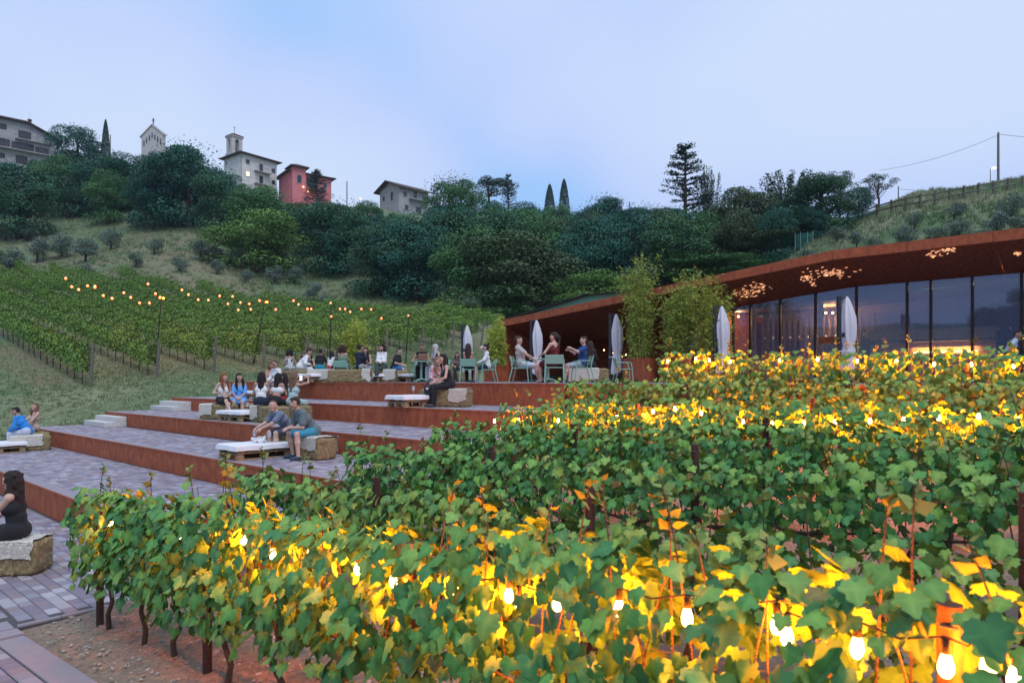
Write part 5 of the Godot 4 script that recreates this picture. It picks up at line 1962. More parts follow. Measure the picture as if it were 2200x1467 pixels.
	for q in [[-2.6, 0.1, 5.95], [-0.9, -0.5, 4.5]]:
		var lm := MB.new()
		lm.lathe([Vector2(0.02, -0.2), Vector2(0.2, -0.1), Vector2(0.24, 0.05), Vector2(0.02, 0.25)], 10)
		part(o, "porch_lamp", lm.mesh(M.house_lamp_glow), standing(Vector3(q[0], q[1], q[2])))
		var l := OmniLight3D.new()
		l.name = "porch_light"
		l.light_color = Color(1.0, 0.6, 0.35)
		l.light_energy = 2.2
		l.light_size = 0.2
		l.omni_range = 15.0
		l.omni_attenuation = 2.0
		l.shadow_enabled = true
		l.position = Vector3(q[0], q[1], q[2])
		o.add_child(l, true)
	# house with balconies further right
	p = at(868, 450, 168)
	o = thing("balcony_house", "pale house with wide eaves and balconies in the middle of the ridge", "house", standing(p, facing.call(p) + 0.62), "houses on the ridge")
	walls(o, 8.8, 8.0, 4.2, 5.0, M.grey_plaster)
	var gb := MB.new()
	gb.prism(PackedVector2Array([Vector2(-4.0, 4.2), Vector2(4.0, 4.2), Vector2(0, 5.7)]), Transform3D(Basis(Vector3.UP, -PI / 2), Vector3(4.38, 0, 0)), 8.76)
	part(o, "gable", gb.mesh(M.grey_plaster))
	var br := MB.new()
	for s in [-1.0, 1.0]:
		quad_plate(br, Vector3(-5.6, 3.75, s * 5.0), Vector3(5.6, 3.75, s * 5.0), Vector3(5.6, 5.85, 0), Vector3(-5.6, 5.85, 0), Vector3(0, 0.25, 0))
	part(o, "roof", br.mesh(M.roof_tile))
	balcony(o, 1.2, 1.6, 4.0, 5.5, 1.2)
	for q in [[-2.6, 2.6, 0.9, 1.2], [0.4, 2.6, 1.0, 2.0], [3.0, 2.6, 0.9, 1.2], [-2.2, -0.6, 1.0, 1.2], [1.4, -0.6, 1.6, 1.4]]:
		win(o, q[0], q[1], 4.0, q[2], q[3], M.window_dark, null)
	var face := Transform3D(Basis(Vector3.UP, -PI / 2), Vector3(-4.4, 0, 0))
	for q in [[-2.2, 2.2, 0.8, 1.1], [1.2, 2.2, 0.9, 1.9], [-2.2, -0.8, 0.8, 1.1]]:
		var c := face * Vector3(q[0], q[1], 0)
		win(o, c.x, c.y, c.z, q[2], q[3], M.window_dark, null, -PI / 2)

func ground_at(px: float, d: float) -> Vector3:
	var p := Vector3((px - 1100.0) / F * d, 0, -d)
	p.y = ground(p)
	return p

func build_far_things() -> void:
	# timber fence along the right ridge
	var f := thing("timber_fence", "two rail timber fence climbing along the right ridge", "fence")
	var pm := MB.new()
	pm.box(Vector3(0, 0.45, 0), Vector3(0.14, 1.5, 0.14))
	var pmesh := pm.mesh(M.old_timber)
	var prev := Vector3.ZERO
	var n := 15
	for i in n:
		var t := i / float(n - 1)
		var px := lerpf(1822, 2260, t)
		var want := lerpf(470.0, 384.0, t) + 9.0
		var d := 55.0
		var p := Vector3.ZERO
		while d < 120.0:
			p = ground_at(px, d)
			if 815.0 - (p.y - EYE) / d * F < want:
				break
			d += 0.4
		part(f, "post", pmesh, standing(p))
		if i > 0:
			for y in [0.55, 1.02]:
				var r := MB.new()
				r.tube([prev + Vector3(0, y, 0), p + Vector3(0, y, 0)], [0.065, 0.065], 6)
				part(f, "rail", r.mesh(M.old_timber))
		prev = p
	# utility poles and lamp
	var poles := [[2146, 286, 82.0, 0.13, "tall utility pole on the right ridge carrying wires"], [1931, 402, 96.0, 0.07, "thin short pole at the end of the wood on the right"], [745, 390, 160.0, 0.12, "dark utility pole right of the pink house"], [1353, 434, 150.0, 0.10, "pale utility pole in the wood left of the cedar"], [236, 290, 158.0, 0.10, "thin pole beside the lone narrow cypress"]]
	for q in poles:
		var p := ground_at(q[0], q[2])
		var h: float = EYE + (815.0 - q[1]) / F * q[2] - p.y
		var o := thing("utility_pole", q[4], "pole", standing(p), "poles on the ridge")
		var m := MB.new()
		m.tube([Vector3(0, -0.5, 0), Vector3(0, h, 0)], [q[3] * 1.25, q[3]], 8)
		part(o, "shaft", m.mesh(M.grey_wood if q[3] > 0.11 else M.steel_grey))
		var ins := MB.new()
		ins.lathe([Vector2(0.02, h - 0.02), Vector2(0.08, h), Vector2(0.06, h + 0.14), Vector2(0.01, h + 0.18)], 8)
		part(o, "insulator", ins.mesh(M.steel_grey))
	var wires := [[at(2146, 290, 82), at(1890, 366, 96), 0.6, "overhead wire falling from the tall pole to the left"], [at(2146, 288, 82), at(2420, 292, 74), 0.4, "overhead wire leaving the tall pole to the right"], [at(1932, 406, 96), at(2420, 372, 90), 1.2, "low overhead wire above the right ridge"]]
	for q in wires:
		var o := thing("overhead_wire", q[3], "wire", Transform3D(), "overhead wires")
		var m := MB.new()
		var pts := []
		for i in 13:
			var t := i / 12.0
			var p: Vector3 = (q[0] as Vector3).lerp(q[1], t)
			p.y -= q[2] * 4.0 * t * (1.0 - t)
			pts.append(p)
		m.tube(pts, [0.022], 5)
		part(o, "cable", m.mesh(M.cord))
	for q in [[2129, 361, 88.0, 5.0, "slim street lamp with a white light on the right ridge", "street_light_glow"], [772, 427, 158.0, 4.0, "street lamp glowing orange among the trees by the balcony house", "house_lamp_glow"], [1283, 452, 132.0, 5.0, "street lamp glowing orange under the flat crowned tree", "house_lamp_glow"]]:
		var p := at(q[0], q[1], q[2])
		var o := thing("street_lamp", q[4], "lamp", standing(p - Vector3(0, q[3], 0)), "street lamps on the ridge")
		var m := MB.new()
		m.tube([Vector3(0, -2, 0), Vector3(0, q[3] - 0.1, 0), Vector3(0.25, q[3], 0.2)], [0.06, 0.05, 0.04], 6)
		part(o, "pole", m.mesh(M.steel_grey))
		var hd := MB.new()
		hd.lathe([Vector2(0.02, -0.14), Vector2(0.24, -0.1), Vector2(0.2, 0.05), Vector2(0.02, 0.12)], 10)
		part(o, "lamp_head", hd.mesh(M[q[5]]), standing(Vector3(0.25, q[3] - 0.05, 0.3)))
		var l := OmniLight3D.new()
		l.name = "street_light"
		l.light_color = Color(1.0, 0.62, 0.3) if q[5] == "house_lamp_glow" else Color(0.95, 0.97, 1)
		l.light_energy = 2.0
		l.light_size = 0.2
		l.omni_range = 20.0
		l.omni_attenuation = 2.0
		l.shadow_enabled = true
		l.position = Vector3(0.25, q[3] - 0.05, 0.3)
		o.add_child(l)
	# turquoise netting on stakes above the roof
	var t := thing("netting_fence", "small turquoise netting fence on stakes at the wood's edge", "fence", standing(ground_at(1728, 62), -0.3))
	var nt := MB.new()
	nt.col = Color(0.03, 0.16, 0.13)
	for i in 15:
		nt.box(Vector3(-0.7 + i * 0.1, 0.7, 0), Vector3(0.03, 1.3, 0.012))
		nt.box(Vector3(0, 0.1 + i * 0.09, 0.007), Vector3(1.42, 0.02, 0.01))
	part(t, "net", nt.mesh(M.vplain))
	for x in [-0.75, -0.3, 0.3, 0.75]:
		var s := MB.new()
		s.tube([Vector3(x, -0.3, 0.03), Vector3(x, 1.5, 0.03)], [0.025, 0.025], 6)
		part(t, "stake", s.mesh(M.mint_paint))

# ---------- festoon bulbs over the left hillside ----------
func build_festoons() -> void:
	var runs := [
		[[140, 597], [153, 615], [168, 621], [187, 613], [203, 616], [221, 634]],
		[[203, 614], [240, 640], [265, 628], [280, 638], [299, 650], [320, 650], [343, 638]],
		[[317, 609], [333, 630], [343, 638], [350, 640]],
		[[350, 640], [390, 622], [404, 632], [425, 643], [447, 644], [471, 635], [489, 652], [511, 665], [538, 664], [569, 648]],
		[[499, 636], [516, 649], [535, 652], [557, 645], [573, 648], [592, 664]],
		[[573, 648], [630, 645], [641, 653], [660, 663], [668, 663]],
		[[710, 650], [711, 679], [730, 663], [741, 663], [752, 669], [776, 663], [797, 664], [819, 683], [877, 677]]]
	var names := ["string of orange bulbs highest over the left hillside rows", "string of orange bulbs sagging to the first leaning pole", "short bunch of orange bulbs at the first leaning pole's top", "long string of orange bulbs between the first and second leaning poles", "upper string of orange bulbs ending left of the second pole", "string of orange bulbs just right of the second leaning pole", "rightmost string of orange bulbs ending at the third leaning pole"]
	var bu := MB.new()
	bu.lathe([Vector2(0.002, -0.09), Vector2(0.045, -0.07), Vector2(0.062, -0.025), Vector2(0.036, 0.03), Vector2(0.002, 0.045)], 10)
	var bm := bu.mesh(M.far_bulb_glow)
	for i in runs.size():
		var o := thing("string_light", names[i], "string light", Transform3D(), "festoon lights over the hillside vines")
		var pts := []
		for q in runs[i]:
			var d: float = 32.5 + (q[0] - 140.0) * 0.0145
			var p := at(q[0], q[1], d)
			pts.append(p + Vector3(0, 0.05, 0))
			part(o, "bulb", bm, standing(p))
			var l := OmniLight3D.new()
			l.name = "bulb_lamp"
			l.light_color = Color(1.0, 0.6, 0.22)
			l.light_energy = 0.22
			l.light_size = 0.05
			l.omni_range = 12.0
			l.omni_attenuation = 2.0
			l.shadow_enabled = true
			l.position = p
			o.add_child(l, true)
		var c := MB.new()
		c.tube(pts, [0.008], 5)
		part(o, "cord", c.mesh(M.cord))
	for q in [[336, 760, 346, 632, 35.5, "first leaning dark pole holding the festoon bulbs"], [541, 803, 569, 640, 38.6, "second leaning dark pole holding the festoon bulbs"], [869, 805, 879, 668, 43.2, "third leaning dark pole holding the festoon bulbs"], [708, 760, 711, 645, 40.8, "thin dark pole among the vines under the rightmost string"]]:
		var a := at(q[0], q[1], q[4])
		var b := at(q[2], q[3], q[4])
		var gy := ground(a)
		var dirv := (b - a) / (b.y - a.y)
		var foot := a + dirv * (gy - 0.2 - a.y)
		var o := thing("light_pole", q[5], "pole", standing(foot), "poles of the festoon lights")
		var m := MB.new()
		m.tube([Vector3.ZERO, b - foot], [0.035, 0.025], 7)
		part(o, "shaft", m.mesh(M.black_steel))

# ---------- things on the terraces ----------
func floor_y(k: int) -> float:
	return LEVEL[k]

func spot(px: float, d: float, k: int) -> Vector3:
	return Vector3((px - 1100.0) / F * d, LEVEL[k], -d)

var bale_mesh: Array = []
var twine_mesh: ArrayMesh
func rough_box(s: Vector3, seg: float, amp: float, sd: int) -> MB:
	# a box of subdivided faces with rounded edges and an uneven skin
	var m := MB.new()
	var fn := FastNoiseLite.new()
	fn.seed = sd
	fn.frequency = 9.0
	fn.fractal_octaves = 3
	var h := s * 0.5
	var r := 0.06
	var put := func(p: Vector3) -> Vector3:
		var inner := p.clamp(-h + Vector3.ONE * r, h - Vector3.ONE * r)
		var dr := (p - inner).normalized()
		return inner + dr * (r + fn.get_noise_3dv(p) * amp)
	for ax in 3:
		var bx := (ax + 1) % 3
		var cx := (ax + 2) % 3
		var nb := int(s[bx] / seg)
		var nc := int(s[cx] / seg)
		for sg in [-1.0, 1.0]:
			var base := m.v.size()
			for i in nb + 1:
				for j in nc + 1:
					var p := Vector3.ZERO
					p[ax] = h[ax] * sg
					p[bx] = lerpf(-h[bx], h[bx], float(i) / nb)
					p[cx] = lerpf(-h[cx], h[cx], float(j) / nc)
					var q: Vector3 = put.call(p)
					var t1 := Vector3.ZERO
					t1[bx] = 0.012
					var t2 := Vector3.ZERO
					t2[cx] = 0.012
					var nn: Vector3 = (put.call(p + t1) - put.call(p - t1)).cross(put.call(p + t2) - put.call(p - t2)).normalized()
					if nn.dot(q) < 0.0:
						nn = -nn
					m.v.append(q + Vector3(0, h.y, 0)); m.n.append(nn); m.c.append(Color(1, 1, 1))
			for i in nb:
				for j in nc:
					var a := base + i * (nc + 1) + j
					var b := a + nc + 1
					if sg > 0.0:
						m.ix.append_array(PackedInt32Array([a, b + 1, b, a, a + 1, b + 1]))
					else:
						m.ix.append_array(PackedInt32Array([a, b, b + 1, a, b + 1, a + 1]))
	return m

func make_bales() -> void:
	for k in 3:
		var m := rough_box(Vector3(1.0, 0.44, 0.48), 0.05, 0.022, 60 + k)
		bale_mesh.append(m.mesh(M.hay))
	var t := MB.new()
	for x in [-0.22, 0.22]:
		t.tube([Vector3(x, 0.01, 0.245), Vector3(x, 0.43, 0.25), Vector3(x, 0.452, 0.2), Vector3(x, 0.452, -0.2), Vector3(x, 0.43, -0.25), Vector3(x, 0.01, -0.245)], [0.004], 5)
	twine_mesh = t.mesh(M.pallet_wood)
	var straw := MB.new()
	for i in 260:
		var p := Vector3(rnd(-0.5, 0.5), rnd(0.02, 0.42), 0.25 * (1.0 if rng.randf() < 0.5 else -1.0))
		if i % 4 == 0:
			p = Vector3(0.51 * (1.0 if rng.randf() < 0.5 else -1.0), rnd(0.02, 0.42), rnd(-0.22, 0.22))
		if i % 5 == 0:
			p.y = 0.004
			p += Vector3(p.x, 0, p.z).normalized() * rnd(0.0, 0.14)
		var dr := rand_dir() * rnd(0.03, 0.08)
		dr.y *= 0.2 if i % 5 == 0 else 0.7
		straw.col = Color(0.46, 0.37, 0.2) * rnd(0.6, 1.2)
		var sd := dr.cross(rand_dir()).normalized() * 0.003
		straw.quad(p - dr - sd, p + dr - sd, p + dr + sd, p - dr + sd, dr.cross(sd).normalized())
	straw_mesh = straw.mesh(M.vplain)
var straw_mesh: ArrayMesh

func bale(label: String, p: Vector3, yaw: float, stretch := Vector3.ONE) -> Node3D:
	var o := thing("hay_bale", label, "hay bale", Transform3D(Basis(Vector3.UP, yaw).scaled_local(stretch), p), "hay bale seats")
	part(o, "bale", bale_mesh[rng.randi() % 3])
	part(o, "twine", twine_mesh)
	part(o, "loose_straw", straw_mesh).set_meta("kind", "stuff")
	return o

func skin_cover(label: String, p: Vector3, yaw: float, size: Vector3, x0: float, x1: float, hang_f: float, hang_b: float, fur: bool) -> void:
	# a fleece laid over a bale from x0 to x1, hanging down in front and behind
	var o := thing("sheepskin" if fur else "seat_cover", label, "cover", standing(p, yaw), "covers on the bales")
	var fn := FastNoiseLite.new()
	fn.seed = rng.randi()
	fn.frequency = 3.0
	var m := MB.new()
	var ns := 30
	var nt := 22
	var hz := size.z * 0.5 + 0.022
	var top := size.y + 0.026
	var total := hang_f + 2.0 * hz + hang_b
	var pos := func(i: float, j: float) -> Vector3:
		var t := j / nt
		var wob := 1.0 + 0.10 * sin(t * 4.0 + x0 * 9.0) + fn.get_noise_2d(t * 0.7, 0.3) * 0.12
		var s := i / ns * total
		var y := top
		var z := 0.0
		if s < hang_f:
			y = top - (hang_f - s) * wob
			z = hz + 0.012 * (hang_f - s)
		elif s < hang_f + 2.0 * hz:
			z = hz - (s - hang_f)
			y = top - 0.03 * pow(absf(z) / hz, 8.0)
		else:
			z = -hz
			y = top - (s - hang_f - 2.0 * hz) * wob
		var x := lerpf(x0, x1, t) + fn.get_noise_2d(s * 2.0, 9.0) * 0.05 * (1.0 if t > 0.9 or t < 0.1 else 0.3)
		var e := fn.get_noise_2d(x * 6.0, s * 6.0) * (0.012 if fur else 0.006)
		return Vector3(x, maxf(y + e, 0.02), z + e)
	for i in ns + 1:
		for j in nt + 1:
			var a: Vector3 = pos.call(i, j)
			var nn: Vector3 = (pos.call(i + 0.5, j) - pos.call(i - 0.5, j)).cross(pos.call(i, j + 0.5) - pos.call(i, j - 0.5)).normalized()
			var outw := Vector3(0, 0.6, signf(a.z) * 0.4 if absf(a.z) > hz * 0.9 else 0.0)
			if nn.dot(outw) < 0.0:
				nn = -nn
			m.v.append(a); m.n.append(nn); m.c.append(Color(1, 1, 1))
	for i in ns:
		for j in nt:
			var a := i * (nt + 1) + j
			var b := a + nt + 1
			var cr := (m.v[b] - m.v[a]).cross(m.v[b + 1] - m.v[a])
			if cr.dot(m.n[a]) > 0.0:
				m.ix.append_array(PackedInt32Array([a, b + 1, b, a, a + 1, b + 1]))
			else:
				m.ix.append_array(PackedInt32Array([a, b, b + 1, a, b + 1, a + 1]))
	if fur:
		# tufts of wool
		for i in 2200:
			var a: Vector3 = pos.call(rnd(0, ns), rnd(0, nt))
			var dr := (Vector3(0, 0.5, signf(a.z) * absf(a.z) * 2.0) + rand_dir() * 0.8).normalized() * rnd(0.012, 0.03)
			var sd := dr.cross(rand_dir()).normalized() * 0.006
			m.col = Color(1, 1, 1)
			m.tri(a - sd, a + sd, a + dr + Vector3(0, -0.01, 0), sd.cross(dr).normalized())
	part(o, "fleece" if fur else "cloth", m.mesh(M.sheepskin))

var pallet_bits := {}
func pallet(label: String, p: Vector3, yaw: float, group := "pallet tables") -> void:
	if pallet_bits.is_empty():
		var a := MB.new()
		a.chamfer(Vector3.ZERO, Vector3(1.2, 0.022, 0.10), 0.003)
		pallet_bits.long = a.mesh(M.pallet_wood)
		var b := MB.new()
		b.chamfer(Vector3.ZERO, Vector3(0.10, 0.022, 0.8), 0.003)
		pallet_bits.cross = b.mesh(M.pallet_wood)
		var c := MB.new()
		c.chamfer(Vector3.ZERO, Vector3(0.145, 0.078, 0.10), 0.004)
		pallet_bits.block = c.mesh(M.pallet_wood)
	var o := thing("pallet", label, "pallet", standing(p, yaw), group)
	for i in 7:
		part(o, "deck_board", pallet_bits.long, standing(Vector3(0, 0.134, -0.35 + i * 0.1165)))
	for x in [-0.527, 0.0, 0.527]:
		part(o, "stringer_board", pallet_bits.cross, standing(Vector3(x, 0.111, 0)))
		for z in [-0.35, 0.0, 0.35]:
			part(o, "block", pallet_bits.block, standing(Vector3(x, 0.061, z)))
	for z in [-0.35, 0.0, 0.35]:
		part(o, "bottom_board", pallet_bits.long, standing(Vector3(0, 0.011, z)))

func tablecloth(label: String, p: Vector3, yaw: float, w: float, d: float, over: float, nap := false) -> void:
	var o := thing("tablecloth", label, "tablecloth", standing(p, yaw), "white tablecloths")
	var m := MB.new()
	var n := 34
	var ph := rnd(0, 6)
	var pos := func(i: float, j: float) -> Vector3:
		var x := lerpf(-w * 0.5 - over, w * 0.5 + over, i / n)
		var z := lerpf(-d * 0.5 - over, d * 0.5 + over, j / n)
		var ex := maxf(absf(x) - w * 0.5, 0.0)
		var ez := maxf(absf(z) - d * 0.5, 0.0)
		var px := clampf(x, -w * 0.5, w * 0.5)
		var pz := clampf(z, -d * 0.5, d * 0.5)
		var e := sqrt(ex * ex + ez * ez)
		var rip := sin(x * 17.0 + ph) * 0.5 + sin(z * 15.0 + ph * 2.0) * 0.5
		var flare := 0.16 * e + rip * 0.10 * e
		return Vector3(px + signf(x) * (minf(ex, 0.012) + flare * (1.0 if ex > 0.0 else 0.0)), 0.008 - e * 0.97 + 0.003 * sin(x * 9.0 + z * 7.0 + ph), pz + signf(z) * (minf(ez, 0.012) + flare * (1.0 if ez > 0.0 else 0.0)))
	for i in n + 1:
		for j in n + 1:
			var a: Vector3 = pos.call(i, j)
			var nn: Vector3 = (pos.call(i + 0.4, j) - pos.call(i - 0.4, j)).cross(pos.call(i, j + 0.4) - pos.call(i, j - 0.4)).normalized()
			if nn.dot(Vector3(a.x / w, 0.4, a.z / d)) < 0.0:
				nn = -nn
			m.v.append(a); m.n.append(nn); m.c.append(Color(1, 1, 1))
	for i in n:
		for j in n:
			var a := i * (n + 1) + j
			var b := a + n + 1
			var cr := (m.v[b] - m.v[a]).cross(m.v[b + 1] - m.v[a])
			if cr.dot(m.n[a] + m.n[b + 1]) > 0.0:
				m.ix.append_array(PackedInt32Array([a, b + 1, b, a, a + 1, b + 1]))
			else:
				m.ix.append_array(PackedInt32Array([a, b, b + 1, a, b + 1, a + 1]))
	part(o, "cloth", m.mesh(M.cloth_white))
	if nap:
		var q := thing("napkin", "crumpled white napkin beside the glasses on the two men's table", "napkin", standing(p + Vector3(0.05, 0.012, -0.05), 0.6))
		var r := rough_box(Vector3(0.26, 0.11, 0.2), 0.022, 0.06, 91)
		part(q, "cloth", r.mesh(M.cloth_white))

var glass_mesh: ArrayMesh
func wine_glass(label: String, p: Vector3) -> void:
	if glass_mesh == null:
		var m := MB.new()
		m.lathe([Vector2(0.001, 0.0), Vector2(0.036, 0.002), Vector2(0.034, 0.006), Vector2(0.006, 0.012), Vector2(0.004, 0.05), Vector2(0.005, 0.095), Vector2(0.022, 0.11), Vector2(0.040, 0.14), Vector2(0.043, 0.17), Vector2(0.034, 0.225)], 16)
		glass_mesh = m.mesh(M.wine_glass)
	var o := thing("wine_glass", label, "glass", standing(p), "wine glasses")
	part(o, "glass", glass_mesh)

var chair_bits := {}
func armchair(label: String, p: Vector3, yaw: float) -> Node3D:
	# mint painted outdoor armchair; faces local +z
	if chair_bits.is_empty():
		var s := MB.new()
		s.chamfer(Vector3(0, 0.435, 0.02), Vector3(0.48, 0.025, 0.46), 0.008)
		chair_bits.seat = s.mesh(M.mint_paint)
		var b := MB.new()
		b.chamfer(Vector3.ZERO, Vector3(0.50, 0.26, 0.018), 0.006)
		chair_bits.back = b.mesh(M.mint_paint)
		for sx in [-1.0, 1.0]:
			var f := MB.new()
			f.tube([Vector3(sx * 0.27, 0, 0.27), Vector3(sx * 0.255, 0.44, 0.23), Vector3(sx * 0.265, 0.63, 0.20), Vector3(sx * 0.27, 0.655, 0.14)], [0.014, 0.018, 0.017, 0.016], 8)
			chair_bits["front%d" % sx] = f.mesh(M.mint_paint)
			var r := MB.new()
			r.tube([Vector3(sx * 0.27, 0, -0.33), Vector3(sx * 0.255, 0.44, -0.22), Vector3(sx * 0.255, 0.62, -0.25), Vector3(sx * 0.25, 0.80, -0.30)], [0.014, 0.018, 0.017, 0.014], 8)
			chair_bits["rear%d" % sx] = r.mesh(M.mint_paint)
			var a := MB.new()
			a.chamfer(Vector3(sx * 0.268, 0.655, -0.04), Vector3(0.045, 0.022, 0.42), 0.008)
			chair_bits["arm%d" % sx] = a.mesh(M.mint_paint)
	var o := thing("garden_armchair", label, "chair", standing(p, yaw), "mint green garden armchairs")
	part(o, "seat", chair_bits.seat)
	part(o, "backrest", chair_bits.back, Transform3D(Basis(Vector3.RIGHT, -0.24), Vector3(0, 0.665, -0.262)))
	for sx in [-1, 1]:
		part(o, "leg", chair_bits["front%d" % sx])
		part(o, "leg", chair_bits["rear%d" % sx])
		part(o, "armrest", chair_bits["arm%d" % sx])
	return o

func pedestal_table(label: String, p: Vector3, yaw: float) -> void:
	var o := thing("garden_table", label, "table", standing(p, yaw), "mint green garden tables")
	var t := MB.new()
	t.chamfer(Vector3(0, 0.725, 0), Vector3(0.72, 0.025, 0.72), 0.008)
	part(o, "tabletop", t.mesh(M.mint_paint))
	var c := MB.new()
	c.tube([Vector3(0, 0.08, 0), Vector3(0, 0.72, 0)], [0.035, 0.035], 10)
	part(o, "column", c.mesh(M.mint_paint))
	for k in 4:
		var a := k * PI / 2 + PI / 4
		var l := MB.new()
		var e := Vector3(cos(a), 0, sin(a))
		l.tube([Vector3(0, 0.12, 0), e * 0.15 + Vector3(0, 0.09, 0), e * 0.36 + Vector3(0, 0.02, 0)], [0.03, 0.024, 0.016], 8)
		part(o, "foot", l.mesh(M.mint_paint))

func parasol(label: String, p: Vector3, h: float) -> void:
	var o := thing("closed_parasol", label, "parasol", standing(p), "closed parasols")
	var m := MB.new()
	m.chamfer(Vector3(-0.20, h * 0.5, -0.02), Vector3(0.11, h, 0.09), 0.012)
	part(o, "mast", m.mesh(M.umbrella_pole))
	var a := MB.new()
	a.tube([Vector3(-0.2, h - 0.12, -0.02), Vector3(-0.05, h - 0.03, 0), Vector3(0.02, h - 0.05, 0)], [0.03, 0.026, 0.02], 8)
	part(o, "arm", a.mesh(M.umbrella_pole))
	var b := MB.new()
	b.chamfer(Vector3(-0.2, 0.04, -0.02), Vector3(0.7, 0.08, 0.7), 0.02)
	part(o, "base", b.mesh(M.umbrella_pole))
	# folded cloth: a pleated spindle
	var c := MB.new()
	var seg := 40
	var last := -1
	var ph := rnd(0, 6)
	var prof := [[0.0, 0.02, 0.0], [0.04, 0.055, 0.1], [0.15, 0.10, 0.25], [0.28, 0.145, 0.3], [0.42, 0.15, 0.32], [0.58, 0.135, 0.3], [0.66, 0.115, 0.2], [0.70, 0.125, 0.3], [0.85, 0.14, 0.4], [0.97, 0.15, 0.45], [1.0, 0.12, 0.5]]
	var rings := []
	for i in prof.size():
		var y: float = h - 0.02 - prof[i][0] * (h - 0.35)
		var k := c.v.size()
		rings.append(k)
		for j in seg:
			var t := TAU * j / seg
			var pl: float = 1.0 + prof[i][2] * 0.75 * sin(t * 7.0 + ph + prof[i][0] * 1.5) * (0.7 + 0.3 * sin(t * 3.0))
			var rr: float = prof[i][1] * pl * 1.35
			c.v.append(Vector3(0.03 + 0.05 * sin(prof[i][0] * 3.0) + cos(t) * rr, y + (0.05 * sin(t * 2.0 + ph) if i > 8 else 0.0), sin(t) * rr))
			c.c.append(Color(1, 1, 1))
			c.n.append(Vector3(cos(t), 0.1, sin(t)))
	for i in prof.size() - 1:
		for j in seg:
			var jj := (j + 1) % seg
			var a0: int = rings[i] + j
			var a1: int = rings[i] + jj
			var b0: int = rings[i + 1] + j
			var b1: int = rings[i + 1] + jj
			c.ix.append_array(PackedInt32Array([b0, b1, a1, b0, a1, a0]))
	for i in prof.size():
		for j in seg:
			var k: int = rings[i] + j
			var tx := c.v[rings[i] + (j + 1) % seg] - c.v[rings[i] + (j + seg - 1) % seg]
			var ty := c.v[rings[maxi(i - 1, 0)] + j] - c.v[rings[mini(i + 1, prof.size() - 1)] + j]
			var nn := ty.cross(tx).normalized()
			c.n[k] = nn if nn.dot(c.n[k]) > 0.0 else -nn
	part(o, "folded_canopy", c.mesh(M.umbrella_cloth))
	var s := MB.new()
	s.tube([Vector3(-0.27, h * 0.36, 0.1), Vector3(-0.05, h * 0.36, 0.17), Vector3(0.12, h * 0.36, 0.15), Vector3(0.2, h * 0.36, 0.0)], [0.014], 6)
	part(o, "strap", s.mesh(M.cloth_white))
	var cr := MB.new()
	cr.chamfer(Vector3(-0.10, h * 0.55, 0.05), Vector3(0.07, 0.14, 0.07), 0.012)
	part(o, "crank", cr.mesh(M.umbrella_pole))

func low_table(label: String, p: Vector3, yaw: float, double: bool, over := 0.10) -> float:
	pallet("lower pallet under the " + label, p, yaw)
	var y := 0.146
	if double:
		pallet("upper pallet under the " + label, p + Vector3(0.01, 0.1462, 0.0), yaw + 0.02)
		y = 0.2925
	tablecloth(label, p + Vector3(0, y, 0), yaw, 1.25, 0.85, over, label.begins_with("white cloth on the table of the two men"))
	return p.y + y + 0.012

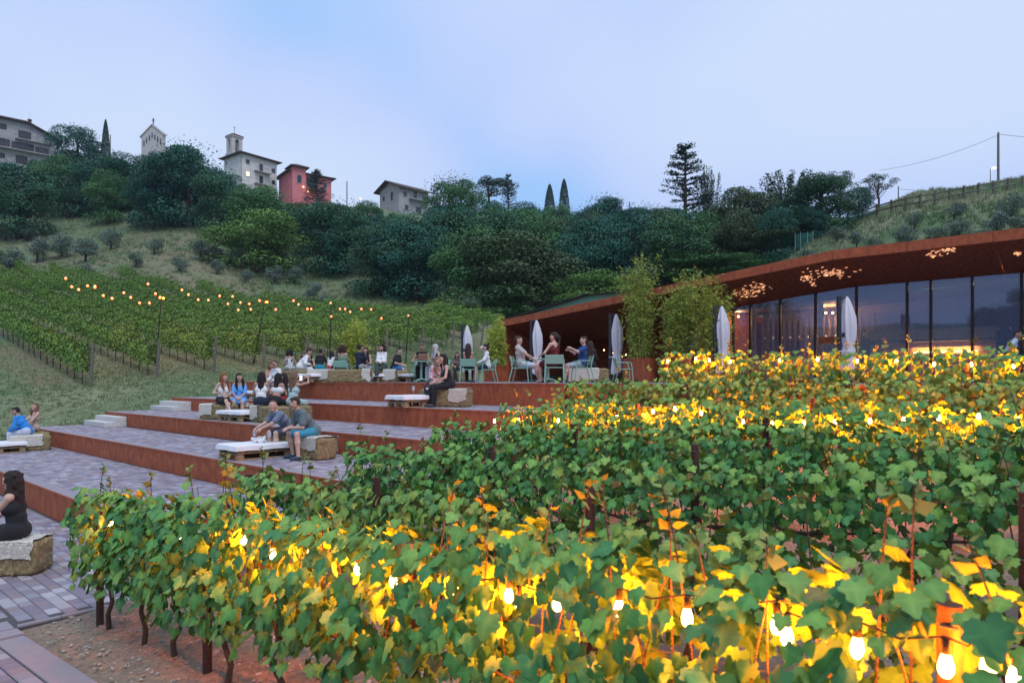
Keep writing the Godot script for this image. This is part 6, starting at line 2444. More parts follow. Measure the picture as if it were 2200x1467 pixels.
func build_furniture() -> void:
	make_bales()
	var T := deg_to_rad(TURN)
	# lowest paving
	bale("hay bale under the woman in black at the lower left", spot(10, 9.2, 0), 0.12)
	skin_cover("shaggy sheepskin under the woman in black at the lower left", spot(10, 9.2, 0), 0.12, Vector3(1.0, 0.44, 0.48), -0.46, 0.47, 0.24, 0.2, true)
	# first terrace
	bale("hay bale under the man in the blue pullover", spot(64, 20.2, 1), T + 1.35)
	skin_cover("cream cover on the bale of the man in the blue pullover", spot(64, 20.2, 1), T + 1.35, Vector3(1.0, 0.44, 0.48), -0.5, 0.30, 0.34, 0.3, false)
	bale("hay bale behind the man in the blue pullover", spot(80, 21.6, 1), T)
	low_table("white cloth on the table at the picture's left edge", spot(-8, 19.6, 1), T + PI / 2, true)
	# second terrace: two men
	var p2 := spot(672, 14.05, 2)
	bale("hay bale under the two men in grey shirts", p2, T + 0.06, Vector3(0.98, 1.0, 1.0))
	skin_cover("cream fleece hanging over the two men's bale", p2, T + 0.06, Vector3(0.98, 0.44, 0.48), -0.12, 0.46, 0.25, 0.3, true)
	bale("hay bale half hidden behind the two men's table", spot(612, 15.0, 2), T)
	var ty := low_table("white cloth on the table of the two men in grey", spot(549, 14.25, 2), T + PI / 2, true, 0.11)
	wine_glass("wine glass at the far edge of the two men's table", Vector3(at(546, 940, 14.6).x, ty, -14.6))
	wine_glass("wine glass beside the napkin on the two men's table", Vector3(at(578, 940, 14.3).x, ty, -14.3))
	# third terrace: group of women
	bale("hay bale in front of the women with their backs turned", spot(580, 18.55, 3), T + 0.05, Vector3(1.2, 1, 1))
	skin_cover("cream cover on the bale of the women with their backs turned", spot(580, 18.55, 3), T + 0.05, Vector3(1.2, 0.44, 0.48), -0.6, -0.22, 0.36, 0.3, false)
	bale("hay bale under the women at the right of the group", spot(628, 19.0, 3), T + 0.4)
	bale("hay bale under the red haired woman", spot(470, 20.0, 3), T + 0.5)
	skin_cover("cream cover on the red haired woman's bale", spot(470, 20.0, 3), T + 0.5, Vector3(1.0, 0.44, 0.48), -0.48, -0.05, 0.34, 0.3, false)
	bale("hay bale under the woman in the blue dress", spot(516, 20.6, 3), T + 0.2)
	var t3 := low_table("white cloth on the table amid the group of women", spot(520, 19.25, 3), T + 0.05, true)
	wine_glass("wine glass on the table amid the group of women", Vector3(at(531, 880, 19.2).x, t3, -19.2))
	low_table("white cloth on the table right behind the group of women", spot(542, 21.6, 3), T, true)
	# fourth terrace
	var p4 := spot(970, 17.45, 4)
	bale("hay bale beside the table with the black handbag", p4, T + 0.5, Vector3(1.0, 1, 1.05))
	skin_cover("cream fleece on the bale beside the black handbag", p4, T + 0.5, Vector3(1.0, 0.44, 0.5), 0.0, 0.47, 0.3, 0.3, true)
	bale("hay bale under the woman with the pink scarf", spot(942, 18.3, 4), T)
	var t4 := low_table("white cloth on the table with the black handbag", spot(893, 17.55, 4), T + PI / 2 - 0.12, true, 0.11)
	wine_glass("lone wine glass on the table with the black handbag", Vector3(at(888, 850, 17.6).x, t4, -17.6))
	handbag(Vector3(at(926, 850, 17.35).x, t4, -17.35))
	bale("hay bale under the man in the white shirt and glasses", spot(596, 23.6, 4), T)
	low_table("white cloth on the table of the man with glasses", spot(566, 24.0, 4), T, true)
	# top terrace
	bale("long hay bale at the edge of the top terrace", spot(752, 23.6, 5), T + 0.75, Vector3(1.45, 1, 1))
	skin_cover("white cover on the left end of the long bale", spot(752, 23.6, 5), T + 0.75, Vector3(1.45, 0.44, 0.48), 0.45, 0.74, 0.4, 0.3, false)
	bale("hay bale with cream cover left of the long bale", spot(694, 24.4, 5), T + 0.6)
	skin_cover("cream cover falling over the bale left of the long bale", spot(694, 24.4, 5), T + 0.6, Vector3(1.0, 0.44, 0.48), -0.5, 0.5, 0.38, 0.3, false)
	bale("hay bale under the woman in the white blouse", spot(822, 24.6, 5), T + 0.7)
	skin_cover("cream cover on the bale of the woman in the white blouse", spot(822, 24.6, 5), T + 0.7, Vector3(1.0, 0.44, 0.48), 0.05, 0.5, 0.36, 0.3, false)
	for q in [[624, 26.9, "person in the patterned dress"], [642, 25.2, "person bent forward in white"], [652, 32.0, "woman in the white top at the back"], [668, 31.4, "woman in black at the back"], [688, 27.2, "person in the teal skirt"], [709, 29.0, "person in the red skirt"], [720, 26.0, "person in the black top beside the curly haired woman"], [790, 26.8, "dark haired woman in the navy top"], [774, 25.6, "man in zebra striped trousers"], [846, 26.0, "man in black tee and blue shorts"], [980, 29.0, "person behind the long haired woman"], [1266, 22.4, "dark haired person behind the man in the blue tee"]]:
		bale("hay bale under the " + q[2], spot(q[0], q[1], 5), T + rnd(-0.2, 0.2))
	low_table("white cloth on the table left of the long bale", spot(700, 26.4, 5), T, true)
	low_table("white cloth on the table just left of the cream covered bale", spot(670, 24.6, 5), T, true)
	low_table("white cloth on the table left of the woman in white blouse", spot(790, 24.6, 5), T, true)
	low_table("white cloth on the table by the man in blue shorts", spot(872, 25.2, 5), T, true)
	bale("hay bale with white cover behind the mint armchairs", spot(1262, 21.6, 5), T + 0.7, Vector3(1.3, 1, 1))
	skin_cover("white cover on the bale behind the mint armchairs", spot(1262, 21.6, 5), T + 0.7, Vector3(1.3, 0.44, 0.48), -0.6, 0.35, 0.4, 0.3, false)
	armchair("mint armchair of the young man in the pale tee", spot(1120, 20.4, 5), 1.35)
	armchair("mint armchair of the woman in the dark red dress, back to viewer", spot(1192, 19.5, 5), PI - 0.12)
	armchair("mint armchair of the man in the blue tee", spot(1250, 20.3, 5), -1.45)
	armchair("mint armchair of the long haired woman, back to viewer", spot(1006, 23.3, 5), PI)
	armchair("mint armchair of the woman with the hair bun", spot(1047, 23.6, 5), -1.35)
	armchair("mint armchair of the curly haired woman, beside the long bale", spot(736, 25.2, 5), PI - 0.1)
	armchair("mint armchair of the man in the black vest", spot(906, 24.9, 5), 0.1)
	armchair("mint armchair of the grey haired woman", spot(944, 24.4, 5), -0.8)
	armchair("empty mint armchair beside the steel planter", spot(1340, 22.5, 5), 1.6)
	pedestal_table("mint pedestal table in front of the man in the black vest", spot(905, 24.0, 5), 0.3)
	pedestal_table("mint pedestal table amid the three mint armchairs", spot(1178, 21.2, 5), 0.3)
	for q in [[998, "leftmost closed parasol, beside the corner bamboo"], [1147, "second closed parasol from the left, before the dark porch"], [1318, "third closed parasol from the left, beside the tall bamboo"], [1545, "fourth closed parasol, half hidden by the bamboo's right end"], [1814, "rightmost closed parasol, before the winery glass"]]:
		var s := on_plane_v(q[0] + 4.0, 22.6)
		parasol(q[1], Vector3((q[0] + 4.0 - 1100.0) / F * s.y, LEVEL[5], -s.y), 2.68)
	# handbag on the pedestal table
	var hb := thing("basket_bag", "small brown basket bag on the mint pedestal table", "bag", standing(spot(908, 24.0, 5) + Vector3(0, 0.738, 0)))
	var bb := rough_box(Vector3(0.34, 0.26, 0.16), 0.04, 0.02, 12)
	part(hb, "bag_body", bb.mesh(mat("brown_bag", Color(0.20, 0.10, 0.07), 0.8)))
	var hl := MB.new()
	var hp := []
	for i in 9:
		hp.append(Vector3(cos(PI * i / 8.0) * 0.1, 0.25 + sin(PI * i / 8.0) * 0.14, 0))
	hl.tube(hp, [0.009], 6)
	part(hb, "handle", hl.mesh(M.shutter))

func handbag(p: Vector3) -> void:
	var o := thing("handbag", "black handbag with two pale heart emblems on the low table", "bag", standing(p, -0.1))
	var b := rough_box(Vector3(0.36, 0.25, 0.18), 0.03, 0.012, 7)
	part(o, "bag_body", b.mesh(mat("black_leather", Color(0.012, 0.013, 0.018), 0.45)))
	for z in [-0.05, 0.05]:
		var h := MB.new()
		var hp := []
		for i in 11:
			hp.append(Vector3(cos(PI * i / 10.0) * 0.1, 0.23 + sin(PI * i / 10.0) * 0.17, z))
		h.tube(hp, [0.009], 6)
		part(o, "handle", h.mesh(M.black_leather))
	var st := MB.new()
	st.tube([Vector3(0.16, 0.22, 0), Vector3(0.3, 0.34, 0.02), Vector3(0.4, 0.5, 0)], [0.010], 6)
	part(o, "strap", st.mesh(M.black_leather))
	for x in [-0.08, 0.09]:
		var hp := PackedVector2Array()
		for i in 20:
			var t := TAU * i / 20.0
			hp.append(Vector2(16.0 * pow(sin(t), 3.0), 13.0 * cos(t) - 5.0 * cos(2.0 * t) - 2.0 * cos(3.0 * t) - cos(4.0 * t)) * 0.0021)
		var hm := MB.new()
		hm.prism(hp, Transform3D(Basis(), Vector3(x, 0.16, 0.096)), 0.012)
		part(o, "heart_emblem", hm.mesh(M.cloth_white))

# ---------- people ----------
func sdf_mesh(m: MB, bones: Array, cell: float, k: float, inflate := 0.0) -> void:
	# joins tapered capsules with a smooth minimum on a grid and meshes the zero level as surface nets
	var lo := Vector3(9, 9, 9)
	var hi := Vector3(-9, -9, -9)
	for b in bones:
		var r: float = maxf(b[2], b[3]) + inflate + cell * 2.5 + k * 0.3
		lo = lo.min((b[0] as Vector3).min(b[1]) - Vector3.ONE * r)
		hi = hi.max((b[0] as Vector3).max(b[1]) + Vector3.ONE * r)
	var nx := int((hi.x - lo.x) / cell) + 2
	var ny := int((hi.y - lo.y) / cell) + 2
	var nz := int((hi.z - lo.z) / cell) + 2
	var g := PackedFloat32Array()
	g.resize(nx * ny * nz)
	g.fill(9.0)
	var sy := nx
	var sz := nx * ny
	for b in bones:
		var a: Vector3 = b[0]
		var ab: Vector3 = b[1] - b[0]
		var ll := maxf(ab.length_squared(), 1e-8)
		var ra: float = b[2] + inflate
		var rb: float = b[3] + inflate
		var reach := maxf(ra, rb) + cell * 1.8 + k
		var bl := ((b[0] as Vector3).min(b[1]) - Vector3.ONE * reach - lo) / cell
		var bh := ((b[0] as Vector3).max(b[1]) + Vector3.ONE * reach - lo) / cell
		var x0 := maxi(int(bl.x), 0)
		var x1 := mini(int(bh.x) + 1, nx - 1)
		var y0 := maxi(int(bl.y), 0)
		var y1 := mini(int(bh.y) + 1, ny - 1)
		var z0 := maxi(int(bl.z), 0)
		var z1 := mini(int(bh.z) + 1, nz - 1)
		for z in range(z0, z1 + 1):
			for y in range(y0, y1 + 1):
				var i := z * sz + y * sy + x0
				var p := Vector3(lo.x + x0 * cell, lo.y + y * cell, lo.z + z * cell) - a
				for x in range(x0, x1 + 1):
					var t := clampf(p.dot(ab) / ll, 0.0, 1.0)
					var d := (p - ab * t).length() - (ra + (rb - ra) * t)
					var q := g[i]
					if q > 8.0:
						g[i] = d
					else:
						var h := clampf(0.5 + 0.5 * (q - d) / k, 0.0, 1.0)
						g[i] = q + (d - q) * h - k * h * (1.0 - h)
					p.x += cell
					i += 1
	var id := PackedInt32Array()
	id.resize(nx * ny * nz)
	id.fill(-1)
	var base := m.v.size()
	var count := 0
	for z in nz - 1:
		for y in ny - 1:
			var i := z * sz + y * sy
			for x in nx - 1:
				var v0 := g[i]
				if v0 < cell * 1.8 and v0 > -cell * 1.8:
					var v1 := g[i + 1]
					var v2 := g[i + sy]
					var v3 := g[i + sy + 1]
					var v4 := g[i + sz]
					var v5 := g[i + sz + 1]
					var v6 := g[i + sz + sy]
					var v7 := g[i + sz + sy + 1]
					var s := int(v0 < 0.0) + int(v1 < 0.0) + int(v2 < 0.0) + int(v3 < 0.0) + int(v4 < 0.0) + int(v5 < 0.0) + int(v6 < 0.0) + int(v7 < 0.0)
					if s > 0 and s < 8:
						var sum := Vector3.ZERO
						var n := 0
						if (v0 < 0.0) != (v1 < 0.0): sum += Vector3(v0 / (v0 - v1), 0, 0); n += 1
						if (v2 < 0.0) != (v3 < 0.0): sum += Vector3(v2 / (v2 - v3), 1, 0); n += 1
						if (v4 < 0.0) != (v5 < 0.0): sum += Vector3(v4 / (v4 - v5), 0, 1); n += 1
						if (v6 < 0.0) != (v7 < 0.0): sum += Vector3(v6 / (v6 - v7), 1, 1); n += 1
						if (v0 < 0.0) != (v2 < 0.0): sum += Vector3(0, v0 / (v0 - v2), 0); n += 1
						if (v1 < 0.0) != (v3 < 0.0): sum += Vector3(1, v1 / (v1 - v3), 0); n += 1
						if (v4 < 0.0) != (v6 < 0.0): sum += Vector3(0, v4 / (v4 - v6), 1); n += 1
						if (v5 < 0.0) != (v7 < 0.0): sum += Vector3(1, v5 / (v5 - v7), 1); n += 1
						if (v0 < 0.0) != (v4 < 0.0): sum += Vector3(0, 0, v0 / (v0 - v4)); n += 1
						if (v1 < 0.0) != (v5 < 0.0): sum += Vector3(1, 0, v1 / (v1 - v5)); n += 1
						if (v2 < 0.0) != (v6 < 0.0): sum += Vector3(0, 1, v2 / (v2 - v6)); n += 1
						if (v3 < 0.0) != (v7 < 0.0): sum += Vector3(1, 1, v3 / (v3 - v7)); n += 1
						id[i] = base + count
						count += 1
						m.v.append(lo + (Vector3(x, y, z) + sum / n) * cell)
						m.n.append(Vector3(v1 + v3 + v5 + v7 - v0 - v2 - v4 - v6, v2 + v3 + v6 + v7 - v0 - v1 - v4 - v5, v4 + v5 + v6 + v7 - v0 - v1 - v2 - v3).normalized())
						m.c.append(m.col)
				i += 1
	for z in range(1, nz - 1):
		for y in range(1, ny - 1):
			var i := z * sz + y * sy + 1
			for x in range(1, nx - 1):
				var c := id[i]
				if c >= 0:
					var inside := g[i] < 0.0
					if inside != (g[i + 1] < 0.0):
						net_quad(m, c, id[i - sy], id[i - sy - sz], id[i - sz], not inside)
					if inside != (g[i + sy] < 0.0):
						net_quad(m, c, id[i - sz], id[i - sz - 1], id[i - 1], not inside)
					if inside != (g[i + sz] < 0.0):
						net_quad(m, c, id[i - 1], id[i - 1 - sy], id[i - sy], not inside)
				i += 1

func net_quad(m: MB, a: int, b: int, c: int, d: int, flip: bool) -> void:
	if a < 0 or b < 0 or c < 0 or d < 0:
		return
	if flip:
		m.ix.append_array(PackedInt32Array([a, b, c, a, c, d]))
	else:
		m.ix.append_array(PackedInt32Array([a, d, c, a, c, b]))

var head_mb: MB
var hand_mb: MB
var hair_mesh := {}
func make_body_bits() -> void:
	# head: face towards +z, origin at the middle of the skull
	head_mb = MB.new()
	var hb := [
		[Vector3(0, 0.025, -0.025), Vector3(0, 0.035, 0.02), 0.083, 0.074],
		[Vector3(-0.02, -0.01, 0.03), Vector3(0.02, -0.01, 0.03), 0.058, 0.058],
		[Vector3(0, -0.04, 0.035), Vector3(0, -0.085, 0.055), 0.050, 0.026],
		[Vector3(-0.045, -0.045, 0.0), Vector3(-0.012, -0.088, 0.05), 0.030, 0.022],
		[Vector3(0.045, -0.045, 0.0), Vector3(0.012, -0.088, 0.05), 0.030, 0.022],
		[Vector3(-0.045, 0.028, 0.068), Vector3(0.045, 0.028, 0.068), 0.014, 0.014],
		[Vector3(-0.040, -0.02, 0.058), Vector3(-0.036, -0.024, 0.062), 0.020, 0.020],
		[Vector3(0.040, -0.02, 0.058), Vector3(0.036, -0.024, 0.062), 0.020, 0.020]]
	sdf_mesh(head_mb, hb, 0.008, 0.022)
	sdf_mesh(head_mb, [[Vector3(0, 0.015, 0.080), Vector3(0, -0.028, 0.101), 0.008, 0.012], [Vector3(-0.011, -0.03, 0.090), Vector3(0.011, -0.03, 0.090), 0.009, 0.009]], 0.006, 0.012)
	for s in [-1.0, 1.0]:
		sdf_mesh(head_mb, [[Vector3(s * 0.080, 0.012, -0.012), Vector3(s * 0.076, -0.03, -0.004), 0.017, 0.011]], 0.007, 0.01)
	var tint := MB.new()
	for i in head_mb.v.size():
		var p := head_mb.v[i]
		var cc := Color(1, 1, 1)
		if p.z > 0.055:
			var e := Vector2(absf(p.x) - 0.032, (p.y - 0.004) * 1.6).length()
			if e < 0.015:
				cc = Color(0.30, 0.26, 0.28)
			if absf(p.y - 0.026) < 0.006 and absf(absf(p.x) - 0.033) < 0.018:
				cc = Color(0.35, 0.28, 0.25)
			if absf(p.y + 0.058) < 0.009 and absf(p.x) < 0.024:
				cc = Color(0.85, 0.42, 0.42)
			if absf(p.y + 0.03) < 0.02 and absf(absf(p.x) - 0.045) < 0.015:
				cc = Color(1.0, 0.86, 0.84)
		head_mb.c[i] = cc
	# right hand: fingers along +y, palm towards +z, thumb towards -x (inner side)
	hand_mb = MB.new()
	var pb := [[Vector3(-0.022, 0.02, 0), Vector3(-0.028, 0.075, 0), 0.016, 0.014], [Vector3(0.0, 0.01, 0), Vector3(0.0, 0.08, 0), 0.018, 0.015], [Vector3(0.022, 0.02, 0), Vector3(0.026, 0.072, 0), 0.015, 0.013]]
	var lens := [0.072, 0.082, 0.076, 0.058]
	for i in 4:
		var x := -0.029 + i * 0.0195
		var a := Vector3(x, 0.078 - absf(i - 1.2) * 0.003, 0)
		var l: float = lens[i]
		var b := a + Vector3(x * 0.12, l * 0.45, l * 0.16)
		var c := b + Vector3(x * 0.04, l * 0.30, l * 0.26)
		var e := c + Vector3(0, l * 0.12, l * 0.24)
		pb.append([a, b, 0.0095, 0.0088]); pb.append([b, c, 0.0088, 0.008]); pb.append([c, e, 0.008, 0.007])
	pb.append([Vector3(-0.024, 0.018, 0.006), Vector3(-0.052, 0.052, 0.022), 0.014, 0.0105])
	pb.append([Vector3(-0.052, 0.052, 0.022), Vector3(-0.056, 0.088, 0.034), 0.0105, 0.008])
	pb.append([Vector3(0, -0.03, 0), Vector3(0, 0.02, 0), 0.024, 0.022])
	sdf_mesh(hand_mb, pb, 0.007, 0.006)
	# hair, in head space
	var cap := [[Vector3(0, 0.045, -0.022), Vector3(0, 0.052, 0.012), 0.094, 0.080], [Vector3(-0.03, 0.0, -0.05), Vector3(0.03, 0.0, -0.05), 0.072, 0.072]]
	var short_h := [[Vector3(0, 0.050, -0.030), Vector3(0, 0.060, 0.008), 0.082, 0.068], [Vector3(-0.025, 0.01, -0.06), Vector3(0.025, 0.01, -0.06), 0.054, 0.054], [Vector3(-0.04, 0.09, 0.048), Vector3(0.035, 0.095, 0.05), 0.022, 0.020]]
	for q in [-1.0, 1.0]:
		short_h.append([Vector3(q * 0.058, 0.045, 0.03), Vector3(q * 0.064, 0.01, 0.012), 0.022, 0.014])
	var long_h := cap.duplicate()
	for s in [-1.0, 1.0]:
		long_h.append([Vector3(s * 0.062, 0.03, -0.01), Vector3(s * 0.085, -0.16, -0.02), 0.040, 0.045])
		long_h.append([Vector3(s * 0.085, -0.16, -0.03), Vector3(s * 0.075, -0.33, -0.06), 0.045, 0.030])
		long_h.append([Vector3(s * 0.03, -0.02, -0.075), Vector3(s * 0.045, -0.40, -0.11), 0.055, 0.030])
	long_h.append([Vector3(0, -0.02, -0.08), Vector3(0, -0.42, -0.12), 0.06, 0.03])
	var side_h := cap.duplicate()
	side_h.append([Vector3(0.07, 0.02, -0.01), Vector3(0.10, -0.17, 0.045), 0.042, 0.045])
	side_h.append([Vector3(0.10, -0.17, 0.045), Vector3(0.085, -0.36, 0.10), 0.045, 0.026])
	side_h.append([Vector3(-0.065, 0.02, -0.01), Vector3(-0.095, -0.2, 0.02), 0.040, 0.040])
	side_h.append([Vector3(-0.095, -0.2, 0.02), Vector3(-0.08, -0.34, 0.07), 0.040, 0.024])
	side_h.append([Vector3(0, -0.02, -0.08), Vector3(0, -0.25, -0.10), 0.06, 0.045])
	var wavy := long_h.duplicate()
	var r2 := RandomNumberGenerator.new()
	r2.seed = 6
	for i in 34:
		var y := r2.randf_range(-0.38, 0.08)
		var a := r2.randf_range(-2.3, 2.3)
		var p := Vector3(sin(a) * 0.105, y, -0.03 - cos(a) * 0.085)
		wavy.append([p, p + Vector3(r2.randf_range(-0.02, 0.02), -0.04, r2.randf_range(-0.02, 0.02)), 0.024, 0.018])
	var curly := cap.duplicate()
	for i in 46:
		var a := r2.randf_range(-2.5, 2.5)
		var y := r2.randf_range(-0.14, 0.13)
		var w := sqrt(maxf(0.0, 1.0 - pow(y / 0.17, 2.0)))
		var p := Vector3(sin(a) * 0.125 * w, y, -0.03 - cos(a) * 0.11 * w)
		curly.append([p, p + Vector3(0, -0.02, 0), 0.032, 0.028])
	var bun := cap.duplicate()
	bun.append([Vector3(0, 0.13, -0.085), Vector3(0, 0.15, -0.10), 0.042, 0.04])
	var pony := cap.duplicate()
	pony.append([Vector3(0, 0.05, -0.115), Vector3(0, -0.02, -0.15), 0.03, 0.034])
	pony.append([Vector3(0, -0.02, -0.15), Vector3(0.02, -0.30, -0.15), 0.034, 0.018])
	for q in [["short", short_h], ["long", long_h], ["side", side_h], ["wavy", wavy], ["curly", curly], ["bun", bun], ["pony", pony]]:
		var m := MB.new()
		sdf_mesh(m, q[1], 0.010, 0.014)
		hair_mesh[q[0]] = m.mesh(null)

var cloth_mats := {}
func cloth(cc: Color) -> StandardMaterial3D:
	var key := cc.to_html()
	if not cloth_mats.has(key):
		cloth_mats[key] = mat("cloth_" + key, cc, 0.9)
		cloth_mats[key].rim_enabled = true
		cloth_mats[key].rim = 0.3
	return cloth_mats[key]

func ik(a: Vector3, c: Vector3, l1: float, l2: float, pole: Vector3) -> Array:
	# middle joint and reached end of a two-bone limb
	var dr := c - a
	var d := clampf(dr.length(), 0.05, (l1 + l2) * 0.995)
	dr = dr.normalized()
	var x := (l1 * l1 - l2 * l2 + d * d) / (2.0 * d)
	var h := sqrt(maxf(l1 * l1 - x * x, 0.0))
	var side := (pole - dr * pole.dot(dr)).normalized()
	return [a + dr * x + side * h, a + dr * d]

func aim(p: Vector3, y: Vector3, z: Vector3) -> Transform3D:
	var yy := y.normalized()
	var zz := (z - yy * z.dot(yy)).normalized()
	return Transform3D(Basis(yy.cross(zz), yy, zz), p)

func person(s: Dictionary) -> Node3D:
	# local frame: floor under the hips, facing +z, the person's left at +x
	var sc: float = s.get("h", 1.70) / 1.70
	var o := thing("person", s.label, "person", standing(s.p, s.yaw), s.get("group", "guests seated on the terraces"))
	var fem: bool = s.get("fem", true)
	var sit: bool = s.get("sit", true)
	var seat: float = s.get("seat", 0.47)
	var H := Vector3(0, seat + 0.10 * sc if sit else 0.92 * sc, 0)
	var lean: float = deg_to_rad(s.get("lean", 8.0))
	var roll: float = deg_to_rad(s.get("roll", 0.0))
	var up := Vector3(sin(roll), cos(lean), sin(lean)).normalized()
	var tw := Basis(Vector3.UP, deg_to_rad(s.get("twist", 0.0)))
	var X := tw * Vector3(1, 0, 0)
	X = (X - up * X.dot(up)).normalized()
	var fwd := X.cross(up).normalized()
	var wd := 0.92 if fem else 1.06
	var chest := H + up * 0.30 * sc + fwd * 0.01
	var shl := H + up * 0.455 * sc
	var neck := H + up * 0.50 * sc
	var nd := (up * 0.5 + Vector3(0, 0.6, 0) + fwd * 0.18).normalized()
	var head := neck + nd * 0.165 * sc
	var bones := []
	var torso := [
		[H - X * 0.075 * sc, H + X * 0.075 * sc, 0.115 * sc, 0.115 * sc],
		[H, H + up * 0.17 * sc, 0.125 * sc * (0.92 if fem else 1.0), 0.105 * sc * wd],
		[H + up * 0.17 * sc - X * 0.03, H + up * 0.17 * sc + X * 0.03, 0.10 * sc * wd, 0.10 * sc * wd],
		[chest - X * 0.075 * sc * wd, chest + X * 0.075 * sc * wd, 0.100 * sc * wd, 0.100 * sc * wd]]
	if fem:
		for q in [-1.0, 1.0]:
			torso.append([chest + X * q * 0.07 * sc + fwd * 0.055 * sc - up * 0.02, chest + X * q * 0.075 * sc + fwd * 0.065 * sc - up * 0.03, 0.052 * sc, 0.048 * sc])
	var yoke := [[shl - X * 0.135 * sc * wd, shl + X * 0.135 * sc * wd, 0.056 * sc, 0.056 * sc], [shl - up * 0.04, neck - up * 0.01, 0.075 * sc, 0.055 * sc]]
	bones.append_array(torso)
	bones.append_array(yoke)
	bones.append([neck - up * 0.02, neck + nd * 0.10 * sc, 0.050 * sc * wd, 0.048 * sc * wd])
	var sleeve := []
	var long_sleeve := []
	var hands := []
	for q in [-1.0, 1.0]:
		var sh: Vector3 = shl + X * q * 0.165 * sc * wd - up * 0.012
		var key := "handL" if q > 0.0 else "handR"
		var target: Vector3 = s.get(key, Vector3(q * 0.13, seat + 0.19, 0.36) if sit else Vector3(q * 0.26, 0.84, 0.06))
		var pole: Vector3 = s.get("poleL" if q > 0.0 else "poleR", Vector3(q * 0.7, -0.5, -0.6))
		var r := ik(sh, target, 0.275 * sc, 0.25 * sc, pole)
		var af := (0.86 if fem else 1.05) * sc
		bones.append([sh, r[0], 0.046 * af, 0.038 * af])
		bones.append([r[0], r[1], 0.038 * af, 0.026 * af])
		sleeve.append([sh - X * q * 0.02, (sh as Vector3).lerp(r[0], 0.72), 0.056 * af, 0.055 * af])
		long_sleeve.append([sh - X * q * 0.02, r[0], 0.054 * af, 0.048 * af])
		long_sleeve.append([r[0], (r[0] as Vector3).lerp(r[1], 0.93), 0.048 * af, 0.034 * af])
		hands.append([r[0], r[1], q])
	var thigh := []
	var shin := []
	var feet := []
	for q in [-1.0, 1.0]:
		var hp: Vector3 = H + X * q * 0.085 * sc - Vector3(0, 0.02, 0)
		var key := "footL" if q > 0.0 else "footR"
		var target: Vector3 = s.get(key, Vector3(q * 0.11, 0.085, 0.46) if sit else Vector3(q * 0.11, 0.085, 0.0))
		var r := ik(hp, target, 0.425 * sc, 0.42 * sc, s.get("kneeL" if q > 0.0 else "kneeR", Vector3(q * 0.12, 0.8, 1.0)))
		var lf := (0.95 if fem else 1.0) * sc
		thigh.append([hp, r[0], 0.082 * lf, 0.054 * lf])
		shin.append([r[0], (r[0] as Vector3).lerp(r[1], 0.4), 0.053 * lf, 0.052 * lf])
		shin.append([(r[0] as Vector3).lerp(r[1], 0.4), r[1], 0.052 * lf, 0.034 * lf])
		var fd := (Vector3(r[1].x - r[0].x, 0, r[1].z - r[0].z) * 0.3 + Vector3(q * 0.15, 0, 1.0)).normalized()
		var an: Vector3 = r[1]
		feet.append([an + Vector3(0, -0.035, 0) - fd * 0.03, an + Vector3(0, -0.05, 0) + fd * 0.15 * sc, 0.036, 0.028])
	bones.append_array(thigh)
	bones.append_array(shin)
	bones.append_array(feet)
	var cell: float = s.get("cell", 0.022)
	var skin: Color = s.get("skin", Color(0.46, 0.27, 0.20))
	var body := MB.new()
	body.col = skin
	sdf_mesh(body, bones, cell, 0.035)
	# head, turned on the neck
	var hy := deg_to_rad(s.get("look", 0.0))
	var hpit := deg_to_rad(s.get("nod", 0.0))
	var hb := Basis(Vector3.UP, hy) * Basis(Vector3.RIGHT, hpit)
	var ht := Transform3D(hb.scaled(Vector3.ONE * sc * 1.02), head)
	body.add(head_mb, ht, skin)
	for h in hands:
		var dr: Vector3 = (h[1] - h[0]).normalized()
		var palm: Vector3 = s.get("palm", Vector3(-h[2] * 0.4, -0.8, 0.2))
		var t := aim(h[1] + dr * 0.005, dr, palm)
		if h[2] > 0.0:
			t.basis = t.basis * Basis.from_scale(Vector3(-1, 1, 1))
		body.add(hand_mb, t.scaled_local(Vector3.ONE * sc * (0.92 if fem else 1.03)), skin)
	part(o, "body", body.mesh(M.skin))
	var hm := part(o, "hair", hair_mesh[s.get("hair", "long")], ht, cloth(s.get("hair_color", Color(0.016, 0.011, 0.009))))
	hm.transform = ht
	# clothing
	var top: String = s.get("top", "tee")
	var bot: String = s.get("bot", "trousers")
	var tb := torso.duplicate()
	if top in ["tee", "long", "polo", "vest"]:
		tb.append_array(yoke)
	if top in ["tee", "polo"]:
		tb.append_array(sleeve)
	elif top == "long":
		tb.append_array(long_sleeve)
	elif top == "tank" or top == "dress":
		for q in [-1.0, 1.0]:
			tb.append([chest + X * q * 0.06, shl + X * q * 0.085 * sc, 0.062 * sc, 0.042 * sc])
	elif top == "off":
		tb.append([chest + up * 0.05 - X * 0.13 * sc, chest + up * 0.05 + X * 0.13 * sc, 0.07 * sc, 0.07 * sc])
		tb.append_array(long_sleeve.slice(0, 1)); tb.append_array(long_sleeve.slice(2, 3))
	if top == "crop":
		tb = torso.slice(3)
		tb.append([chest - X * 0.12 * sc, chest + X * 0.12 * sc, 0.075 * sc, 0.075 * sc])
	var tm := MB.new()
	if top == "dress":
		tb.append_array(skirt_bones(H, thigh, sc, s.get("skirt", 0.8)))
	sdf_mesh(tm, tb, cell, 0.03, 0.013)
	var tcol: Color = s.get("top_color", Color(0.5, 0.5, 0.5))
	if s.has("print"):
		var fn := FastNoiseLite.new()
		fn.seed = 3
		fn.frequency = s.get("print_freq", 22.0)
		for i in tm.v.size():
			tm.c[i] = tcol if fn.get_noise_3dv(tm.v[i]) < 0.0 else s.print
		part(o, "dress" if top == "dress" else "top", tm.mesh(M.vcloth))
	else:
		part(o, "dress" if top == "dress" else "top", tm.mesh(cloth(tcol)))
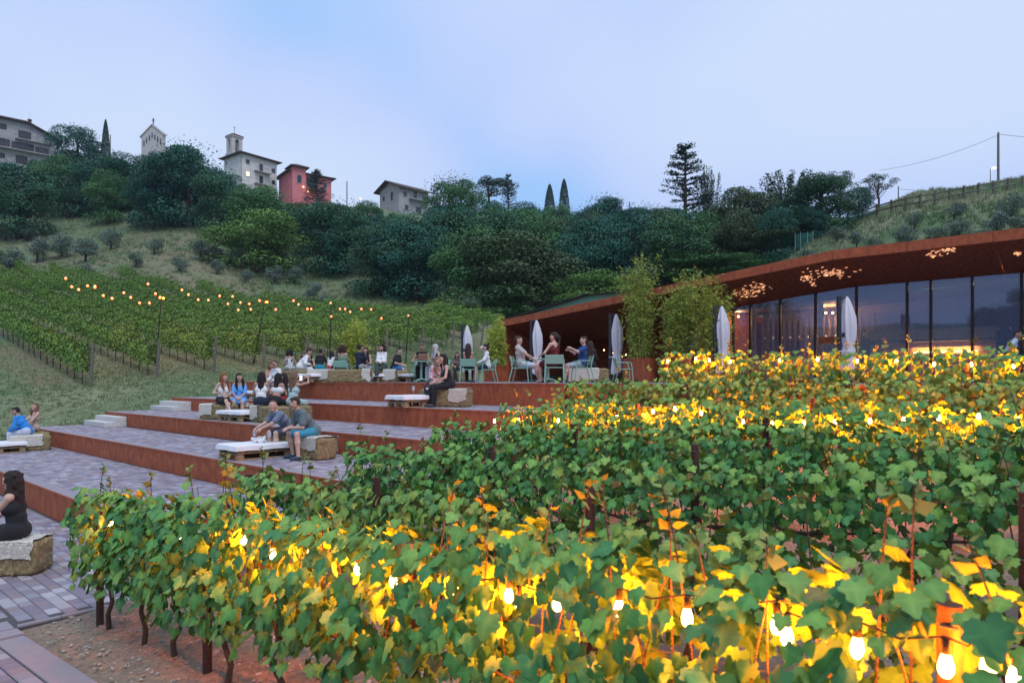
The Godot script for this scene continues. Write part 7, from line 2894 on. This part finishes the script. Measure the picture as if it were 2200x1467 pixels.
	if top == "polo":
		var co := MB.new()
		sdf_mesh(co, [[neck - up * 0.005 - X * 0.03, neck - up * 0.005 + X * 0.03, 0.058, 0.058]], 0.012, 0.02)
		part(o, "collar", co.mesh(cloth(tcol * 0.7)))
	if top != "dress":
		var bb := [torso[0], [H, H + up * 0.06, 0.122 * sc, 0.116 * sc]]
		if bot == "skirt":
			bb.append_array(skirt_bones(H, thigh, sc, s.get("skirt", 0.85)))
		elif bot == "shorts":
			for q in thigh:
				bb.append([q[0], (q[0] as Vector3).lerp(q[1], 0.86), q[2] * 1.0, q[3] * 1.26])
		else:
			bb.append_array(thigh)
			for q in shin:
				bb.append([q[0], q[1], q[2] * 1.06, maxf(q[3] * 1.1, 0.046)])
		var bm := MB.new()
		sdf_mesh(bm, bb, cell, 0.025, 0.012 if bot == "shorts" else 0.015)
		var bcol: Color = s.get("bot_color", Color(0.02, 0.02, 0.025))
		if s.has("stripe"):
			for i in bm.v.size():
				bm.c[i] = bcol if sin(bm.v[i].y * 70.0 + sin(bm.v[i].x * 30.0) * 2.5 + bm.v[i].z * 55.0) > 0.0 else s.stripe
			part(o, bot, bm.mesh(M.vcloth))
		else:
			part(o, bot, bm.mesh(cloth(bcol)))
	if s.get("shoes", true):
		for f in feet:
			var sm := MB.new()
			sdf_mesh(sm, [f], 0.014, 0.01, 0.012)
			part(o, "shoe", sm.mesh(cloth(s.get("shoe_color", Color(0.05, 0.05, 0.06)))))
	if s.get("glasses", false):
		var gm := MB.new()
		for q in [-1.0, 1.0]:
			var ring := []
			for i in 11:
				ring.append(Vector3(q * 0.033 + cos(TAU * i / 10.0) * 0.022, 0.004 + sin(TAU * i / 10.0) * 0.017, 0.094))
			gm.tube(ring, [0.003], 5, false)
			gm.tube([Vector3(q * 0.055, 0.006, 0.094), Vector3(q * 0.082, 0.008, 0.0)], [0.003], 5)
		part(o, "glasses", gm.mesh(M.cord), ht)
	return o

func skirt_bones(H: Vector3, thigh: Array, sc: float, length: float) -> Array:
	var a: Vector3 = (thigh[0][0] as Vector3).lerp(thigh[0][1], length)
	var b: Vector3 = (thigh[1][0] as Vector3).lerp(thigh[1][1], length)
	return [[thigh[0][0], a, 0.098 * sc, 0.082 * sc], [thigh[1][0], b, 0.098 * sc, 0.082 * sc], [H, (a + b) * 0.5, 0.11 * sc, 0.08 * sc], [a, b, 0.075 * sc, 0.075 * sc]]

func build_people() -> void:
	vmat("skin", 0.6, 0.4)
	vmat("vcloth", 0.9)
	make_body_bits()
	var dark := Color(0.014, 0.010, 0.009)
	var brown := Color(0.055, 0.030, 0.018)
	var white := Color(0.72, 0.72, 0.72)
	var black := Color(0.012, 0.012, 0.015)
	var pale := Color(0.56, 0.36, 0.28)
	var tan := Color(0.42, 0.24, 0.17)
	var y := func(deg: float) -> float: return deg_to_rad(deg)
	var P1 := [
		{"label": "woman with long wavy dark hair in a black dress at the lower left", "p": spot(36, 9.2, 0), "yaw": y.call(-82), "lean": 4, "top": "dress", "top_color": black, "skirt": 1.0, "hair": "wavy", "hair_color": Color(0.022, 0.012, 0.010), "skin": pale, "cell": 0.015, "handL": Vector3(0.10, 0.62, 0.42), "handR": Vector3(-0.12, 0.62, 0.44), "look": 4, "h": 1.72},
		{"label": "man with dark hair in a bright blue pullover and pale trousers", "p": spot(58, 20.2, 1), "yaw": y.call(-82), "fem": false, "lean": 30, "top": "long", "top_color": Color(0.02, 0.22, 0.62), "bot_color": Color(0.50, 0.55, 0.66), "hair": "short", "hair_color": dark, "nod": 14, "handL": Vector3(0.12, 0.60, 0.44), "handR": Vector3(-0.12, 0.60, 0.42), "cell": 0.018, "footL": Vector3(0.11, 0.085, 0.42), "footR": Vector3(-0.11, 0.085, 0.34), "shoe_color": white},
		{"label": "long haired woman leaning behind the man in the blue pullover", "p": spot(72, 21.5, 1), "yaw": y.call(-25), "lean": -4, "top": "tank", "top_color": Color(0.4, 0.32, 0.26), "bot": "shorts", "bot_color": Color(0.3, 0.2, 0.18), "hair": "long", "hair_color": Color(0.16, 0.08, 0.04), "look": 20, "nod": -14, "skin": pale},
		{"label": "short haired young person in a grey blue tee leaning on knees", "p": spot(622, 14.75, 2), "yaw": y.call(-42), "fem": false, "h": 1.62, "lean": 42, "top": "tee", "top_color": Color(0.15, 0.19, 0.27), "bot": "shorts", "bot_color": Color(0.05, 0.06, 0.09), "hair": "short", "hair_color": Color(0.10, 0.065, 0.04), "look": 52, "nod": -6, "handL": Vector3(0.02, 0.60, 0.66), "handR": Vector3(-0.10, 0.62, 0.68), "cell": 0.016, "skin": pale, "footL": Vector3(0.14, 0.085, 0.40), "footR": Vector3(-0.14, 0.085, 0.38)},
		{"label": "man in a grey polo and turquoise shorts hunched on the bale", "p": spot(672, 14.1, 2), "yaw": y.call(-48), "fem": false, "h": 1.76, "lean": 38, "top": "polo", "top_color": Color(0.12, 0.17, 0.18), "bot": "shorts", "bot_color": Color(0.04, 0.27, 0.40), "hair": "short", "hair_color": Color(0.035, 0.02, 0.014), "look": -30, "nod": 14, "handL": Vector3(0.0, 0.64, 0.50), "handR": Vector3(-0.06, 0.64, 0.52), "cell": 0.016, "skin": pale, "shoe_color": Color(0.03, 0.06, 0.10), "footL": Vector3(0.22, 0.085, 0.42), "footR": Vector3(-0.20, 0.085, 0.34)},
		{"label": "woman with red hair, white camisole and black skirt, legs crossed", "p": spot(478, 20.0, 3), "yaw": y.call(42), "lean": 8, "top": "tank", "top_color": white, "bot": "skirt", "bot_color": black, "hair": "side", "hair_color": Color(0.20, 0.065, 0.025), "look": 28, "skin": pale, "handL": Vector3(0.0, 0.70, 0.30), "handR": Vector3(-0.14, 0.78, 0.26), "footL": Vector3(-0.1, 0.085, 0.52), "footR": Vector3(0.02, 0.20, 0.62), "shoe_color": Color(0.5, 0.4, 0.32)},
		{"label": "smiling dark haired woman in a light blue off shoulder dress", "p": spot(514, 20.5, 3), "yaw": y.call(16), "lean": 4, "top": "off", "top_color": Color(0.12, 0.36, 0.78), "bot": "skirt", "bot_color": Color(0.14, 0.38, 0.78), "skirt": 0.75, "hair": "side", "hair_color": dark, "look": 22, "skin": pale, "handL": Vector3(0.06, 0.66, 0.34), "handR": Vector3(-0.06, 0.66, 0.34)},
		{"label": "woman in a white sleeveless top with long dark hair, back turned", "p": spot(560, 18.75, 3), "yaw": y.call(-172), "lean": 6, "top": "tank", "top_color": white, "bot": "skirt", "bot_color": Color(0.012, 0.020, 0.045), "hair": "long", "hair_color": dark, "h": 1.74},
		{"label": "woman in a white cropped top with long dark hair, back turned", "p": spot(592, 18.9, 3), "yaw": y.call(165), "lean": 12, "top": "crop", "top_color": white, "bot": "trousers", "bot_color": black, "hair": "long", "hair_color": dark, "look": -10},
		{"label": "dark haired woman with a red skirt between the two backs", "p": spot(612, 19.5, 3), "yaw": y.call(-150), "lean": 8, "top": "tee", "top_color": black, "bot": "skirt", "bot_color": Color(0.42, 0.015, 0.02), "hair": "long", "hair_color": Color(0.02, 0.013, 0.010), "look": -30},
		{"label": "fair haired woman in a mint dress holding up a phone", "p": spot(629, 18.8, 3), "yaw": y.call(160), "lean": 4, "top": "dress", "top_color": Color(0.36, 0.52, 0.52), "hair": "long", "hair_color": Color(0.15, 0.09, 0.05), "look": -25, "handL": Vector3(-0.10, 1.22, 0.42), "handR": Vector3(-0.20, 1.20, 0.40), "palm": Vector3(0, 0, 1)},
		{"label": "long dark haired woman in black leaning over beside the handbag", "p": spot(966, 17.4, 4), "yaw": y.call(-66), "lean": 16, "top": "tank", "top_color": black, "bot": "trousers", "bot_color": black, "hair": "long", "hair_color": dark, "look": 10, "skin": pale, "handL": Vector3(0.12, 0.66, 0.40), "handR": Vector3(-0.10, 0.66, 0.40), "h": 1.72},
		{"label": "woman with a pink patterned scarf facing the viewer", "p": spot(940, 18.2, 4), "yaw": y.call(12), "lean": 10, "top": "long", "top_color": Color(0.45, 0.10, 0.13), "print": Color(0.66, 0.52, 0.52), "print_freq": 16.0, "bot_color": Color(0.4, 0.34, 0.30), "hair": "side", "hair_color": Color(0.22, 0.11, 0.06), "look": 22, "skin": pale, "h": 1.6, "handL": Vector3(0.05, 0.66, 0.36), "handR": Vector3(-0.08, 0.66, 0.36)},
		{"label": "man with glasses in a white shirt behind the group of women", "p": spot(599, 23.5, 4), "yaw": y.call(-35), "fem": false, "lean": 14, "top": "long", "top_color": white, "bot_color": Color(0.1, 0.1, 0.13), "hair": "short", "hair_color": brown, "glasses": true, "look": 12},
		{"label": "woman with brown hair just left of the man with glasses", "p": spot(581, 24.4, 4), "yaw": y.call(40), "lean": 4, "top": "tank", "top_color": Color(0.5, 0.32, 0.26), "bot_color": Color(0.3, 0.2, 0.2), "hair": "long", "hair_color": Color(0.10, 0.05, 0.03), "seat": 0.44},
		{"label": "person in a black and white patterned dress, back turned", "p": spot(622, 26.9, 5), "yaw": y.call(-160), "lean": 20, "top": "dress", "top_color": black, "print": white, "hair": "curly", "hair_color": dark, "nod": 20, "h": 1.6},
		{"label": "person in white bent over the table, seen from the side", "p": spot(643, 25.2, 5), "yaw": y.call(110), "fem": false, "lean": 34, "top": "long", "top_color": white, "bot_color": Color(0.66, 0.66, 0.68), "hair": "short", "hair_color": dark, "nod": 18, "h": 1.64},
		{"label": "woman in a white top sitting far back beside a row post", "p": spot(651, 32.0, 5), "yaw": y.call(30), "lean": 6, "top": "tank", "top_color": white, "bot": "skirt", "bot_color": Color(0.4, 0.2, 0.2), "hair": "long", "hair_color": brown},
		{"label": "woman in black with a hand at her mouth, far back", "p": spot(667, 31.4, 5), "yaw": y.call(-5), "lean": 10, "top": "tank", "top_color": black, "bot_color": black, "hair": "long", "hair_color": dark, "handR": Vector3(-0.02, 1.18, 0.16), "skin": pale},
		{"label": "person in a black top and teal skirt, back turned", "p": spot(687, 27.1, 5), "yaw": y.call(178), "lean": 10, "top": "tee", "top_color": black, "bot": "skirt", "bot_color": Color(0.01, 0.22, 0.30), "hair": "short", "hair_color": dark, "h": 1.64},
		{"label": "person in white with a red skirt between black tops", "p": spot(708, 29.0, 5), "yaw": y.call(150), "lean": 12, "top": "tee", "top_color": white, "bot": "skirt", "bot_color": Color(0.38, 0.04, 0.03), "hair": "long", "hair_color": dark, "h": 1.6},
		{"label": "person in a black sleeveless top left of the curly haired woman", "p": spot(720, 26.0, 5), "yaw": y.call(140), "lean": 18, "top": "tank", "top_color": black, "bot_color": black, "hair": "long", "hair_color": brown, "h": 1.56},
		{"label": "curly dark haired woman in sage green, seen from behind in chair", "p": spot(736, 25.25, 5), "yaw": y.call(176), "lean": -4, "top": "tank", "top_color": Color(0.16, 0.24, 0.17), "bot_color": Color(0.12, 0.16, 0.12), "hair": "curly", "hair_color": Color(0.05, 0.018, 0.014), "skin": pale},
		{"label": "man in a navy tee and zebra striped trousers, back turned", "p": spot(772, 25.6, 5), "yaw": y.call(150), "fem": false, "lean": 2, "top": "tee", "top_color": Color(0.010, 0.015, 0.035), "bot_color": black, "stripe": Color(0.55, 0.57, 0.62), "hair": "short", "hair_color": dark, "h": 1.78},
		{"label": "dark haired woman in a navy top facing the viewer", "p": spot(788, 26.8, 5), "yaw": y.call(-12), "lean": 8, "top": "tank", "top_color": Color(0.012, 0.016, 0.035), "bot_color": Color(0.03, 0.09, 0.22), "hair": "side", "hair_color": dark, "skin": pale},
		{"label": "woman in a white blouse and dark green trousers, sunglasses on", "p": spot(820, 24.6, 5), "yaw": y.call(-12), "lean": -2, "top": "long", "top_color": white, "bot_color": Color(0.035, 0.06, 0.05), "hair": "curly", "hair_color": Color(0.03, 0.016, 0.012), "glasses": true, "look": -40, "handL": Vector3(-0.02, 0.74, 0.26), "handR": Vector3(0.04, 0.72, 0.28), "footL": Vector3(-0.06, 0.085, 0.5), "footR": Vector3(0.10, 0.32, 0.62), "skin": pale},
		{"label": "man in a black tee and blue shorts facing right", "p": spot(846, 26.0, 5), "yaw": y.call(78), "fem": false, "lean": 20, "top": "tee", "top_color": black, "bot": "shorts", "bot_color": Color(0.03, 0.16, 0.42), "hair": "short", "hair_color": dark, "nod": 16, "h": 1.66, "skin": pale},
		{"label": "man in a black vest bending over the mint table", "p": spot(907, 24.9, 5), "yaw": y.call(2), "fem": false, "lean": 20, "top": "vest", "top_color": black, "bot_color": black, "hair": "short", "hair_color": Color(0.09, 0.05, 0.035), "nod": 26, "h": 1.82, "handL": Vector3(0.10, 0.84, 0.40), "handR": Vector3(-0.16, 0.82, 0.36), "skin": tan},
		{"label": "grey haired woman in a black top and white trousers", "p": spot(944, 24.4, 5), "yaw": y.call(-52), "lean": 16, "top": "tank", "top_color": black, "bot_color": Color(0.66, 0.67, 0.72), "hair": "side", "hair_color": Color(0.42, 0.42, 0.44), "h": 1.74, "skin": pale},
		{"label": "dark haired person in a patterned top behind the leftmost parasol's chair", "p": spot(981, 29.0, 5), "yaw": y.call(10), "lean": 12, "top": "tee", "top_color": Color(0.05, 0.04, 0.05), "print": Color(0.25, 0.15, 0.13), "bot_color": black, "hair": "long", "hair_color": brown, "h": 1.5},
		{"label": "woman with very long brown hair, seen from behind in mint chair", "p": spot(1006, 23.3, 5), "yaw": y.call(176), "lean": -4, "top": "tank", "top_color": Color(0.5, 0.2, 0.18), "bot_color": black, "hair": "long", "hair_color": Color(0.035, 0.02, 0.014), "h": 1.62, "skin": pale},
		{"label": "woman with a hair bun and white shirt shading her eyes", "p": spot(1047, 23.6, 5), "yaw": y.call(-76), "lean": 4, "top": "long", "top_color": white, "bot": "shorts", "bot_color": Color(0.02, 0.03, 0.06), "hair": "bun", "hair_color": dark, "handR": Vector3(-0.03, 1.20, 0.20), "h": 1.62, "skin": pale},
		{"label": "young man in a pale tee and light shorts facing right", "p": spot(1120, 20.4, 5), "yaw": y.call(78), "fem": false, "lean": -10, "top": "tee", "top_color": Color(0.42, 0.42, 0.40), "bot": "shorts", "bot_color": Color(0.46, 0.56, 0.66), "hair": "short", "hair_color": Color(0.05, 0.03, 0.02), "look": 10, "h": 1.78, "skin": pale, "handL": Vector3(0.12, 0.68, 0.36), "handR": Vector3(-0.10, 0.72, 0.40), "footL": Vector3(0.1, 0.085, 0.62), "footR": Vector3(-0.1, 0.085, 0.55), "shoe_color": Color(0.03, 0.03, 0.04)},
		{"label": "woman with a ponytail in a strappy dark red dress", "p": spot(1190, 19.75, 5), "yaw": y.call(-140), "lean": -2, "top": "dress", "top_color": Color(0.11, 0.006, 0.012), "hair": "pony", "hair_color": Color(0.03, 0.016, 0.012), "look": 42, "h": 1.80, "seat": 0.52, "skin": pale, "handL": Vector3(0.24, 0.80, 0.30), "handR": Vector3(-0.12, 0.72, 0.36), "shoes": false},
		{"label": "man with a beard in a blue tee raising a glass, facing left", "p": spot(1250, 20.3, 5), "yaw": y.call(-84), "fem": false, "lean": -8, "top": "tee", "top_color": Color(0.012, 0.06, 0.20), "bot": "shorts", "bot_color": Color(0.30, 0.38, 0.42), "hair": "short", "hair_color": Color(0.035, 0.02, 0.014), "h": 1.74, "skin": pale, "handL": Vector3(0.12, 1.02, 0.34), "handR": Vector3(-0.04, 0.96, 0.36), "footL": Vector3(0.12, 0.085, 0.55), "footR": Vector3(-0.1, 0.085, 0.48)},
		{"label": "dark long haired person behind the man in the blue tee", "p": spot(1268, 22.3, 5), "yaw": y.call(170), "lean": 2, "top": "long", "top_color": Color(0.03, 0.02, 0.022), "bot_color": black, "hair": "long", "hair_color": Color(0.03, 0.016, 0.012)},
		{"label": "bald man in a pale blue shirt standing at the right edge", "p": Vector3((2166.0 - 1100.0) / F * 20.0, LEVEL[5], -20.0), "yaw": y.call(60), "fem": false, "sit": false, "h": 1.56, "lean": 24, "top": "tee", "top_color": Color(0.46, 0.54, 0.70), "bot_color": Color(0.05, 0.05, 0.07), "hair": "short", "hair_color": Color(0.03, 0.02, 0.018), "look": -15, "nod": 8, "skin": tan, "group": "people standing"}]
	for s in P1:
		person(s)
	# phone in the raised hands
	var pp := spot(646, 18.35, 3)
	pp.y = EYE + (815.0 - 812.0) / F * 18.35
	var ph := thing("phone", "phone with a bright screen held up by the woman in mint", "phone", Transform3D(Basis(Vector3.UP, 0.2) * Basis(Vector3.RIGHT, -0.15), pp))
	var pm := MB.new()
	pm.chamfer(Vector3.ZERO, Vector3(0.078, 0.155, 0.01), 0.004)
	part(ph, "case", pm.mesh(M.black_steel))
	glow("phone_screen_glow", Color(0.9, 0.92, 1.0), 0.9)
	var sm := MB.new()
	sm.box(Vector3(0, 0, 0.0065), Vector3(0.068, 0.14, 0.002))
	part(ph, "screen", sm.mesh(M.phone_screen_glow))

func _ready() -> void:
	rng.seed = 4242
	camera_and_light()
	make_materials()
	build_hillside()
	build_soil()
	build_terraces()
	print("structure ", Time.get_ticks_msec())
	build_winery()
	build_houses()
	build_far_things()
	build_furniture()
	print("furniture ", Time.get_ticks_msec())
	build_people()
	print("people ", Time.get_ticks_msec())
	build_hill_vines()
	build_front_vines()
	build_row_lights()
	print("vines ", Time.get_ticks_msec())
	build_festoons()
	build_bamboo()
	build_trees()
	build_other_side()
	print("trees ", Time.get_ticks_msec())
